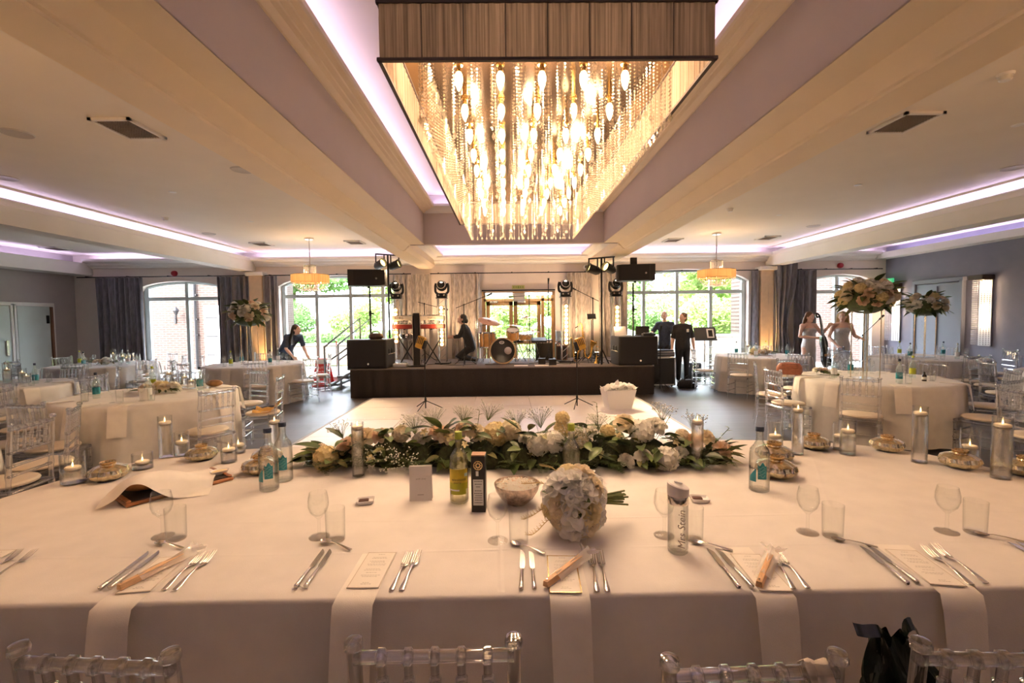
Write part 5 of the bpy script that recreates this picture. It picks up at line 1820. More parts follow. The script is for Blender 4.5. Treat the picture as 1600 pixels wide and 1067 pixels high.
def chair_parts(hi):
    n = 10 if hi else 6
    P = []
    b = MB()
    o = [(-.2, -.19), (.2, -.19), (.215, .17), (.17, .205), (-.17, .205), (-.215, .17)]
    b.lathe([(0, 0), (.17, 0), (.2, .008), (.205, .022), (.19, .036), (.1, .044), (0, .046)], 20, c=(0, .0, .425), sx=1.02, sy=1.0)
    P.append(('seat_pad', b.mesh('seat_pad', SEATM)))
    b = MB()
    for q in ((-.18, .19, .18, .19), (-.18, -.19, .18, -.19)):
        b.tube([(q[0], q[1], .405), (q[2], q[3], .405)], .017, n)
    for sx in (-1, 1):
        b.tube([(sx * .18, -.19, .405), (sx * .185, .19, .405)], .017, n)
    P.append(('seat_frame', b.mesh('seat_frame', ACRYL)))
    for sx in (-1, 1):
        b = MB()
        ringed(b, (sx * .18, .185, .0), (sx * .18, .185, .42), .016, (.12, .5, .9), n)
        P.append(('leg', b.mesh('leg', ACRYL)))
        b = MB()
        pts = spline([(sx * .185, -.225, 0), (sx * .183, -.2, .2), (sx * .18, -.19, .42), (sx * .178, -.2, .62), (sx * .177, -.225, .9)], 5)
        rs = []
        for i, p in enumerate(pts):
            rs.append(.0215 if i in (4, 9, 13, 17) else .016)
        b.tube(pts, rs, n)
        b.lathe([(.016, 0), (.021, .004), (.021, .016), (.018, .024), (0, .028)], n, c=(sx * .177, -.226, .895))
        P.append(('back_post', b.mesh('back_post', ACRYL)))
    b = MB()
    ringed(b, (-.177, -.223, .875), (.177, -.223, .875), .0145, [(k + 1) / 6 for k in range(5)], n)
    P.append(('top_rail', b.mesh('top_rail', ACRYL)))
    for z, y in ((.70, -.206), (.60, -.199), (.53, -.195)):
        b = MB()
        ringed(b, (-.178, y, z), (.178, y, z), .0105, [(k + 1) / 6 for k in range(5)] if z > .65 else (.1, .9), n)
        P.append(('cross_rail', b.mesh('cross_rail', ACRYL)))
    for k in range(5):
        x = -.177 + .354 * (k + 1) / 6
        b = MB()
        ringed(b, (x, -.206, .70), (x, -.222, .875), .0105, (.3, .65), n)
        P.append(('spindle', b.mesh('spindle', ACRYL)))
    for z in (.14, .26):
        for sx in (-1, 1):
            b = MB()
            ringed(b, (sx * .181, -.2, z), (sx * .18, .185, z), .0105, (.15, .85), n)
            P.append(('stretcher', b.mesh('stretcher', ACRYL)))
        b = MB()
        ringed(b, (-.18, .185, z + .03), (.18, .185, z + .03), .0105, (.15, .85), n)
        P.append(('stretcher', b.mesh('stretcher', ACRYL)))
    return P


CHI, CLO = chair_parts(True), chair_parts(False)


def chair(x, y, rz, label, group, hi=False, grp=None):
    t = thing('spindle_chair', label, 'chair', (x, y, 0), rz, group)
    for nm, me in (CHI if hi else CLO):
        link(nm, me, t)
    return t


# ================================================================== round tables
def cloth_mesh(r, h, seed, zhem=.02):
    rs = random.Random(seed)
    k = rs.randint(11, 14)
    ph = rs.uniform(0, 6)
    N = 112
    prof = [(0, 1, 0), (.5, 1, 0), (.93, 1, 0), (.985, .995, 0), (1.0, .975, 0), (1.004, .93, .1)] + [(1.006 + .005 * i, .93 - .93 * i / 8, .1 + .9 * i / 8) for i in range(1, 9)]
    vs, fs = [], []
    for q, (rf, zf, am) in enumerate(prof):
        for i in range(N):
            a = 2 * PI * i / N
            f = math.sin(k * a + ph + .7 * math.sin(3 * a)) * .5 + .35 * math.sin((k * 2 + 1) * a + 2 * ph)
            rr_ = r * rf + am * .055 * f
            z = zhem + (h - zhem) * zf + (.015 * am * math.sin(2 * a + ph) if q == len(prof) - 1 else 0)
            vs.append((rr_ * math.cos(a), rr_ * math.sin(a), z))
    for q in range(1, len(prof) - 1):
        for i in range(N):
            j = (i + 1) % N
            fs.append((q * N + i, q * N + j, (q + 1) * N + j, (q + 1) * N + i))
    fs.append(tuple(N + i for i in range(N))[::-1])
    me = bpy.data.meshes.new('tablecloth')
    me.from_pydata(vs, [], fs)
    me.materials.append(CLOTH)
    me.polygons.foreach_set('use_smooth', [True] * len(fs))
    me.set_sharp_from_angle(angle=math.radians(60))
    bm = bmesh.new()
    bm.from_mesh(me)
    bmesh.ops.recalc_face_normals(bm, faces=bm.faces)
    bmesh.ops.delete(bm, geom=[v for v in bm.verts if not v.link_faces], context='VERTS')
    bm.to_mesh(me)
    bm.free()
    return me


clothes = [cloth_mesh(.92, .76, s) for s in (1, 2, 3)]
board = MB().lathe([(0, .72), (.9, .72), (.9, .75), (0, .75)], 40).mesh('tabletop', OAK)
tleg = MB().cyl((0, 0, 0), (0, 0, .72), .02, n=8).mesh('leg', STEEL)
TZ = .762

# glassware shared by every table
wine_prof = [(0, 0), (.033, 0), (.034, .003), (.012, .008), (.0055, .016), (.0045, .05), (.005, .075), (.012, .085), (.027, .105), (.0335, .13), (.033, .155), (.028, .185), (.0268, .185), (.0315, .155), (.032, .13), (.0255, .107), (.011, .09), (0, .086)]
tum_prof = [(0, 0), (.031, 0), (.0325, .004), (.0345, .13), (.0332, .13), (.0312, .012), (.029, .009), (0, .008)]
WINE_HI = MB().lathe([(a * 1.2, c) for a, c in wine_prof], 24).mesh('wine_glass', GLASS)
TUM_HI = MB().lathe([(a * 1.12, c) for a, c in tum_prof], 24).mesh('tumbler', GLASS)
WINE_LO = MB().lathe([wine_prof[i] for i in (0, 1, 3, 5, 7, 8, 9, 11, 12, 13, 14, 17)], 10).mesh('wine_glass', GLASS)
TUM_LO = MB().lathe([tum_prof[i] for i in (0, 1, 3, 4, 5, 7)], 10).mesh('tumbler', GLASS)


def napkin_strip(w_, yin, ydrop, ztab, zlow, seed=0):
    """cloth strip lying on the table and hanging over its edge; edge at y=0, table towards +y"""
    rs = random.Random(seed)
    sk = rs.uniform(-.02, .02)

    def fn(u, v):
        s = v * (yin + .02 + ydrop)
        x = (u - .5) * w_
        if s < yin:
            y, z = yin - s, ztab
        elif s < yin + .02:
            a = (s - yin) / .02 * PI / 2
            y, z = -.012 * math.sin(a), ztab - .012 * (1 - math.cos(a))
        else:
            y, z = -.016 - .16 * (s - yin - .02) - .006 * math.sin((s - yin) * 6 + u * 2), ztab - .012 - (s - yin - .02)
        hang = max(0, s - yin)
        return (x * (1 - .12 * hang) + sk * hang, y - .004 * math.sin(u * PI) * (hang > 0), z)
    b = MB().grid(fn, 6, 16)
    return b.mesh('napkin', NAPKIN, ang=70)


NAPS = [napkin_strip(.17, .2, .3, TZ + .003, 0, s) for s in range(3)]
MENU = MB().box((0, 0, .002), (.1, .21, .003)).mesh('menu_card', mat('menu_card_paper', (.82, .77, .70), .6))
BOTB = [(0, 0), (.034, 0), (.036, .006), (.036, .175), (.03, .2), (.014, .235), (.0125, .275), (0, .275)]
SMALLB = MB().lathe(BOTB, 12).mesh('bottle', thinmat('bottle_clear', (.9, .97, .95), .14, (1, 1, 1), .06, (.7, .8, .8)))


def bottle_far(x, y, z, label, group, lab_m, cap_m):
    t = thing('bottle', label, 'bottle', (x, y, z), 0, group)
    link('bottle_body', SMALLB, t)
    MB().lathe([(.0368, .05), (.0372, .05), (.0372, .13), (.0368, .13)], 12).build('bottle_label', lab_m, t)
    MB().lathe([(0, .3), (.0145, .3), (.015, .27), (0, .27)], 10).build('cap', cap_m, t)


def candle_vase(x, y, z, r, h, water, label, group, lit=True, flat=False, n=24, cand=True, meshes={}):
    """glass cylinder with water and a floating candle"""
    t = thing('candle_vase' if not flat else 'votive_glass', label, 'candle holder', (x, y, z), 0, group)
    key = (round(r, 4), round(h, 4), round(water, 4), n)
    if key not in meshes:
        g = MB().lathe([(0, 0), (r, 0), (r, h), (r - .003, h), (r - .003, .008), (0, .008)], n).mesh('glass_cylinder', VASE)
        wv = MB().lathe([(0, .0085), (r - .0034, .0085), (r - .0034, water), (0, water)], n).mesh('water', WATER) if water > .012 else None
        rc = min(r * .86, .036)
        wx = MB().lathe([(0, -.012), (rc * .6, -.012), (rc, .002), (rc, .012), (rc * .85, .016), (0, .014)], 16).mesh('floating_candle', WAX)
        fl = MB().lathe([(0, .015), (.0028, .018), (.0038, .023), (.0024, .031), (0, .04)], 8).mesh('flame', FLAME)
        meshes[key] = (g, wv, wx, fl)
    g, wv, wx, fl = meshes[key]
    link('glass_cylinder', g, t)
    if wv:
        link('water', wv, t)
    if cand:
        c = link('floating_candle', wx, t, loc=(0, 0, water + .004 if water > .012 else .022))
        if lit:
            link('flame', fl, c)
    return t


# ------------------------------------------------------------------ flowers
PET = clothmat('cream_petal', (.88, .78, .60), .4)
PETW = clothmat('white_petal', (.90, .87, .80), .4)
PETY = clothmat('yellow_cream_petal', (.85, .72, .42), .4)
PETP = clothmat('blush_petal', (.86, .66, .50), .4)
LEAF1 = mat('dark_leaf', (.055, .085, .025), .38, noise=.4, scale=18)
LEAF2 = mat('mid_leaf', (.11, .15, .045), .4, noise=.4, scale=18)
LEAF3 = mat('olive_leaf', (.20, .19, .07), .5, noise=.35, scale=18)
STEM = mat('green_stem', (.12, .15, .04), .5, noise=.3, scale=25)


def petal(b, M, L, W, cup, curl, nu=4, nv=3):
    def fn(u, v):
        s = (v - .5) * 2
        wd = W * math.sin(PI * min(.97, .12 + u * .8)) ** .6
        x = s * wd * .5
        z = cup * (s * s) * wd + curl * u * u * L
        return (x, u * L, z)
    b.grid(fn, nu, nv, M=M)


def rose_mesh(m, r, seed, layers=5):
    rs = random.Random(seed)
    b = MB()
    for k in range(layers):
        f = k / (layers - 1)
        n = 3 + k
        tilt = 84 - 66 * f
        for q in range(n):
            a = 360 * q / n + k * 37 + rs.uniform(-8, 8)
            M = rot('Z', a) @ T(0, r * (.06 + .18 * f), -r * .1 * f) @ rot('X', tilt + rs.uniform(-5, 5))
            petal(b, M, r * (.78 + .22 * f), r * (.7 + .5 * f), .35 - .1 * f, -.12 - .4 * f, 4, 4)
    b.sph((0, 0, r * .25), r * .28, 8, 6)
    b.lathe([(0, -r * .25), (r * .3, -r * .12), (r * .34, r * .1), (0, r * .2)], 10)
    return b.mesh('rose', m, ang=60)


def hydra_mesh(m, r, seed, n=52):
    rs = random.Random(seed)
    b = MB()
    b.sph((0, 0, 0), r * .82, 10, 7)
    for k in range(n):
        z = 1 - 1.55 * (k + .5) / n
        a = k * 2.39996
        q = math.sqrt(max(0, 1 - z * z))
        d = Vector((q * math.cos(a), q * math.sin(a), z))
        u, v, _ = frame(d)
        M = T(*(d * r * (.86 + rs.uniform(-.05, .1)))) @ Matrix((u, v, d)).transposed().to_4x4() @ rot('Z', rs.uniform(0, 90))
        s = r * .3
        for p in range(4):
            petal(b, M @ rot('Z', 90 * p), s, s * .95, .1, .25, 2, 2)
    return b.mesh('hydrangea', m, ang=60)


def orchid_mesh(m, r):
    b = MB()
    for p in range(5):
        petal(b, rot('Z', 72 * p) @ rot('X', 18), r, r * (.75 if p % 2 else .5), .12, -.25, 4, 3)
    b.sph((0, 0, r * .12), r * .16, 8, 5)
    petal(b, rot('Z', 36) @ rot('X', 50), r * .5, r * .4, .5, .3, 3, 3)
    return b.mesh('orchid_bloom', m, ang=60)


def leaf_mesh(m, L, W, bend=.25):
    def fn(u, v):
        s = (v - .5) * 2
        wd = W * (math.sin(PI * u ** .8) ** .8 + .02)
        return (s * wd * .5, u * L, -bend * u * u * L + .18 * abs(s) * wd)
    b = MB().grid(fn, 7, 4)
    b.tube([(0, -.02, .0), (0, 0, 0), (0, L * .5, -bend * .25 * L - .0006)], [.0016, .0014, .0007], 5)
    return b.mesh('leaf', m, ang=70)


def gyps_mesh(seed, n=64, spread=.085, h=.11):
    """gypsophila sprig: fine stems with little white buds"""
    rs = random.Random(seed)
    b = MB()
    for _ in range(n):
        a, q = rs.uniform(0, 2 * PI), math.sqrt(rs.uniform(0, 1)) * spread
        e = Vector((q * math.cos(a), q * math.sin(a), h * rs.uniform(.6, 1.05)))
        b.tube([(0, 0, 0), e * .5 + Vector((0, 0, .012)), e], .0005, 3, cap=False, mi=1)
        s = rs.uniform(.0035, .0062)
        b.add([e + Vector(d) * s for d in ((1, 0, 0), (-1, 0, 0), (0, 1, 0), (0, -1, 0), (0, 0, 1), (0, 0, -1))], [(0, 2, 4), (2, 1, 4), (1, 3, 4), (3, 0, 4), (2, 0, 5), (1, 2, 5), (3, 1, 5), (0, 3, 5)])
    return b.mesh('gypsophila', [PETW, STEM], smooth=False)


def fern_mesh(seed, L=.16, n=13):
    rs = random.Random(seed)
    b = MB()
    b.tube([(0, 0, 0), (0, L * .5, .015), (0, L, .0)], [.002, .0015, .0006], 4)
    for k in range(n):
        u = (k + 1) / n
        for s in (-1, 1):
            l = .035 * (1.1 - u * .7)
            M = T(0, u * L, .015 * math.sin(u * PI)) @ rot('Z', s * -58 + rs.uniform(-6, 6)) @ rot('X', rs.uniform(-15, 15))
            b.grid(lambda p, q: ((q - .5) * .009 * math.sin(PI * min(.97, p + .05)), p * l, 0), 3, 2, M=M)
    return b.mesh('fern_sprig', LEAF1, smooth=False)


ROSES = [rose_mesh(PET, .042, 1), rose_mesh(PETW, .04, 2), rose_mesh(PETP, .04, 3), rose_mesh(PETW, .05, 4, 6)]
HYDS = [hydra_mesh(PETW, .062, 1), hydra_mesh(PETY, .058, 2), hydra_mesh(PET, .06, 3)]
ORCH = [orchid_mesh(PETY, .032), orchid_mesh(PETW, .03)]
LEAVES = [leaf_mesh(LEAF1, .12, .052), leaf_mesh(LEAF2, .10, .048, .4), leaf_mesh(LEAF1, .15, .06, .15), leaf_mesh(LEAF3, .11, .035, .3), leaf_mesh(LEAF2, .13, .06, .1)]
GYPS = [gyps_mesh(1), gyps_mesh(2)]
FERN = [fern_mesh(1), fern_mesh(2, .13, 11)]
BUD = MB().sph((0, 0, 0), .024, 10, 7, (1, 1, 1.1)).mesh('bud', PETW)


def aim(d, roll=0.0):
    """rotation whose local +Z points along d"""
    return Vector(d).to_track_quat('Z', 'Y').to_matrix().to_4x4() @ Matrix.Rotation(roll, 4, 'Z')


def put(nm, me, par, loc, M, s=1.0):
    o = link(nm, me, par)
    o.matrix_basis = T(*loc) @ M @ Matrix.Scale(s, 4)
    return o


def leaf_at(par, me, loc, az, el, s=1.0, roll=0.0):
    """leaf whose +Y points along azimuth az, elevation el"""
    M = Matrix.Rotation(az - PI / 2, 4, 'Z') @ Matrix.Rotation(el, 4, 'X') @ Matrix.Rotation(roll, 4, 'Y')
    return put('leaf', me, par, loc, M, s)


def flower_ball(t, zc, rx, rz_, n, s, leaves=26, seed=0, base=True):
    rs = random.Random(seed)
    b = MB().sph((0, 0, zc - .05 * s), 1, 14, 9, (rx * .8, rx * .8, rz_ * .8))
    b.build('foliage_core', LEAF1, t)
    for k in range(n):
        z = 1 - 1.5 * (k + .5) / n
        a = k * 2.4 + rs.uniform(-.3, .3)
        q = math.sqrt(max(0, 1 - z * z))
        d = Vector((q * math.cos(a), q * math.sin(a), z))
        p = (d.x * rx * .86, d.y * rx * .86, zc + d.z * rz_ * .86)
        if rs.random() < .3:
            put('hydrangea', rs.choice(HYDS), t, p, aim(d, rs.uniform(0, 6)), s * 1.25)
        else:
            put('rose', rs.choice(ROSES), t, p, aim(d, rs.uniform(0, 6)), s * 1.5)
    for k in range(leaves):
        a = 2.4 * k + rs.uniform(-.2, .2)
        e = rs.uniform(-.6, .8)
        leaf_at(t, rs.choice(LEAVES), tuple(Vector((0, 0, zc)) + Vector((math.cos(a) * math.cos(e * 1.6) * rx, math.sin(a) * math.cos(e * 1.6) * rx, math.sin(e * 1.6) * rz_)) * .8), a, e, s * rs.uniform(1.0, 1.6), rs.uniform(-.6, .6))


CLEARP = thinmat('clear_rod', (.95, .97, 1), .2, (1, 1, 1), .08, (.9, .95, 1))
GOLDP = mat('pale_gold_rod', (.75, .6, .42), .25, 1)


def tall_flowers(x, y, ztop, s, rx, rz_, n, label, seed, rod=GOLDP):
    t = thing('tall_flower_stand', label, 'flowers', (x, y, TZ), 0, 'tall flower stands on the round tables')
    h = ztop - TZ
    for k in range(4):
        a = PI / 4 + k * PI / 2
        MB().cyl((.16 * math.cos(a), .16 * math.sin(a), 0), (.16 * math.cos(a), .16 * math.sin(a), h), .006, n=8).build('rod', rod, t)
    for z in (.005, h):
        MB().box((0, 0, z), (.28, .28, .008), .002).build('plate', CLEARP, t)
    rs = random.Random(seed)
    bub = MB().sph((0, 0, 0), .032, 10, 7).mesh('glass_bubble', GLASS)
    MB().cyl((0, 0, .1), (0, 0, h), .002, n=5).build('hanging_wire', STEEL, t)
    for k in range(9):
        link('glass_bubble', bub, t, loc=(rs.uniform(-.04, .04), rs.uniform(-.03, .03), h - .07 - k * .075), scale=rs.uniform(.7, 1.3))
    flower_ball(t, h + rz_ * .85, rx, rz_, n, s, 64, seed)


FLAMEW = _M['warm_bulb'] if 'warm_bulb' in _M else FLAME
TEAL = mat('teal_label', (.02, .22, .27), .4, noise=.3, scale=20)
GREENL = mat('lime_label', (.45, .5, .04), .4)
NAVYCAP = mat('navy_cap', (.01, .02, .05), .35)


def low_garland(x, y, seed, n, label):
    t = thing('table_garland', label, 'flowers', (x, y, TZ), 0, None)
    rs = random.Random(seed)
    for k in range(26):
        a = rs.uniform(0, 2 * PI)
        q = rs.uniform(.05, .22)
        leaf_at(t, rs.choice(LEAVES), (q * math.cos(a) * 1.3, q * math.sin(a) * .7, .035 + rs.uniform(0, .03)), a, rs.uniform(-.1, .5), rs.uniform(.7, 1.1), rs.uniform(-.5, .5))
    for k in range(n):
        a = k * 2.4
        q = .03 + .14 * k / n
        d = Vector((math.cos(a) * .5, math.sin(a) * .5, 1)).normalized()
        put('rose' if k % 3 else 'hydrangea', rs.choice(ROSES if k % 3 else HYDS), t, (q * math.cos(a) * 1.3, q * math.sin(a) * .8, .075), aim(d), rs.uniform(1, 1.4))


TABLES = [  # name phrase, x, y, chair angles (deg), seed
    ('the candle garland table', -4.35, 5.75, (-30, -92, 18, 62, 108, 152, 198, 242)),
    ('the corner round table', -8.6, 10.1, (-22, 24, 70, 115, 160, 205, 250, 295)),
    ('the table below the waitress', -5.2, 9.75, (-20, -62, 28, 112, 155, 200, 245)),
    ('the table before the pale doors', -7.35, 6.7, (-40, 5, 48, 95, 140, 230, 275)),
    ('the brown handbag table', 5.0, 6.35, (-133, -176, -72, -22, 22, 148, 105, 62)),
    ('the music stand table', 5.55, 10.2, (175, -135, -92, -50, -10, 60, 110)),
    ('the panelled door table', 8.4, 9.3, (-150, -105, -60, -10, 35, 85, 130, 170)),
    ('the cropped table past the chairs', 8.5, 6.5, (165, 205, 120, 250, 75)),
    ('the cropped table, tray side', -5.0, 3.35, (8, 32)),
    ('the cropped table, gold votive side', 6.25, 4.2, (172, 205)),
]
CAM = Vector((0, 0, 1.62))


def side_word(ang, x, y):
    """where round the table a chair stands, seen from the camera"""
    d = math.degrees(math.atan2(-y, -x))
    r = (ang - d + 360) % 360
    names = ['nearest', 'near right', 'right', 'far right', 'farthest', 'far left', 'left', 'near left']
    return names[int(((r + 22.5) % 360) // 45)]


used = {}
for ti, (ph, x, y, angs) in enumerate(TABLES):
    t = thing('round_table', 'wooden round folding table under the cloth, ' + ph, 'table', (x, y, 0), 0, 'round tables')
    link('tabletop', board, t)
    for k in range(4):
        a = PI / 4 + k * PI / 2
        link('leg', tleg, t, loc=(.6 * math.cos(a), .6 * math.sin(a), 0))
    o = link('tablecloth', clothes[ti % 3], loc=(x, y, 0), rot=(0, 0, ti * 1.1))
    tag(o, 'ivory linen cloth draped to the floor over ' + ph, 'tablecloth', 'cloths on the round tables')
    for a in angs:
        R_ = 1.215
        ar = math.radians(a)
        sw = side_word(a, x, y)
        key = (ph, sw)
        used[key] = used.get(key, 0) + 1
        extra = '' if used[key] == 1 else ', second there'
        chair(x + R_ * math.cos(ar), y + R_ * math.sin(ar), ar + PI / 2 + random.Random(a + ti).uniform(-.12, .12), 'clear acrylic chair at the %s side of %s%s' % (sw, ph, extra), 'acrylic chairs around the round tables', hi=ti in (0, 4, 8, 9))
    if ti > 7:
        continue
    rs = random.Random(40 + ti)
    far = ti in (1, 2, 5, 6)
    for q, a in enumerate(angs):
        ar = math.radians(a + 22)
        ca, sa = math.cos(ar), math.sin(ar)
        n_ = link('napkin', NAPS[q % 3], loc=(x + .932 * ca, y + .932 * sa, 0), rot=(0, 0, ar + PI / 2))
        sw = side_word(a, x, y) + ' seat'
        used[ph, q] = sw
        if [used.get((ph, k)) for k in range(q)].count(sw):
            sw = 'second ' + sw
        tag(n_, 'ivory napkin strip hanging at the %s of %s' % (sw, ph), 'napkin', 'napkins on the round tables')
        m_ = link('menu_card', MENU, loc=(x + .79 * ca, y + .79 * sa, TZ + .003), rot=(0, 0, ar + PI / 2))
        tag(m_, 'cream menu card at the %s of %s' % (sw, ph), 'menu card', 'menu cards on ' + ph)
        for (dr, da, me, nm, lab) in ((.6, .16, WINE_LO, 'wine_glass', 'small clear wine glass at the %s of '), (.62, .30, TUM_LO, 'tumbler', 'straight clear tumbler at the %s of ')):
            g = link(nm, me, loc=(x + dr * math.cos(ar + da), y + dr * math.sin(ar + da), TZ))
            tag(g, lab % sw + ph, 'glass', ('wine glasses on ' if nm[0] == 'w' else 'tumblers on ') + ph)
    # bottles
    for q in range(4):
        a = q * 1.57 + .6 + ti
        bottle_far(x + .5 * math.cos(a), y + .5 * math.sin(a), TZ, '%s bottle on %s' % (('teal labelled clear', 'green labelled clear', 'navy capped teal labelled', 'plain white labelled clear')[q], ph), 'bottles on ' + ph, (TEAL, GREENL, TEAL, WHITEP)[q], (NAVYCAP, GREENL, NAVYCAP, WHITEP)[q])

# centrepieces
tall_flowers(-5.28, 9.7, 1.58, 1.15, .38, .26, 24, 'tall stand of cream and blush flowers with glass bubbles before the dark curtains', 3)
tall_flowers(4.85, 6.3, 1.67, .95, .345, .235, 38, 'large tall stand of peach roses and leaves near the two singers', 5)
tall_flowers(8.35, 9.3, 1.62, 1.0, .36, .22, 20, 'tall stand of white flowers with dark leaves before the grey panelled door', 7)
low_garland(-4.35, 5.85, 4, 9, 'low garland of roses and dark leaves among candles on the large round table')
low_garland(-8.6, 10.1, 6, 8, 'low flower cluster among bottles on the corner table by the pale doors')
low_garland(5.6, 10.2, 8, 10, 'low white and green flower cluster on the table by the music stand')
for ph, x, y, sz in (('the candle garland table', -4.35, 5.85, 1), ('the corner round table', -8.6, 10.1, 1), ('the music stand table', 5.55, 10.2, 1), ('the table before the pale doors', -7.35, 6.7, 1)):
    for k, (dx, dy, h) in enumerate(((-.1, .36, .30), (.06, .42, .21), (.2, .34, .14))):
        candle_vase(x + dx, y + dy, TZ, .05, h, h * .62, '%s glass cylinder with floating candle on %s' % (('tallest', 'middle', 'shortest')[k], ph), 'candle cylinders on the round tables', n=16)
# oddments on the round tables
t = thing('handbag', 'rust brown handbag standing at the edge of the round table near the singers', 'handbag', (4.15, 6.85, TZ), -.5)
LEATH = mat('rust_leather', (.36, .13, .07), .5, noise=.15, scale=30)
MB().lathe([(0, 0), (.15, 0), (.17, .04), (.165, .11), (.13, .16), (.04, .175), (0, .17)], 22, sy=.45).build('bag_body', LEATH, t)
MB().tube(spline([(-.12, 0, .13), (-.15, -.02, .05), (-.2, -.06, -.1), (-.2, -.07, -.22), (-.16, -.06, -.25)], 5), .006, 6).build('strap', LEATH, t)
MB().box((0, -.07, .12), (.22, .02, .06), .008).build('flap', LEATH, t)
t = thing('posy', 'small wrapped posy of cream roses lying on the table beside the handbag', 'flowers', (4.55, 6.75, TZ), 0)
for k in range(7):
    a = k * 2.4
    put('rose', ROSES[k % 3], t, (.06 * math.cos(a) * (k > 0), .05 * math.sin(a) * (k > 0) + .02, .07), aim((math.cos(a) * .5, .2, .8)), 1.0)
for k in range(7):
    leaf_at(t, LEAVES[k % 5], (0, 0, .06), k * .9, -.1, .9)
MB().tube([(0, 0, .06), (.08, -.1, .03), (.14, -.18, .018)], [.03, .02, .016], 8).build('stem_bundle', STEM, t)
t = thing('dark_bottle', 'tiny dark glass bottle with pale label on the table with the handbag', 'bottle', (5.35, 5.95, TZ))
MB().lathe([(0, 0), (.025, 0), (.025, .07), (.01, .09), (.01, .12), (0, .12)], 12).build('bottle_body', mat('brown_glass', (.02, .01, .006), .1), t)
MB().lathe([(.0255, .02), (.026, .02), (.026, .055), (.0255, .055)], 12).build('bottle_label', WHITEP, t)
t = tag(MB().grid(lambda u, v: ((u - .5) * .34 + .02 * math.sin(v * 7), (v - .5) * .3, .46 + .03 * math.sin(u * 8) * math.cos(v * 6) + .3 * max(0, .35 - v) ** 1.2), 12, 12).build('folded_jacket', clothmat('amber_jacket', (.72, .42, .14), .15)), 'amber folded jacket lying on an acrylic chair beside the candle garland table', 'jacket')
t.location = (-4.30 + 1.22 * math.cos(math.radians(18)), 5.75 + 1.2 * math.sin(math.radians(18)), .02)
t.rotation_euler = (0, 0, 1.9)
t = thing('bread_loaf', 'small brown crusty loaf on the candle garland table', 'bread', (-3.95, 6.35, TZ))
MB().sph((0, 0, .045), 1, 14, 8, (.11, .07, .045)).build('loaf', mat('bread_crust', (.32, .16, .06), .7, noise=.4, scale=18, bump=.5, bscale=30), t)
t = thing('place_card', 'white upright place card on the candle garland table', 'card', (-4.05, 5.25, TZ), .3)
MB().box((0, 0, .07), (.09, .002, .14)).build('front_leaf', WHITEP, t)
MB().box((0, .02, .07), (.09, .002, .14), M=rot('X', -8)).build('back_leaf', WHITEP, t)
# ================================================================== the long head table
TT = .75


def head_outline(N=240, n=4.7, x0=.1, y0=1.44, a=2.68, bb=1.86):
    pts = []
    for k in range(N):
        t = 2 * PI * k / N
        c, s = math.cos(t), math.sin(t)
        if s >= 0:
            q = (abs(c) ** n + abs(s) ** n) ** (-1 / n)
            pts.append((x0 + a * q * c, y0 + .12 + (bb - .12) * q * s))
        else:
            m = 14
            q = (abs(c) ** m + abs(s) ** m) ** (-1 / m)
            pts.append((x0 + a * q * c, y0 + .12 + .12 * q * s))
    return pts


OUT = head_outline()
N = len(OUT)
nrm = []
for i in range(N):
    a, c = Vector(OUT[i - 1]), Vector(OUT[(i + 1) % N])
    d = (c - a).normalized()
    nrm.append(Vector((d.y, -d.x)))
acc = [0.0]
for i in range(1, N):
    acc.append(acc[-1] + (Vector(OUT[i]) - Vector(OUT[i - 1])).length)
vs, fs = [], []
rings = []
ctr = Vector((.1, 2.4))
prof = [(.0, 0, 0, .35), (0, 0, 0, .7), (0, 0, 0, .93), (-.012, 0, 0, 1), (-.003, -.004, 0, 1), (0, -.014, 0, 1)] + [(.004 * i, -.014 - .715 * i / 8, i / 8, 1) for i in range(1, 9)]
for off, dz, am, sc_ in prof:
    rg = []
    for i in range(N):
        p = Vector(OUT[i])
        if sc_ < 1:
            p = ctr + Vector(((p.x - ctr.x) * sc_, (p.y - ctr.y) * sc_))
        f = math.sin(acc[i] * 11 + 1.3 * math.sin(acc[i] * 3.1)) * .6 + .4 * math.sin(acc[i] * 5.3 + 1)
        o_ = off + (am * .022 * (f + .6) if am else 0)
        p = p + nrm[i] * o_
        rg.append(len(vs))
        vs.append((p.x, p.y, TT + dz))
    rings.append(rg)
for a, c in zip(rings, rings[1:]):
    for i in range(N):
        j = (i + 1) % N
        fs.append((a[i], a[j], c[j], c[i]))
fs.append(tuple(rings[0])[::-1])
me = bpy.data.meshes.new('tablecloth')
me.from_pydata(vs, [], fs)
HCLOTH = clothmat('head_table_linen', (.80, .755, .72), .08, noise=.035)
me.materials.append(HCLOTH)
me.polygons.foreach_set('use_smooth', [True] * len(fs))
me.set_sharp_from_angle(angle=math.radians(70))
bm = bmesh.new()
bm.from_mesh(me)
bmesh.ops.recalc_face_normals(bm, faces=bm.faces)
bm.to_mesh(me)
bm.free()
tag(link('tablecloth', me), 'wide white linen cloth over the long round-ended head table, nearly to the floor', 'tablecloth')
t = thing('head_table', 'wooden top and legs of the long head table hidden under its white cloth', 'table', (0, 0, 0))
b = MB()
ins = [(ctr.x + (p[0] - ctr.x) * .985, ctr.y + (p[1] - ctr.y) * .97) for p in OUT[::4]]
b.prism(ins, TT - .04, TT - .006)
b.build('tabletop', OAK, t)
for x in (-2.0, -.7, .9, 2.2):
    for y in (1.9, 2.9):
        link('leg', tleg, t, loc=(x, y, -.02))
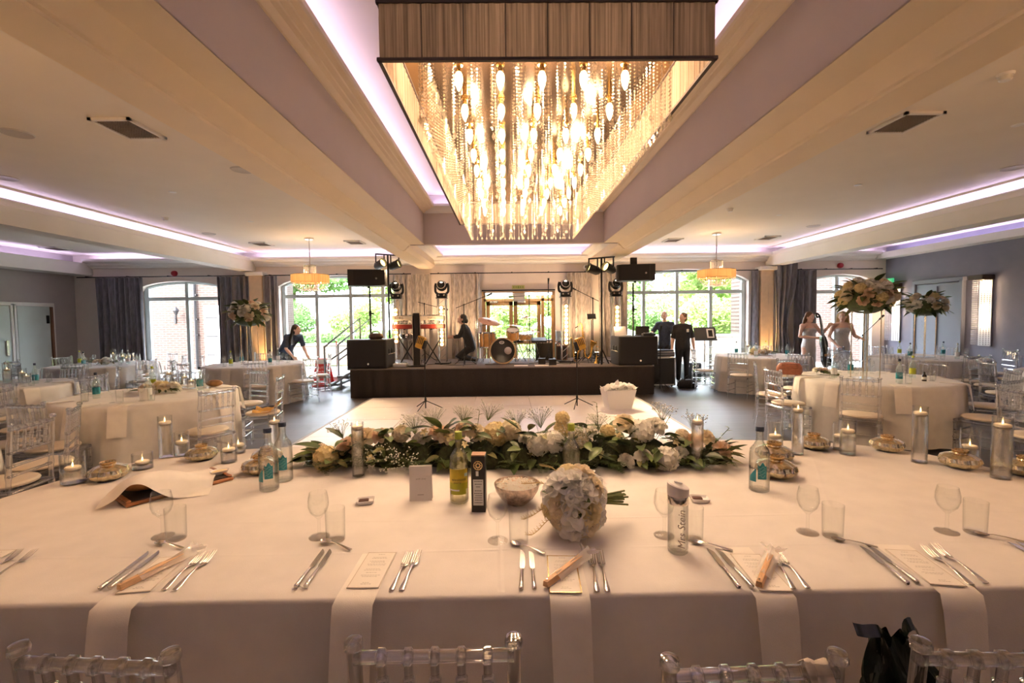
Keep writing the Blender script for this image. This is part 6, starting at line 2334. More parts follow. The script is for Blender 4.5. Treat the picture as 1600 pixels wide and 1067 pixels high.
# soft fold lines pressed into the linen: raised ridges of cloth
for i, (p, q) in enumerate((((-2.3, 2.02), (2.6, 2.0)), ((-1.9, 1.73), (1.9, 1.745)), ((-.03, 1.46), (-.03, 3.0)), ((1.2, 1.6), (1.9, 2.9)))):
    P = [Vector((*p, 0)).lerp(Vector((*q, 0)), k / 40) for k in range(41)]
    d = (P[-1] - P[0]).normalized()
    s = Vector((-d.y, d.x, 0))
    b = MB()
    rs = random.Random(i)
    ph = rs.uniform(0, 6)
    W = (-.012, -.004, 0, .004, .012)
    H = (.0002, .0008, .0018, .0008, .0002)
    vs, fs = [], []
    for k, c in enumerate(P):
        am = .35 + .65 * abs(math.sin(k * .23 + ph))
        for w_, h_ in zip(W, H):
            vs.append(tuple(c + s * (w_ + .004 * math.sin(k * .3 + ph)) + Vector((0, 0, TT + .0001 + h_ * am))))
    for k in range(40):
        for m in range(4):
            fs.append((k * 5 + m, k * 5 + m + 1, k * 5 + m + 6, k * 5 + m + 5))
    b.add(vs, fs)
    o = bpy.data.objects['tablecloth']
    b.build('pressed_crease', HCLOTH, [x for x in bpy.data.objects if x.name.startswith('tablecloth') and 'head table' in x.get('label', '')][0], ang=90)

# ------------------------------------------------------------------ cutlery
def blade_mesh():
    b = MB()
    P, R2 = [], []
    b.tube([(0, 0, .006), (0, .004, .006), (0, .03, .006), (0, .1, .005), (0, .112, .005)], [.004, .0075, .007, .0048, .004], 10)
    n = 10
    L0, L1 = .11, .235
    vs, fs = [], []
    for i in range(n + 1):
        u = i / n
        y = L0 + (L1 - L0) * u
        xr = .009 * min(1, u * 6 + .3) - (.015 * max(0, (u - .75) / .25) ** 1.6)
        xl = -.008 * min(1, u * 6 + .3)
        for x, z in ((xl, .0045), (xr, .0045), (xr, .0028), (xl, .0024)):
            vs.append((x, y, z))
    for i in range(n):
        for k in range(4):
            l = (k + 1) % 4
            fs.append((i * 4 + k, i * 4 + l, (i + 1) * 4 + l, (i + 1) * 4 + k))
    fs += [(3, 2, 1, 0), tuple(n * 4 + k for k in range(4))]
    b.add(vs, fs)
    return b.mesh('table_knife', STEEL, ang=50)


def flat_tube(b, pts, w_, h_):
    """flattened bar: list of (y,z), widths, heights"""
    vs, fs = [], []
    m = 8
    for (y, z), a, c in zip(pts, w_, h_):
        for k in range(m):
            t = 2 * PI * k / m
            vs.append((a * math.cos(t), y, z + c * math.sin(t)))
    for i in range(len(pts) - 1):
        for k in range(m):
            l = (k + 1) % m
            fs.append((i * m + k, (i + 1) * m + k, (i + 1) * m + l, i * m + l))
    fs += [tuple(range(m)), tuple((len(pts) - 1) * m + k for k in range(m))[::-1]]
    b.add(vs, fs)


def fork_mesh():
    b = MB()
    flat_tube(b, [(0, .004), (.003, .004), (.02, .005), (.07, .010), (.12, .012), (.14, .008), (.15, .006), (.158, .007)], [.004, .0085, .0085, .0045, .003, .0055, .0115, .0125], [.0015, .0028, .003, .0025, .0022, .0018, .0014, .0013])
    for k in range(4):
        x = -.0108 + .0072 * k
        b.tube([(x, .155, .0068), (x, .18, .0085), (x * 1.02, .205, .0135), (x, .222, .018)], [.0021, .002, .0017, .0008], 6)
    return b.mesh('fork', STEEL, ang=60)


def spoon_mesh():
    b = MB()
    flat_tube(b, [(0, .003), (.003, .003), (.02, .004), (.06, .009), (.1, .011), (.115, .009)], [.003, .007, .007, .004, .0025, .003], [.0012, .0022, .0024, .002, .0018, .0018])

    def fn(u, v):
        a = u * 2 * PI
        r = v
        x = .0165 * r * math.cos(a)
        y = .137 + .025 * r * math.sin(a)
        return (x, y, .0085 - .0075 * (1 - r * r))
    b.grid(fn, 20, 5, wrap=True)
    b.grid(lambda u, v: tuple(Vector(fn(u, v)) + Vector((0, 0, -.0012))), 20, 5, wrap=True)
    return b.mesh('spoon', STEEL, ang=60)


KN, FK, SP = blade_mesh(), fork_mesh(), spoon_mesh()
LEN = {'table_knife': .235, 'fork': .222, 'spoon': .162}


def lay(nm, me, h, tip, label, group=None, z=TT + .0015):
    d = Vector(tip) - Vector(h)
    s = d.length / LEN[nm]
    o = link(nm, me, loc=(h[0], h[1], z), rot=(0, 0, math.atan2(d.y, d.x) - PI / 2), scale=(min(1.1, s),) * 3)
    return tag(o, label, nm.split('_')[-1], group)


MW, MH = .105, .232
GOLDP2 = mat('gold_foil', (.85, .66, .36), .25, 1)
INK = mat('grey_ink', (.42, .38, .34), .7)
PAPERM = mat('menu_card_paper', (.82, .77, .70), .6)


def menu(h, tip, label, gold=False):
    d = Vector(tip) - Vector(h)
    t = thing('menu_card', label, 'menu card', (h[0], h[1], TT + .0042), math.atan2(d.y, d.x) - PI / 2, 'menu cards on the head table')
    MB().box((0, MH / 2, .0015), (MW, MH, .002)).build('card', PAPERM, t)
    b = MB()
    e = GOLDP2 if gold else mat('beige_edge', (.55, .45, .36), .6)
    for sx in (-1, 1):
        b.box((sx * (MW / 2 - .002), MH / 2, .0028), (.004 if gold else .0015, MH, .0006))
    for y in (.002, MH - .002):
        b.box((0, y, .0028), (MW, .004 if gold else .0015, .0006))
    b.build('border', e, t)
    b = MB()
    rs = random.Random(3)
    for y, w_ in ((.215, .018), (.195, .045), (.187, .05), (.168, .055), (.16, .04), (.148, .06), (.14, .052), (.115, .05), (.107, .058), (.092, .035), (.075, .06), (.067, .048), (.03, .02), (.022, .028)):
        x = -w_ / 2
        while x < w_ / 2:
            q = rs.uniform(.004, .009)
            b.box((x + q / 2, y, .0027), (q, .0016, .0003))
            x += q + .0022
    b.build('print', INK, t, kind='stuff')


def fan(h, tip, label):
    d = Vector(tip) - Vector(h)
    t = thing('hand_fan', label, 'fan', (h[0], h[1], TT + .006), math.atan2(d.y, d.x) - PI / 2, 'wooden hand fans in sheer pouches')
    t.rotation_euler = (math.radians(2), 0, math.atan2(d.y, d.x) - PI / 2)
    WF = mat('pale_fan_wood', (.68, .42, .22), .5, noise=.15, scale=30, stretch=(6, 1, 6))
    for k in range(6):
        MB().box((0, .105, .004 + k * .0032), (.022 - .001 * k, .205, .0026), .0008).build('fan_blade', WF, t)
    MB().cyl((0, .012, 0), (0, .012, .026), .003, n=8).build('rivet', STEEL, t)
    SHEER = thinmat('organza', (1, 1, 1), .04, (1, 1, 1), .28, (.9, .86, .82))
    MB().grid(lambda u, v: ((u - .5) * (.05 + .015 * max(0, v - .75)), .06 + v * .19, .026 + .006 * math.sin(u * 9) * math.sin(v * 5) - .02 * abs(u - .5) * 2), 10, 12).build('sheer_pouch', SHEER, t)
    MB().grid(lambda u, v: ((u - .5) * (.02 + .07 * v), .235 + v * .035, .02 + .008 * math.sin(u * 20)), 16, 3).build('pouch_ruffle', SHEER, t)


SETS = [
    ('by the serving tray', [((-1.339, 1.508), (-1.367, 1.773)), ((-1.310, 1.511), (-1.330, 1.772))], [((-1.127, 1.501), (-1.144, 1.728)), ((-1.089, 1.497), (-1.107, 1.735))], ((-1.253, 1.784), (-1.395, 1.833)), ((-1.215, 1.488), (-1.245, 1.744)), ((-1.268, 1.495), (-1.180, 1.715))),
    ('with the plain menu card', [((-.698, 1.499), (-.703, 1.764)), ((-.666, 1.498), (-.676, 1.762))], [((-.382, 1.474), (-.370, 1.700)), ((-.349, 1.473), (-.337, 1.710))], ((-.598, 1.745), (-.741, 1.826)), ((-.478, 1.490), (-.474, 1.735)), None),
    ('before the bouquet', [((.035, 1.465), (.050, 1.727)), ((.078, 1.463), (.079, 1.722))], [((.275, 1.447), (.298, 1.680)), ((.308, 1.446), (.329, 1.685))], ((.131, 1.691), (.004, 1.783)), ((.175, 1.443), (.188, 1.682)), ((.112, 1.470), (.272, 1.648))),
    ('before the engraved bottle', [((.731, 1.453), (.746, 1.715)), ((.771, 1.449), (.775, 1.709))], [((.900, 1.444), (.951, 1.653)), ((.948, 1.446), (.973, 1.660))], ((.825, 1.691), (.700, 1.768)), ((.838, 1.432), (.856, 1.670)), ((.790, 1.447), (.935, 1.630))),
    ('at the panelled door end', [((1.275, 1.454), (1.322, 1.718)), ((1.312, 1.460), (1.350, 1.722))], [((1.476, 1.448), (1.527, 1.680)), ((1.529, 1.453), (1.574, 1.690))], ((1.370, 1.696), (1.246, 1.770)), ((1.398, 1.445), (1.440, 1.696)), None),
]
for ph, kn, fk, sp, mn, fa in SETS:
    for i, (h, q) in enumerate(kn):
        lay('table_knife', KN, h, q, 'polished steel knife of the place setting %s, %s' % (ph, ('outer of two', 'next to the menu')[i]), 'steel knives on the head table')
    for i, (h, q) in enumerate(fk):
        lay('fork', FK, h, q, 'polished steel fork of the place setting %s, %s' % (ph, ('next to the menu', 'outer of two')[i]), 'steel forks on the head table')
    lay('spoon', SP, sp[0], sp[1], 'dessert spoon lying across the top of the place setting ' + ph, 'dessert spoons on the head table', z=TT + .004)
    menu(mn[0], mn[1], 'narrow printed menu card of the place setting %s' % ph + (', gold edged' if 'bouquet' in ph else ''), 'bouquet' in ph)
    if fa:
        fan(fa[0], fa[1], 'closed wooden hand fan in sheer pouch on the place setting ' + ph)
lay('fork', FK, (-1.76, 1.57), (-1.806, 1.772), 'steel fork cut by the photo edge, inner of two at the tray end', 'steel forks on the head table')
lay('fork', FK, (-1.81, 1.58), (-1.864, 1.775), 'steel fork cut by the photo edge, outer of two at the tray end', 'steel forks on the head table')
lay('table_knife', KN, (1.845, 1.465), (1.893, 1.725), 'steel knife at the farthest setting by the panelled door end, inner of two', 'steel knives on the head table')
lay('table_knife', KN, (1.885, 1.465), (1.925, 1.722), 'steel knife at the farthest setting by the panelled door end, outer of two', 'steel knives on the head table')
lay('spoon', SP, (1.955, 1.715), (1.826, 1.794), 'dessert spoon at the farthest setting by the panelled door end', 'dessert spoons on the head table', z=TT + .004)
menu((-1.93, 1.56), (-1.95, 1.79), 'narrow menu card at the tray end of the table, cut by the photo edge')

NAPH = [napkin_strip(.125, .30, .40, TT + .0022, 0, s) for s in range(3)]
for i, (x, lab) in enumerate(((-1.225, 'serving tray setting'), (-.486, 'plain menu card setting'), (.186, 'bouquet setting'), (.826, 'engraved bottle setting'), (1.41, 'panelled door end setting'))):
    o = link('napkin', NAPH[i % 3], loc=(x, 1.424, 0), rot=(0, 0, (.02, -.0, -.03, -.04, -.1)[i]))
    tag(o, 'ivory napkin strip hanging over the head table edge at the ' + lab, 'napkin', 'napkins on the head table')

# ------------------------------------------------------------------ glasses
for x, y, lab in ((-1.416, 1.899, 'before the serving tray'), (-.768, 1.870, 'behind the plain menu card setting'), (-.046, 1.811, 'beside the silver bowl'), (.617, 1.83, 'half hidden behind the engraved bottle'), (1.197, 1.837, 'between the teal labelled bottle and the panelled door end setting'), (1.747, 1.822, 'at the farthest panelled door end setting')):
    tag(link('wine_glass', WINE_HI, loc=(x, y, TT)), 'empty clear stemmed wine glass ' + lab, 'glass', 'wine glasses on the head table')
for x, y, lab in ((-1.345, 1.875, 'before the serving tray'), (-.692, 1.842, 'behind the plain menu card setting'), (.036, 1.79, 'beside the bouquet'), (.721, 1.799, 'next to the engraved bottle'), (1.273, 1.801, 'between the two free wine glasses'), (1.851, 1.812, 'at the farthest panelled door end setting')):
    tag(link('tumbler', TUM_HI, loc=(x, y, TT)), 'empty straight clear tumbler ' + lab, 'glass', 'tumblers on the head table')

# ------------------------------------------------------------------ candles and mercury glass
for x, y, r, h, wv, lab, fl in (
    (-2.386, 2.567, .055, .17, .075, 'glass cylinder with lit floating candle at the tray end of the table, outermost', 0),
    (-2.198, 2.812, .053, .095, .03, 'short wide votive glass with lit candle between silver votives', 1),
    (-2.228, 3.05, .04, .27, .215, 'tall slim glass cylinder with floating candle behind the serving tray', 0),
    (-2.145, 3.08, .042, .156, .08, 'medium glass cylinder with lit candle beside the tall slim one behind the tray', 0),
    (-1.743, 2.916, .045, .17, .07, 'medium glass cylinder with lit candle by the teal labelled bottles', 0),
    (-1.80, 3.12, .042, .10, .045, 'short glass cylinder with lit candle at the far edge by the bottles', 0),
    (-1.570, 3.15, .038, .255, .19, 'tall slim glass cylinder with candle behind the two teal labelled bottles', 0),
    (-.839, 2.60, .034, .307, .27, 'tall slim glass cylinder at the waitress end of the flower garland', 0),
    (1.086, 2.66, .034, .302, .26, 'tall slim glass cylinder at the singers\' end of the flower garland', 0),
    (1.717, 2.973, .045, .20, .09, 'medium glass cylinder with candle right behind the single teal bottle', 0),
    (1.814, 2.896, .034, .312, .27, 'tall slim glass cylinder with candle beyond the single teal bottle', 0),
    (2.119, 2.88, .043, .216, .14, 'medium glass cylinder, the nearer of an overlapping pair', 0),
    (2.150, 2.985, .043, .175, .08, 'medium glass cylinder, the farther of an overlapping pair', 0),
    (2.418, 2.707, .038, .331, .28, 'tall slim glass cylinder between two gold lobed votives', 0),
    (2.71, 2.70, .046, .20, .08, 'medium glass cylinder behind the gold lobed votive at the panelled door end', 0),
    (2.60, 2.42, .042, .325, .27, 'tallest slim glass cylinder at the panelled door end of the head table', 0)):
    candle_vase(x, y, TT, r, h, wv, lab, 'candle glasses on the head table', flat=bool(fl))
pump = MB().lathe([(0, 0), (.055, .002), (.085, .018), (.093, .035), (.085, .055), (.06, .068), (.035, .073), (.032, .08), (.036, .088), (.031, .088), (.028, .078), (.028, .06), (0, .055)], 72, lobes=9, lamp_=.13).mesh('lobed_body', GOLDM)
neck = MB().lathe([(.033, .076), (.037, .083), (.038, .09), (.033, .091), (.03, .082)], 24).mesh('rim', mat('gold_rim', (.62, .42, .2), .25, 1))
for x, y, s, lab in ((-2.241, 2.622, 1.0, 'gold lobed votive holder beside the outermost candle cylinder'), (-1.955, 2.981, .95, 'gold lobed votive holder behind the draped napkin'), (-1.44, 2.70, 1.0, 'gold lobed votive holder next to the two teal labelled bottles'), (-1.50, 2.90, .95, 'gold lobed votive holder behind the two teal labelled bottles'), (1.45, 2.50, 1.1, 'gold lobed votive holder behind the single teal labelled bottle'), (1.60, 2.78, 1.1, 'gold lobed votive holder farther behind the single teal labelled bottle'), (1.999, 3.02, .98, 'gold lobed votive holder at the far edge before the round table'), (2.426, 2.95, .98, 'gold lobed votive holder at the far edge by the overlapping cylinders'), (2.555, 2.60, 1.0, 'gold lobed votive holder before the medium cylinder at the panelled door end'), (2.775, 2.46, 1.0, 'gold lobed votive holder cut by the photo edge')):
    t = thing('votive_holder', lab, 'candle holder', (x, y, TT + .0015), x * 3, 'gold lobed votive holders')
    t.scale = (s, s, s * 1.12)
    link('lobed_body', pump, t)
    link('rim', neck, t)

# ------------------------------------------------------------------ bottles
BGL = thinmat('bottle_clear_wall', (.93, .97, .94), .10)
CLEARB = shellmat('bottle_glass', (.985, .99, .98), .78, 1.5, .1, 1.0)


def water_bottle(x, y, rz, label):
    t = thing('water_bottle', label, 'bottle', (x, y, TT), rz, 'teal labelled water bottles')
    t.scale = (1.28, 1.28, 1)
    MB().lathe([(0, .004), (.03, 0), (.0365, .006), (.037, .02), (.037, .185), (.034, .21), (.02, .235), (.0145, .25), (.0135, .292), (.0145, .296), (.0145, .302), (.012, .302), (.0118, .25), (.018, .234), (.032, .208), (.0345, .184), (.0345, .012), (0, .012)], 28).build('bottle_body', CLEARB, t)
    MB().lathe([(0, .3), (.0155, .3), (.016, .304), (.016, .32), (.014, .323), (0, .323)], 18).build('cap', NAVYCAP, t)
    for a0, a1, z0, z1, m, nm in ((-2.5, -1.75, .055, .125, TEAL, 'front_label'), (-1.6, -.75, .07, .145, TEAL, 'back_label')):
        def fn(u, v, a0=a0, a1=a1, z0=z0, z1=z1):
            a = a0 + (a1 - a0) * u
            zt = z1 - (.05 * (1 - u) if a0 < -2 else .01 * math.sin(u * 9))
            return (.0376 * math.cos(a), .0376 * math.sin(a), z0 + (zt - z0) * v)
        lb = MB().grid(fn, 10, 2).build(nm, m, t)
        if a0 > -2:
            for q in range(4):
                MB().grid(lambda u, v, q=q: (.0382 * math.cos(a0 + .08 + .65 * u), .0382 * math.sin(a0 + .08 + .65 * u), .085 + q * .014 + .006 * math.sin(u * 8 + q) + .002 * v), 8, 1).build('wave_mark', mat('pale_teal', (.25, .5, .48), .5), lb)
    txt = lettering('Rock', .022, mat('dark_print', (.02, .02, .02), .5), t, (0, 0, 0), (0, 0, 0))
    me = txt.data
    for v in me.vertices:
        a = -2.05 + v.co.x / .0378
        z = v.co.y + .122
        v.co = (.0378 * math.cos(a), .0378 * math.sin(a), z)
    return t


water_bottle(-1.244, 2.42, .05, 'clear water bottle with navy cap and teal label, nearer of the pair by the tray')
water_bottle(-1.235, 2.56, .0, 'clear water bottle with navy cap and teal label, farther of the pair by the tray')
water_bottle(1.251, 2.301, -.6, 'single clear water bottle with navy cap before the gold votives')


def wine_bottle(x, y, rz, label, lab=True, liq=(.99, .965, .78)):
    t = thing('wine_bottle', label, 'bottle', (x, y, TT), rz, 'green capped wine bottles')
    t.scale = (1.17, 1.17, 1)
    MB().lathe([(0, .006), (.03, 0), (.037, .006), (.0385, .02), (.0385, .2), (.036, .222), (.022, .248), (.0155, .262), (.0138, .3), (.0138, .33), (.0115, .33), (.0115, .262), (.02, .246), (.034, .22), (.0365, .2), (.0365, .014), (0, .016)], 32).build('bottle_body', CLEARB, t)
    MB().lathe([(0, .0165), (.0362, .0145), (.0362, .2), (.0338, .22), (.0197, .246), (.0113, .262), (.0113, .292), (0, .292)], 24).build('wine', shellmat('pale_wine' if lab else 'clear_wine', liq, .9, 1.33, .2), t)
    MB().lathe([(0, .34), (.0135, .34), (.0152, .336), (.0152, .305), (.0143, .305)], 18).build('cap', mat('lime_cap', (.35, .42, .05), .4), t)
    if lab:
        LY = mat('olive_yellow_label', (.62, .48, .04), .45, noise=.2, scale=25)
        LG = mat('lime_green_label', (.42, .43, .02), .45)

        def band(a0, a1, z0, z1, r):
            return MB().grid(lambda u, v: (r * math.cos(a0 + (a1 - a0) * u), r * math.sin(a0 + (a1 - a0) * u), z0 + (z1 - z0) * v), 16, 2)
        L = band(-2.75, -.5, .075, .17, .0391).build('label', LY, t)
        band(-2.75, -.5, .075, .105, .0394).build('label_band', LG, L)
        band(-2.5, -.75, .05, .075, .0391).build('label_foot', LG, L)
        band(-2.6, -1.5, .068, .075, .0397).build('label_stripe', WHITEP, L)
        band(-.95, -.55, .135, .15, .0397).build('label_seal', mat('pale_mint', (.6, .75, .6), .5), L)
        txt = lettering('westons', .0185, mat('dark_print', (.02, .02, .02), .5), L, (0, 0, 0), (0, 0, 0))
        for v in txt.data.vertices:
            a = -1.55 + v.co.x / .0398
            v.co = (.0398 * math.cos(a), .0398 * math.sin(a), v.co.y + .122 + .03 * (v.co.x))
        txt = lettering('perry', .014, mat('dark_print', (.02, .02, .02), .5), L, (0, 0, 0), (0, 0, 0))
        for v in txt.data.vertices:
            a = -1.7 + v.co.x / .0398
            v.co = (.0398 * math.cos(a), .0398 * math.sin(a), v.co.y + .108)
    return t


wine_bottle(-.237, 2.215, .05, 'clear wine bottle with lime cap and olive yellow label beside the black gift carton')
wine_bottle(.319, 2.351, 0, 'clear unlabelled wine bottle with lime cap standing behind the bouquet', False, (.97, .96, .92))

t = thing('whisky_carton', 'tall black carton with round gold emblem and white bottle picture', 'carton', (-.136, 2.115, TT), -.06)
CB = mat('carton_black', (.012, .012, .012), .35)
MB().box((0, 0, .128), (.064, .058, .256), .002).build('carton', CB, t)
MB().prism([(-.03, -.027), (.03, -.027), (.032, .028), (-.032, .028)], .2565, .262).build('top_flap', mat('carton_brown', (.34, .17, .07), .5), t)
f = -.0296
MB().lathe([(.017, 0), (.021, 0), (.021, .001), (.017, .001), (.017, 0)], 28, M=T(0, f, .215) @ rot('X', 90)).build('emblem_ring', GOLDP2, t)
MB().lathe([(.006, 0), (.012, 0), (.012, .0008), (.006, .0008), (.006, 0)], 20, M=T(0, f, .215) @ rot('X', 90)).build('emblem_ring', GOLDP2, t)
for q in range(8):
    a = q * PI / 4
    MB().box((.0145 * math.cos(a), f - .0005, .215 + .0145 * math.sin(a)), (.003, .001, .003)).build('emblem_dot', GOLDP2, t)
MB().box((0, f, .092), (.046, .001, .118)).build('picture_label', mat('label_grey', (.62, .62, .6), .5), t)
MB().prism([(-.006, .15), (.006, .15), (.006, .17), (.016, .152), (-.016, .152)], 0, 0).v
MB().box((-.004, f, .178), (.012, .001, .022)).build('picture_mark', mat('label_grey', (.62, .62, .6), .5), t)
b = MB()
rs = random.Random(9)
for z, w_ in ((.143, .036), (.13, .03), (.118, .02), (.1, .03), (.088, .036), (.078, .028), (.068, .034), (.058, .03), (.046, .036)):
    x = -w_ / 2
    while x < w_ / 2:
        q = rs.uniform(.003, .007)
        b.box((x + q / 2, f - .0008, z), (q, .0006, .003))
        x += q + .0018
b.build('print', mat('dark_print', (.02, .02, .02), .5), t, kind='stuff')

# engraved bottle
t = thing('engraved_bottle', 'clear engraved drinking bottle with white slanted lid and steel band', 'bottle', (.624, 1.70, TT), .1)
MB().lathe([(0, .004), (.03, 0), (.036, .006), (.037, .02), (.036, .19), (.0335, .19), (.0345, .02), (.03, .012), (0, .014)], 30).build('bottle_body', CLEARB, t)
MB().lathe([(.0365, .185), (.0375, .187), (.0375, .214), (.0365, .216)], 28).build('steel_band', STEEL, t)
LIDW = mat('lid_white', (.82, .76, .72), .4)
vs, fs = [], []
n = 28
for z0, sl, r in ((.216, 0, .038), (.226, 0, .0385), (.246, .45, .0385), (.250, .45, .034)):
    for k in range(n):
        a = 2 * PI * k / n
        x, y = r * math.cos(a), r * math.sin(a)
        vs.append((x, y, z0 - x * sl * .55 + y * sl * .2 + (.006 if sl else 0)))
for i in range(3):
    for k in range(n):
        fs.append((i * n + k, i * n + (k + 1) % n, (i + 1) * n + (k + 1) % n, (i + 1) * n + k))
fs.append(tuple(3 * n + k for k in range(n)))
MB().add(vs, fs).build('lid', LIDW, t)
MB().box((0, 0, .262), (.03, .012, .006), .002, M=T(0, 0, .258) @ rot('Y', 14) @ T(0, 0, -.258)).build('lid_spout', WHITEP, t)
txt = lettering('Mrs Stein', .046, mat('etched_silver', (.36, .30, .27), .4), t, (0, 0, 0), (0, 0, 0), shear=.35)
for v in txt.data.vertices:
    a = -1.62 - v.co.y * .85 / .0375
    v.co = (.0376 * math.cos(a), .0376 * math.sin(a), .098 + v.co.x * .82)

# folded card, bowl, dishes
t = thing('folded_card', 'plain white folded card with small script standing beside the wine bottle', 'card', (-.426, 2.25, TT), .05)
for a, y in ((7, -.014), (-9, .014)):
    p = MB().box((0, 0, .085), (.108, .0015, .17), M=T(0, y * 1.2, 0) @ rot('X', -a)).build('card_leaf', mat('card_white', (.80, .76, .74), .6), t)
    if y < 0:
        M2 = T(0, y * 1.2 - .001, 0) @ rot('X', -a)
        lettering('with love', .013, INK, p, tuple(M2 @ Vector((0, -.001, .105))), (math.radians(90 - a), 0, 0), shear=.3)
        MB().box((0, -.001, .03), (.03, .0006, .003), M=M2).build('print_line', INK, p)
t = thing('confetti_bowl', 'mottled silver bowl filled with white petal confetti', 'bowl', (.038, 2.19, TT))
MB().lathe([(0, 0), (.045, 0), (.05, .004), (.078, .03), (.1, .065), (.108, .095), (.106, .097), (.098, .068), (.075, .034), (.045, .012), (0, .01)], 40).build('bowl', mat('mottled_silver', (.55, .45, .38), .3, .9, noise=.45, scale=45, bump=.3, bscale=60), t)
rs = random.Random(14)
b = MB()
for k in range(420):
    a, q = rs.uniform(0, 6.3), math.sqrt(rs.uniform(0, 1)) * .096
    M = T(q * math.cos(a), q * math.sin(a), .086 + .018 * (1 - (q / .096) ** 2) + rs.uniform(-.004, .006)) @ rot('Z', rs.uniform(0, 360)) @ rot('X', rs.uniform(-40, 40))
    s = rs.uniform(.005, .009)
    b.add([(-s, 0, 0), (0, -s * .7, .001), (s, 0, 0), (0, s * .7, .001)], [(0, 1, 2, 3)], k % 7 == 0, M)
b.build('confetti', [PETW, PETP], t, smooth=False, kind='stuff')
MB().lathe([(0, .09), (.095, .082), (.06, .05), (0, .04)], 24).build('confetti_heap', PETW, t)
for x, y, rz, lab in ((-.686, 2.218, .2, 'small white rectangular dish with dark filling behind the empty wine glass'), (.90, 2.175, -.15, 'small white rectangular dish with dark filling beyond the engraved bottle')):
    t = thing('butter_dish', lab, 'dish', (x, y, TT), rz, 'small white dishes')
    b = MB()
    for i, (w_, d_, z) in enumerate(((.06, .05, 0), (.075, .062, .008), (.082, .068, .02), (.078, .064, .02), (.066, .052, .008))):
        pass
    ring = lambda w_, d_, z: [(w_ / 2 * c[0] * (1 if abs(c[0]) < 1 else 1), d_ / 2 * c[1], z) for c in ((-1, -.8), (-.8, -1), (.8, -1), (1, -.8), (1, .8), (.8, 1), (-.8, 1), (-1, .8))]
    vs, fs = [], []
    for w_, d_, z in ((.06, .05, 0), (.078, .064, .008), (.084, .07, .02), (.08, .066, .02), (.068, .054, .009)):
        vs += ring(w_, d_, z)
    for i in range(4):
        for k in range(8):
            fs.append((i * 8 + k, i * 8 + (k + 1) % 8, (i + 1) * 8 + (k + 1) % 8, (i + 1) * 8 + k))
    fs.append(tuple(32 + k for k in range(8)))
    fs.append(tuple(range(8))[::-1])
    MB().add(vs, fs).build('dish', mat('porcelain', (.85, .82, .80), .2), t)
    MB().box((-.008, .008, .012), (.046, .03, .008), .003).build('filling', mat('dark_filling', (.10, .045, .03), .5, noise=.3, scale=80), t)

# serving tray with draped napkin
t = thing('serving_tray', 'dark wooden serving tray with slate insert lying aslant at the tray end', 'tray', (-1.77, 2.47, TT), .93)
MB().box((0, 0, .009), (.48, .27, .018), .006).build('board', mat('tray_wood', (.30, .12, .045), .35, noise=.35, scale=14, stretch=(1, 7, 7)), t)
MB().box((0, 0, .019), (.44, .23, .004), .001).build('slate_insert', mat('slate', (.03, .024, .022), .5, noise=.2, scale=30), t)
for sx in (-1, 1):
    MB().box((sx * .225, 0, .024), (.02, .25, .012), .004).build('tray_lip', mat('tray_wood', (.30, .12, .045)), t)
t = thing('bread_loaf', 'round crusty brown loaf showing under the draped napkin on the serving tray', 'bread', (-1.845, 2.40, TT + .0245), .93)
MB().sph((0, 0, .040), 1, 18, 10, (.12, .07, .040)).build('loaf', mat('bread_crust', (.32, .16, .06)), t)
t = thing('butter_ramekin', 'small white oval dish on the end of the serving tray', 'dish', (-1.625, 2.625, TT + .0225), .9)
MB().lathe([(0, 0), (.03, 0), (.042, .02), (.039, .02), (.028, .006), (0, .006)], 24, sx=1.2, sy=.85).build('dish', mat('porcelain', (.85, .82, .8), .2), t)
MB().lathe([(0, .014), (.034, .015)], 20, sx=1.2, sy=.85).build('butter', mat('butter', (.85, .72, .42), .5), t)
DR = []


def drape(u, v):
    # napkin thrown over the loaf, its near edge arching up off the tray
    x, y = (u - .5) * .45, (v - .5) * .48 - .02
    wx, wy = NC[0] + x * math.cos(.42) - y * math.sin(.42), NC[1] + x * math.sin(.42) + y * math.cos(.42)
    dx, dy = wx + 1.77, wy - 2.47
    tx, ty = dx * math.cos(.93) + dy * math.sin(.93), -dx * math.sin(.93) + dy * math.cos(.93)
    on = min(1, max(0, (.265 - abs(tx)) / .05)) * min(1, max(0, (.16 - abs(ty)) / .05))
    lx, ly = tx + .10, ty + .02
    loaf = .085 * math.exp(-abs(lx / .17) ** 2.4 - abs(ly / .12) ** 2.6)
    near = max(0, (-y - .08) / .19)
    lift = .06 * math.exp(-((x + .035) / .085) ** 2) * near ** 1.3
    wav = .005 * math.sin(x * 23 + y * 9) * (.4 + abs(y) * 3)
    dip = -.01 * math.exp(-((x - .16) / .07) ** 2) * near
    return (wx, wy, TT + max(.003 + .025 * on, .003 + .026 * on + loaf + wav + dip) + lift)


NC = (-1.83, 2.50)
o = MB().grid(drape, 44, 40).build('napkin', clothmat('ivory_napkin', (.8, .74, .68)), ang=90)
tag(o, 'ivory napkin draped loosely over the loaf on the serving tray', 'napkin')

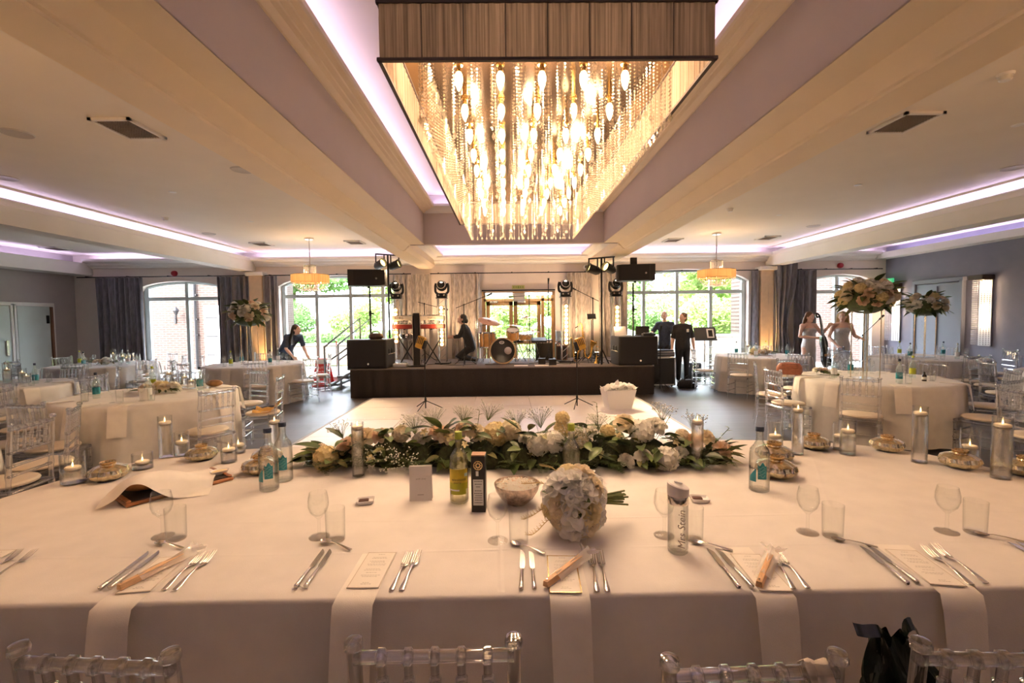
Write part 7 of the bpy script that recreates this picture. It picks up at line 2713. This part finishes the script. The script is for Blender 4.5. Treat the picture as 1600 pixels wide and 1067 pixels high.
# ------------------------------------------------------------------ bridal bouquet
t = thing('bridal_bouquet', 'large bouquet of white and cream roses lying on the table with tied green stems', 'bouquet', (.268, 1.87, TT + .132))
t.scale = (.93, .93, .93)
rs = random.Random(21)
ax = Vector((-.80, -.42, .38)).normalized()
MB().sph((0, 0, 0), 1, 16, 10, (.085, .085, .09)).build('foliage_core', LEAF2, t)
BPW = clothmat('bouquet_white_petal', (.96, .94, .90), .38, noise=.01)
BR = [rose_mesh(BPW, .042, 5, 4), rose_mesh(PET, .036, 6), rose_mesh(BPW, .03, 7, 4), rose_mesh(clothmat('butter_petal', (.88, .78, .52), .4), .038, 8, 6)]
n = 32
for k in range(n):
    z = 1 - 1.72 * (k + .5) / n
    a = k * 2.39996
    q = math.sqrt(max(0, 1 - z * z))
    u, v, _ = frame(ax)
    d = (ax * z + u * q * math.cos(a) + v * q * math.sin(a)).normalized()
    p = Vector((d.x * .108, d.y * .105, d.z * .122))
    if p.z < -.112:
        p.z = -.102
    put('rose', BR[(0, 1, 0, 3, 2, 0, 1)[k % 7]], t, p, aim(d + Vector((0, -.15, .45)), rs.uniform(0, 6)), rs.uniform(1.15, 1.5))
for k in range(14):
    a = rs.uniform(0, 6.3)
    d = Vector((math.cos(a), math.sin(a) * .7, rs.uniform(-.2, .8))).normalized()
    leaf_at(t, LEAVES[k % 5], d * .09, math.atan2(d.y, d.x), d.z, .5, rs.uniform(-.6, .6))
for k, d in enumerate(((-.95, .35, .35), (-.98, -.15, -.25), (-.9, -.35, -.55), (-.55, .2, .8))):
    P = spline([Vector(d) * .09, Vector(d) * .14 + Vector((0, 0, .012)), Vector(d) * .18 + Vector((-.01, 0, -.005)), Vector(d) * .2 + Vector((-.03, .01, -.02))], 4)
    P = [Vector((q.x, q.y, max(q.z, -.12))) for q in P]
    b = MB().tube(P, .0016, 5)
    for q in P[4:]:
        for s in (-1, 1):
            b.tube([q, q + Vector((-.012, s * .012, .008))], .0011, 4)
    b.build('trailing_twig', mat('straw_twig', (.55, .40, .18), .7), t)
put('gypsophila', GYPS[0], t, (.02, -.06, .075), aim((.1, -.7, .6)), .45)
sd = Vector((.96, .40, -.12)).normalized()
MB().tube([sd * .08, sd * .13, sd * .15], [.036, .026, .025], 16).build('ribbon_wrap', mat('white_ribbon', (.88, .84, .82), .45), t)
u, v, _ = frame(sd)
for k in range(19):
    a = k * 2.4
    q = .021 * math.sqrt((k + .5) / 19)
    st = sd * .145 + u * q * math.cos(a) + v * q * math.sin(a)
    L = rs.uniform(.085, .125)
    en = sd * (.145 + L) + (u * math.cos(a) + v * math.sin(a)) * q * 1.7
    en.z = max(en.z, -.122)
    o = MB().tube([st, en], .0042, 7)
    sm = o.build('stem', STEM, t)

# ------------------------------------------------------------------ the long flower garland
t = thing('flower_garland', 'long garland of cream roses, hydrangeas, glossy leaves and gypsophila along the head table', 'flowers', (0, 0, TT + .004))
rs = random.Random(33)


def spine(s):
    return Vector((-1.2 + 2.5 * s, 2.86 - .10 * s + .02 * math.sin(s * 9), 0))


def env(s):
    return .35 + .65 * min(1, math.sin(PI * min(1, max(0, s))) * 1.7)


for k in range(13):      # dark mossy body of the garland in short lengths
    s = (k + .5) / 13
    c = spine(s)
    e = env(s)
    MB().lathe([(0, 0), (.14, .0), (.15, .03), (.11, .09), (.05, .12), (0, .125)], 12, lobes=7, lamp_=.25).build('foliage_core', mat('moss_green', (.030, .038, .014), .9, noise=.5, scale=60, bump=.8, bscale=90), t)
    o = t.children[-1]
    o = [x for x in bpy.data.objects if x.parent == t and x.name.startswith('foliage_core')][-1]
    o.location = c
    o.scale = (.9, .8 * e + .1, e * 1.25)
for k in range(292):
    s = rs.random()
    hi_ = k % 5 < 2
    c, e = spine(s), env(s)
    side = rs.choice((-1, -1, 1))
    q = rs.uniform(.02, .17)
    z = rs.uniform(.02, .20) * e * (1.1 - q * 2.5)
    az = (-PI / 2 if side < 0 else PI / 2) + rs.uniform(-1.1, 1.1)
    if hi_:
        q = rs.uniform(0, .09)
        z = rs.uniform(.09, .23) * e
        az = rs.uniform(-PI, 0) if rs.random() < .75 else rs.uniform(0, PI)
    if s < .06:
        az = PI + rs.uniform(-.7, .7)
    if s > .94:
        az = rs.uniform(-.7, .7)
    el = rs.uniform(.0, .8) if hi_ else rs.uniform(-.5, .35) if z < .06 else rs.uniform(-.35, .75)
    leaf_at(t, rs.choice(LEAVES), (c.x + rs.uniform(-.02, .02), c.y + side * q * (.55 + .45 * e), max(.045, z)), az, max(el, .05 if z < .08 else (-.12 if z < .13 else -.5)), rs.uniform(.7, 1.15), rs.uniform(-.6, .6))
for k in range(64):
    s = rs.random()
    c = spine(s)
    put('fern_sprig', rs.choice(FERN), t, (c.x, c.y - .13, .02 + rs.uniform(0, .03)), Matrix.Rotation(PI + rs.uniform(-.8, .8), 4, 'Z') @ Matrix.Rotation(rs.uniform(-.15, .3), 4, 'X'), rs.uniform(.7, 1.1))
FL = [  # s, dy, z, kind, scale  (kinds: R roses, H hydrangea/chrysanthemum, B bud)
    (.05, -.10, .07, 'H1', 1.25), (.09, -.02, .13, 'R2', 1.3), (.02, .02, .08, 'H2', .8), (.13, .02, .18, 'R0', 1.35), (.12, -.10, .11, 'B', 1.0), (.17, -.02, .2, 'R2', 1.1), (.22, .0, .2, 'H2', .9), (.27, -.02, .17, 'R1', 1.2), (.31, .02, .21, 'R2', 1.2), (.335, -.03, .2, 'R0', 1.1), (.37, .03, .23, 'R2', 1.2), (.405, .0, .22, 'R0', 1.2), (.45, .02, .2, 'H1', 1.3), (.485, .03, .22, 'H2', 1.1), (.52, .0, .18, 'R1', 1.1),
    (.55, -.05, .15, 'H0', 1.1), (.585, -.04, .16, 'H0', 1.15), (.61, .03, .23, 'H1', .9), (.645, -.03, .16, 'H2', 1.0), (.68, .02, .21, 'R1', .9), (.72, .04, .2, 'H1', .8), (.765, .05, .26, 'R0', 1.35), (.80, .0, .21, 'H0', 1.2), (.835, .03, .24, 'R1', 1.4), (.79, -.12, .08, 'R3', .85), (.75, -.13, .06, 'R1', .95), (.84, -.14, .07, 'H0', 1.15), (.88, -.08, .09, 'R1', .9), (.92, .0, .15, 'R2', 1.0), (.955, .02, .17, 'R0', 1.0), (.985, -.03, .10, 'R2', 1.15), (.90, .03, .17, 'H2', .7)]
for s, dy, z, kd, sc_ in FL:
    c = spine(s)
    d = Vector((rs.uniform(-.3, .3), -.55 + dy, .8)).normalized()
    me = BUD if kd == 'B' else (ROSES if kd[0] == 'R' else HYDS)[int(kd[1])]
    put('bud' if kd == 'B' else ('rose' if kd[0] == 'R' else 'hydrangea'), me, t, (c.x, c.y + dy - .02, z * .88), aim(d, rs.uniform(0, 6)), sc_)
for s, dy, z, d, sc_, g in ((.2, -.14, .05, (0, -.8, .35), 1.0, 0), (.245, -.15, .05, (.1, -.8, .3), .9, 1), (.30, .02, .2, (-.2, .2, 1), 1.1, 1), (.37, .06, .22, (.1, .3, 1), 1.0, 0), (.43, .08, .24, (.25, .3, 1), 1.0, 1), (.07, .03, .14, (-.4, .3, .9), .9, 0), (.56, .05, .2, (-.1, .2, 1), 1.1, 1), (.62, -.06, .12, (0, -.6, .7), 1.1, 0), (.66, -.04, .14, (.1, -.5, .8), 1.0, 1), (.86, .07, .22, (.2, .2, 1), 1.0, 0), (.93, .05, .18, (.3, .2, .9), .9, 1), (.25, .03, .16, (0, .1, 1), 1.1, 0), (.15, -.13, .04, (-.1, -.9, .35), .8, 1), (.5, .05, .2, (0, .2, 1), 1.0, 1), (.70, .04, .18, (0, .2, 1), .9, 0)):
    c = spine(s)
    put('gypsophila', GYPS[g], t, (c.x, c.y + dy, z), aim(d), sc_)
for s, dy, z, sc_ in ((.16, -.17, .07, .8), (.165, -.2, .02, .9), (.37, -.16, .10, .8), (.375, -.2, .04, 1.0), (.38, -.14, .15, .7), (.28, -.06, .2, .8), (.34, -.08, .18, .9), (.60, -.07, .17, .9), (.57, -.1, .15, .8), (.64, -.1, .16, .8), (.87, -.1, .14, .8), (.74, -.06, .17, .8)):
    c = spine(s)
    put('orchid_bloom', rs.choice(ORCH), t, (c.x, c.y + dy, z), aim((rs.uniform(-.3, .3), -.7, .6), rs.uniform(0, 6)), sc_)
# taller sprigs
for s, dx, h in ((.40, .03, .32), (.70, -.02, .36), (.96, .12, .2), (.83, .1, .28), (.61, .0, .28)):
    c = spine(s)
    P = spline([(c.x, c.y, .1), (c.x + dx * .4, c.y, h * .6), (c.x + dx, c.y - .01, h)], 5)
    MB().tube(P, .0017, 5).build('sprig_stem', STEM, t)
    for q in P[4:]:
        leaf_at(t, LEAVES[3], q, rs.uniform(0, 6), .4, .32, 0)
put('hydrangea', HYDS[1], t, tuple(spine(.61) + Vector((0, 0, .27))), aim((0, -.2, 1)), .75)

# ------------------------------------------------------------------ near chairs, sash, bag
chair(-.888, 1.225, -.085, 'clear acrylic chair nearest the camera at the tray end, only its back seen', 'chairs at the head table', True)
chair(-.17, 1.235, .0, 'clear acrylic chair nearest the camera before the plain menu card', 'chairs at the head table', True)
chair(.50, 1.165, .02, 'clear acrylic chair nearest the camera with an ivory sash on its post', 'chairs at the head table', True)
chair(1.073, 1.19, -.05, 'clear acrylic chair nearest the camera beside the crumpled black plastic', 'chairs at the head table', True)
o = MB().grid(lambda u, v: (.645 + (u - .5) * .05 + .004 * math.sin(v * 8), .945 + .036 * math.cos((v - .42) * 5.2) * (-1 if v > .42 else 1) * (1 if abs(v - .42) > .04 else .3), .895 - abs(v - .42) * .55 + .004 * math.sin(u * 9)), 6, 24).build('chair_sash', clothmat('ivory_sash', (.78, .66, .54), .1), ang=90)
tag(o, 'ivory cloth sash slung over the post of a near chair', 'sash')
t = thing('plastic_bag', 'crumpled dark green black plastic bag with knotted handles beside the near chair', 'bag', (1.06, 1.17, .05))
t.scale = (.85, .85, .85)
PB = mat('bin_bag', (.008, .014, .012), .22, noise=.4, scale=20)
rs = random.Random(4)


def bagf(u, v):
    a = u * 2 * PI
    r = (.12 * math.sin(PI * (.12 + .8 * v)) + .02) * (1 + .22 * math.sin(a * 5 + v * 6) + .12 * math.sin(a * 11 - v * 9))
    return (r * math.cos(a) * .8 - .10 * v * v, .55 * r * math.sin(a), .45 + .42 * v + .015 * math.sin(a * 7 + v * 12))


MB().grid(bagf, 60, 22, wrap=True).build('bag_body', PB, t, ang=30)
for P in ([(-.08, 0, .84), (-.13, -.01, .89), (-.19, -.02, .90), (-.22, -.02, .91)], [(-.08, .01, .84), (-.14, .0, .84), (-.13, .01, .78), (-.09, 0, .72)], [(-.06, 0, .84), (-.05, -.02, .92), (-.02, -.02, .88), (0, 0, .78)]):
    S = spline(P, 5)
    MB().grid(lambda u, v, S=S: tuple(S[min(len(S) - 1, int(u * (len(S) - 1) + .5))] + Vector((.004 * math.sin(u * 20), (v - .5) * .02, (v - .5) * .028))), len(S) - 1, 2).build('bag_handle', PB, t, ang=30)
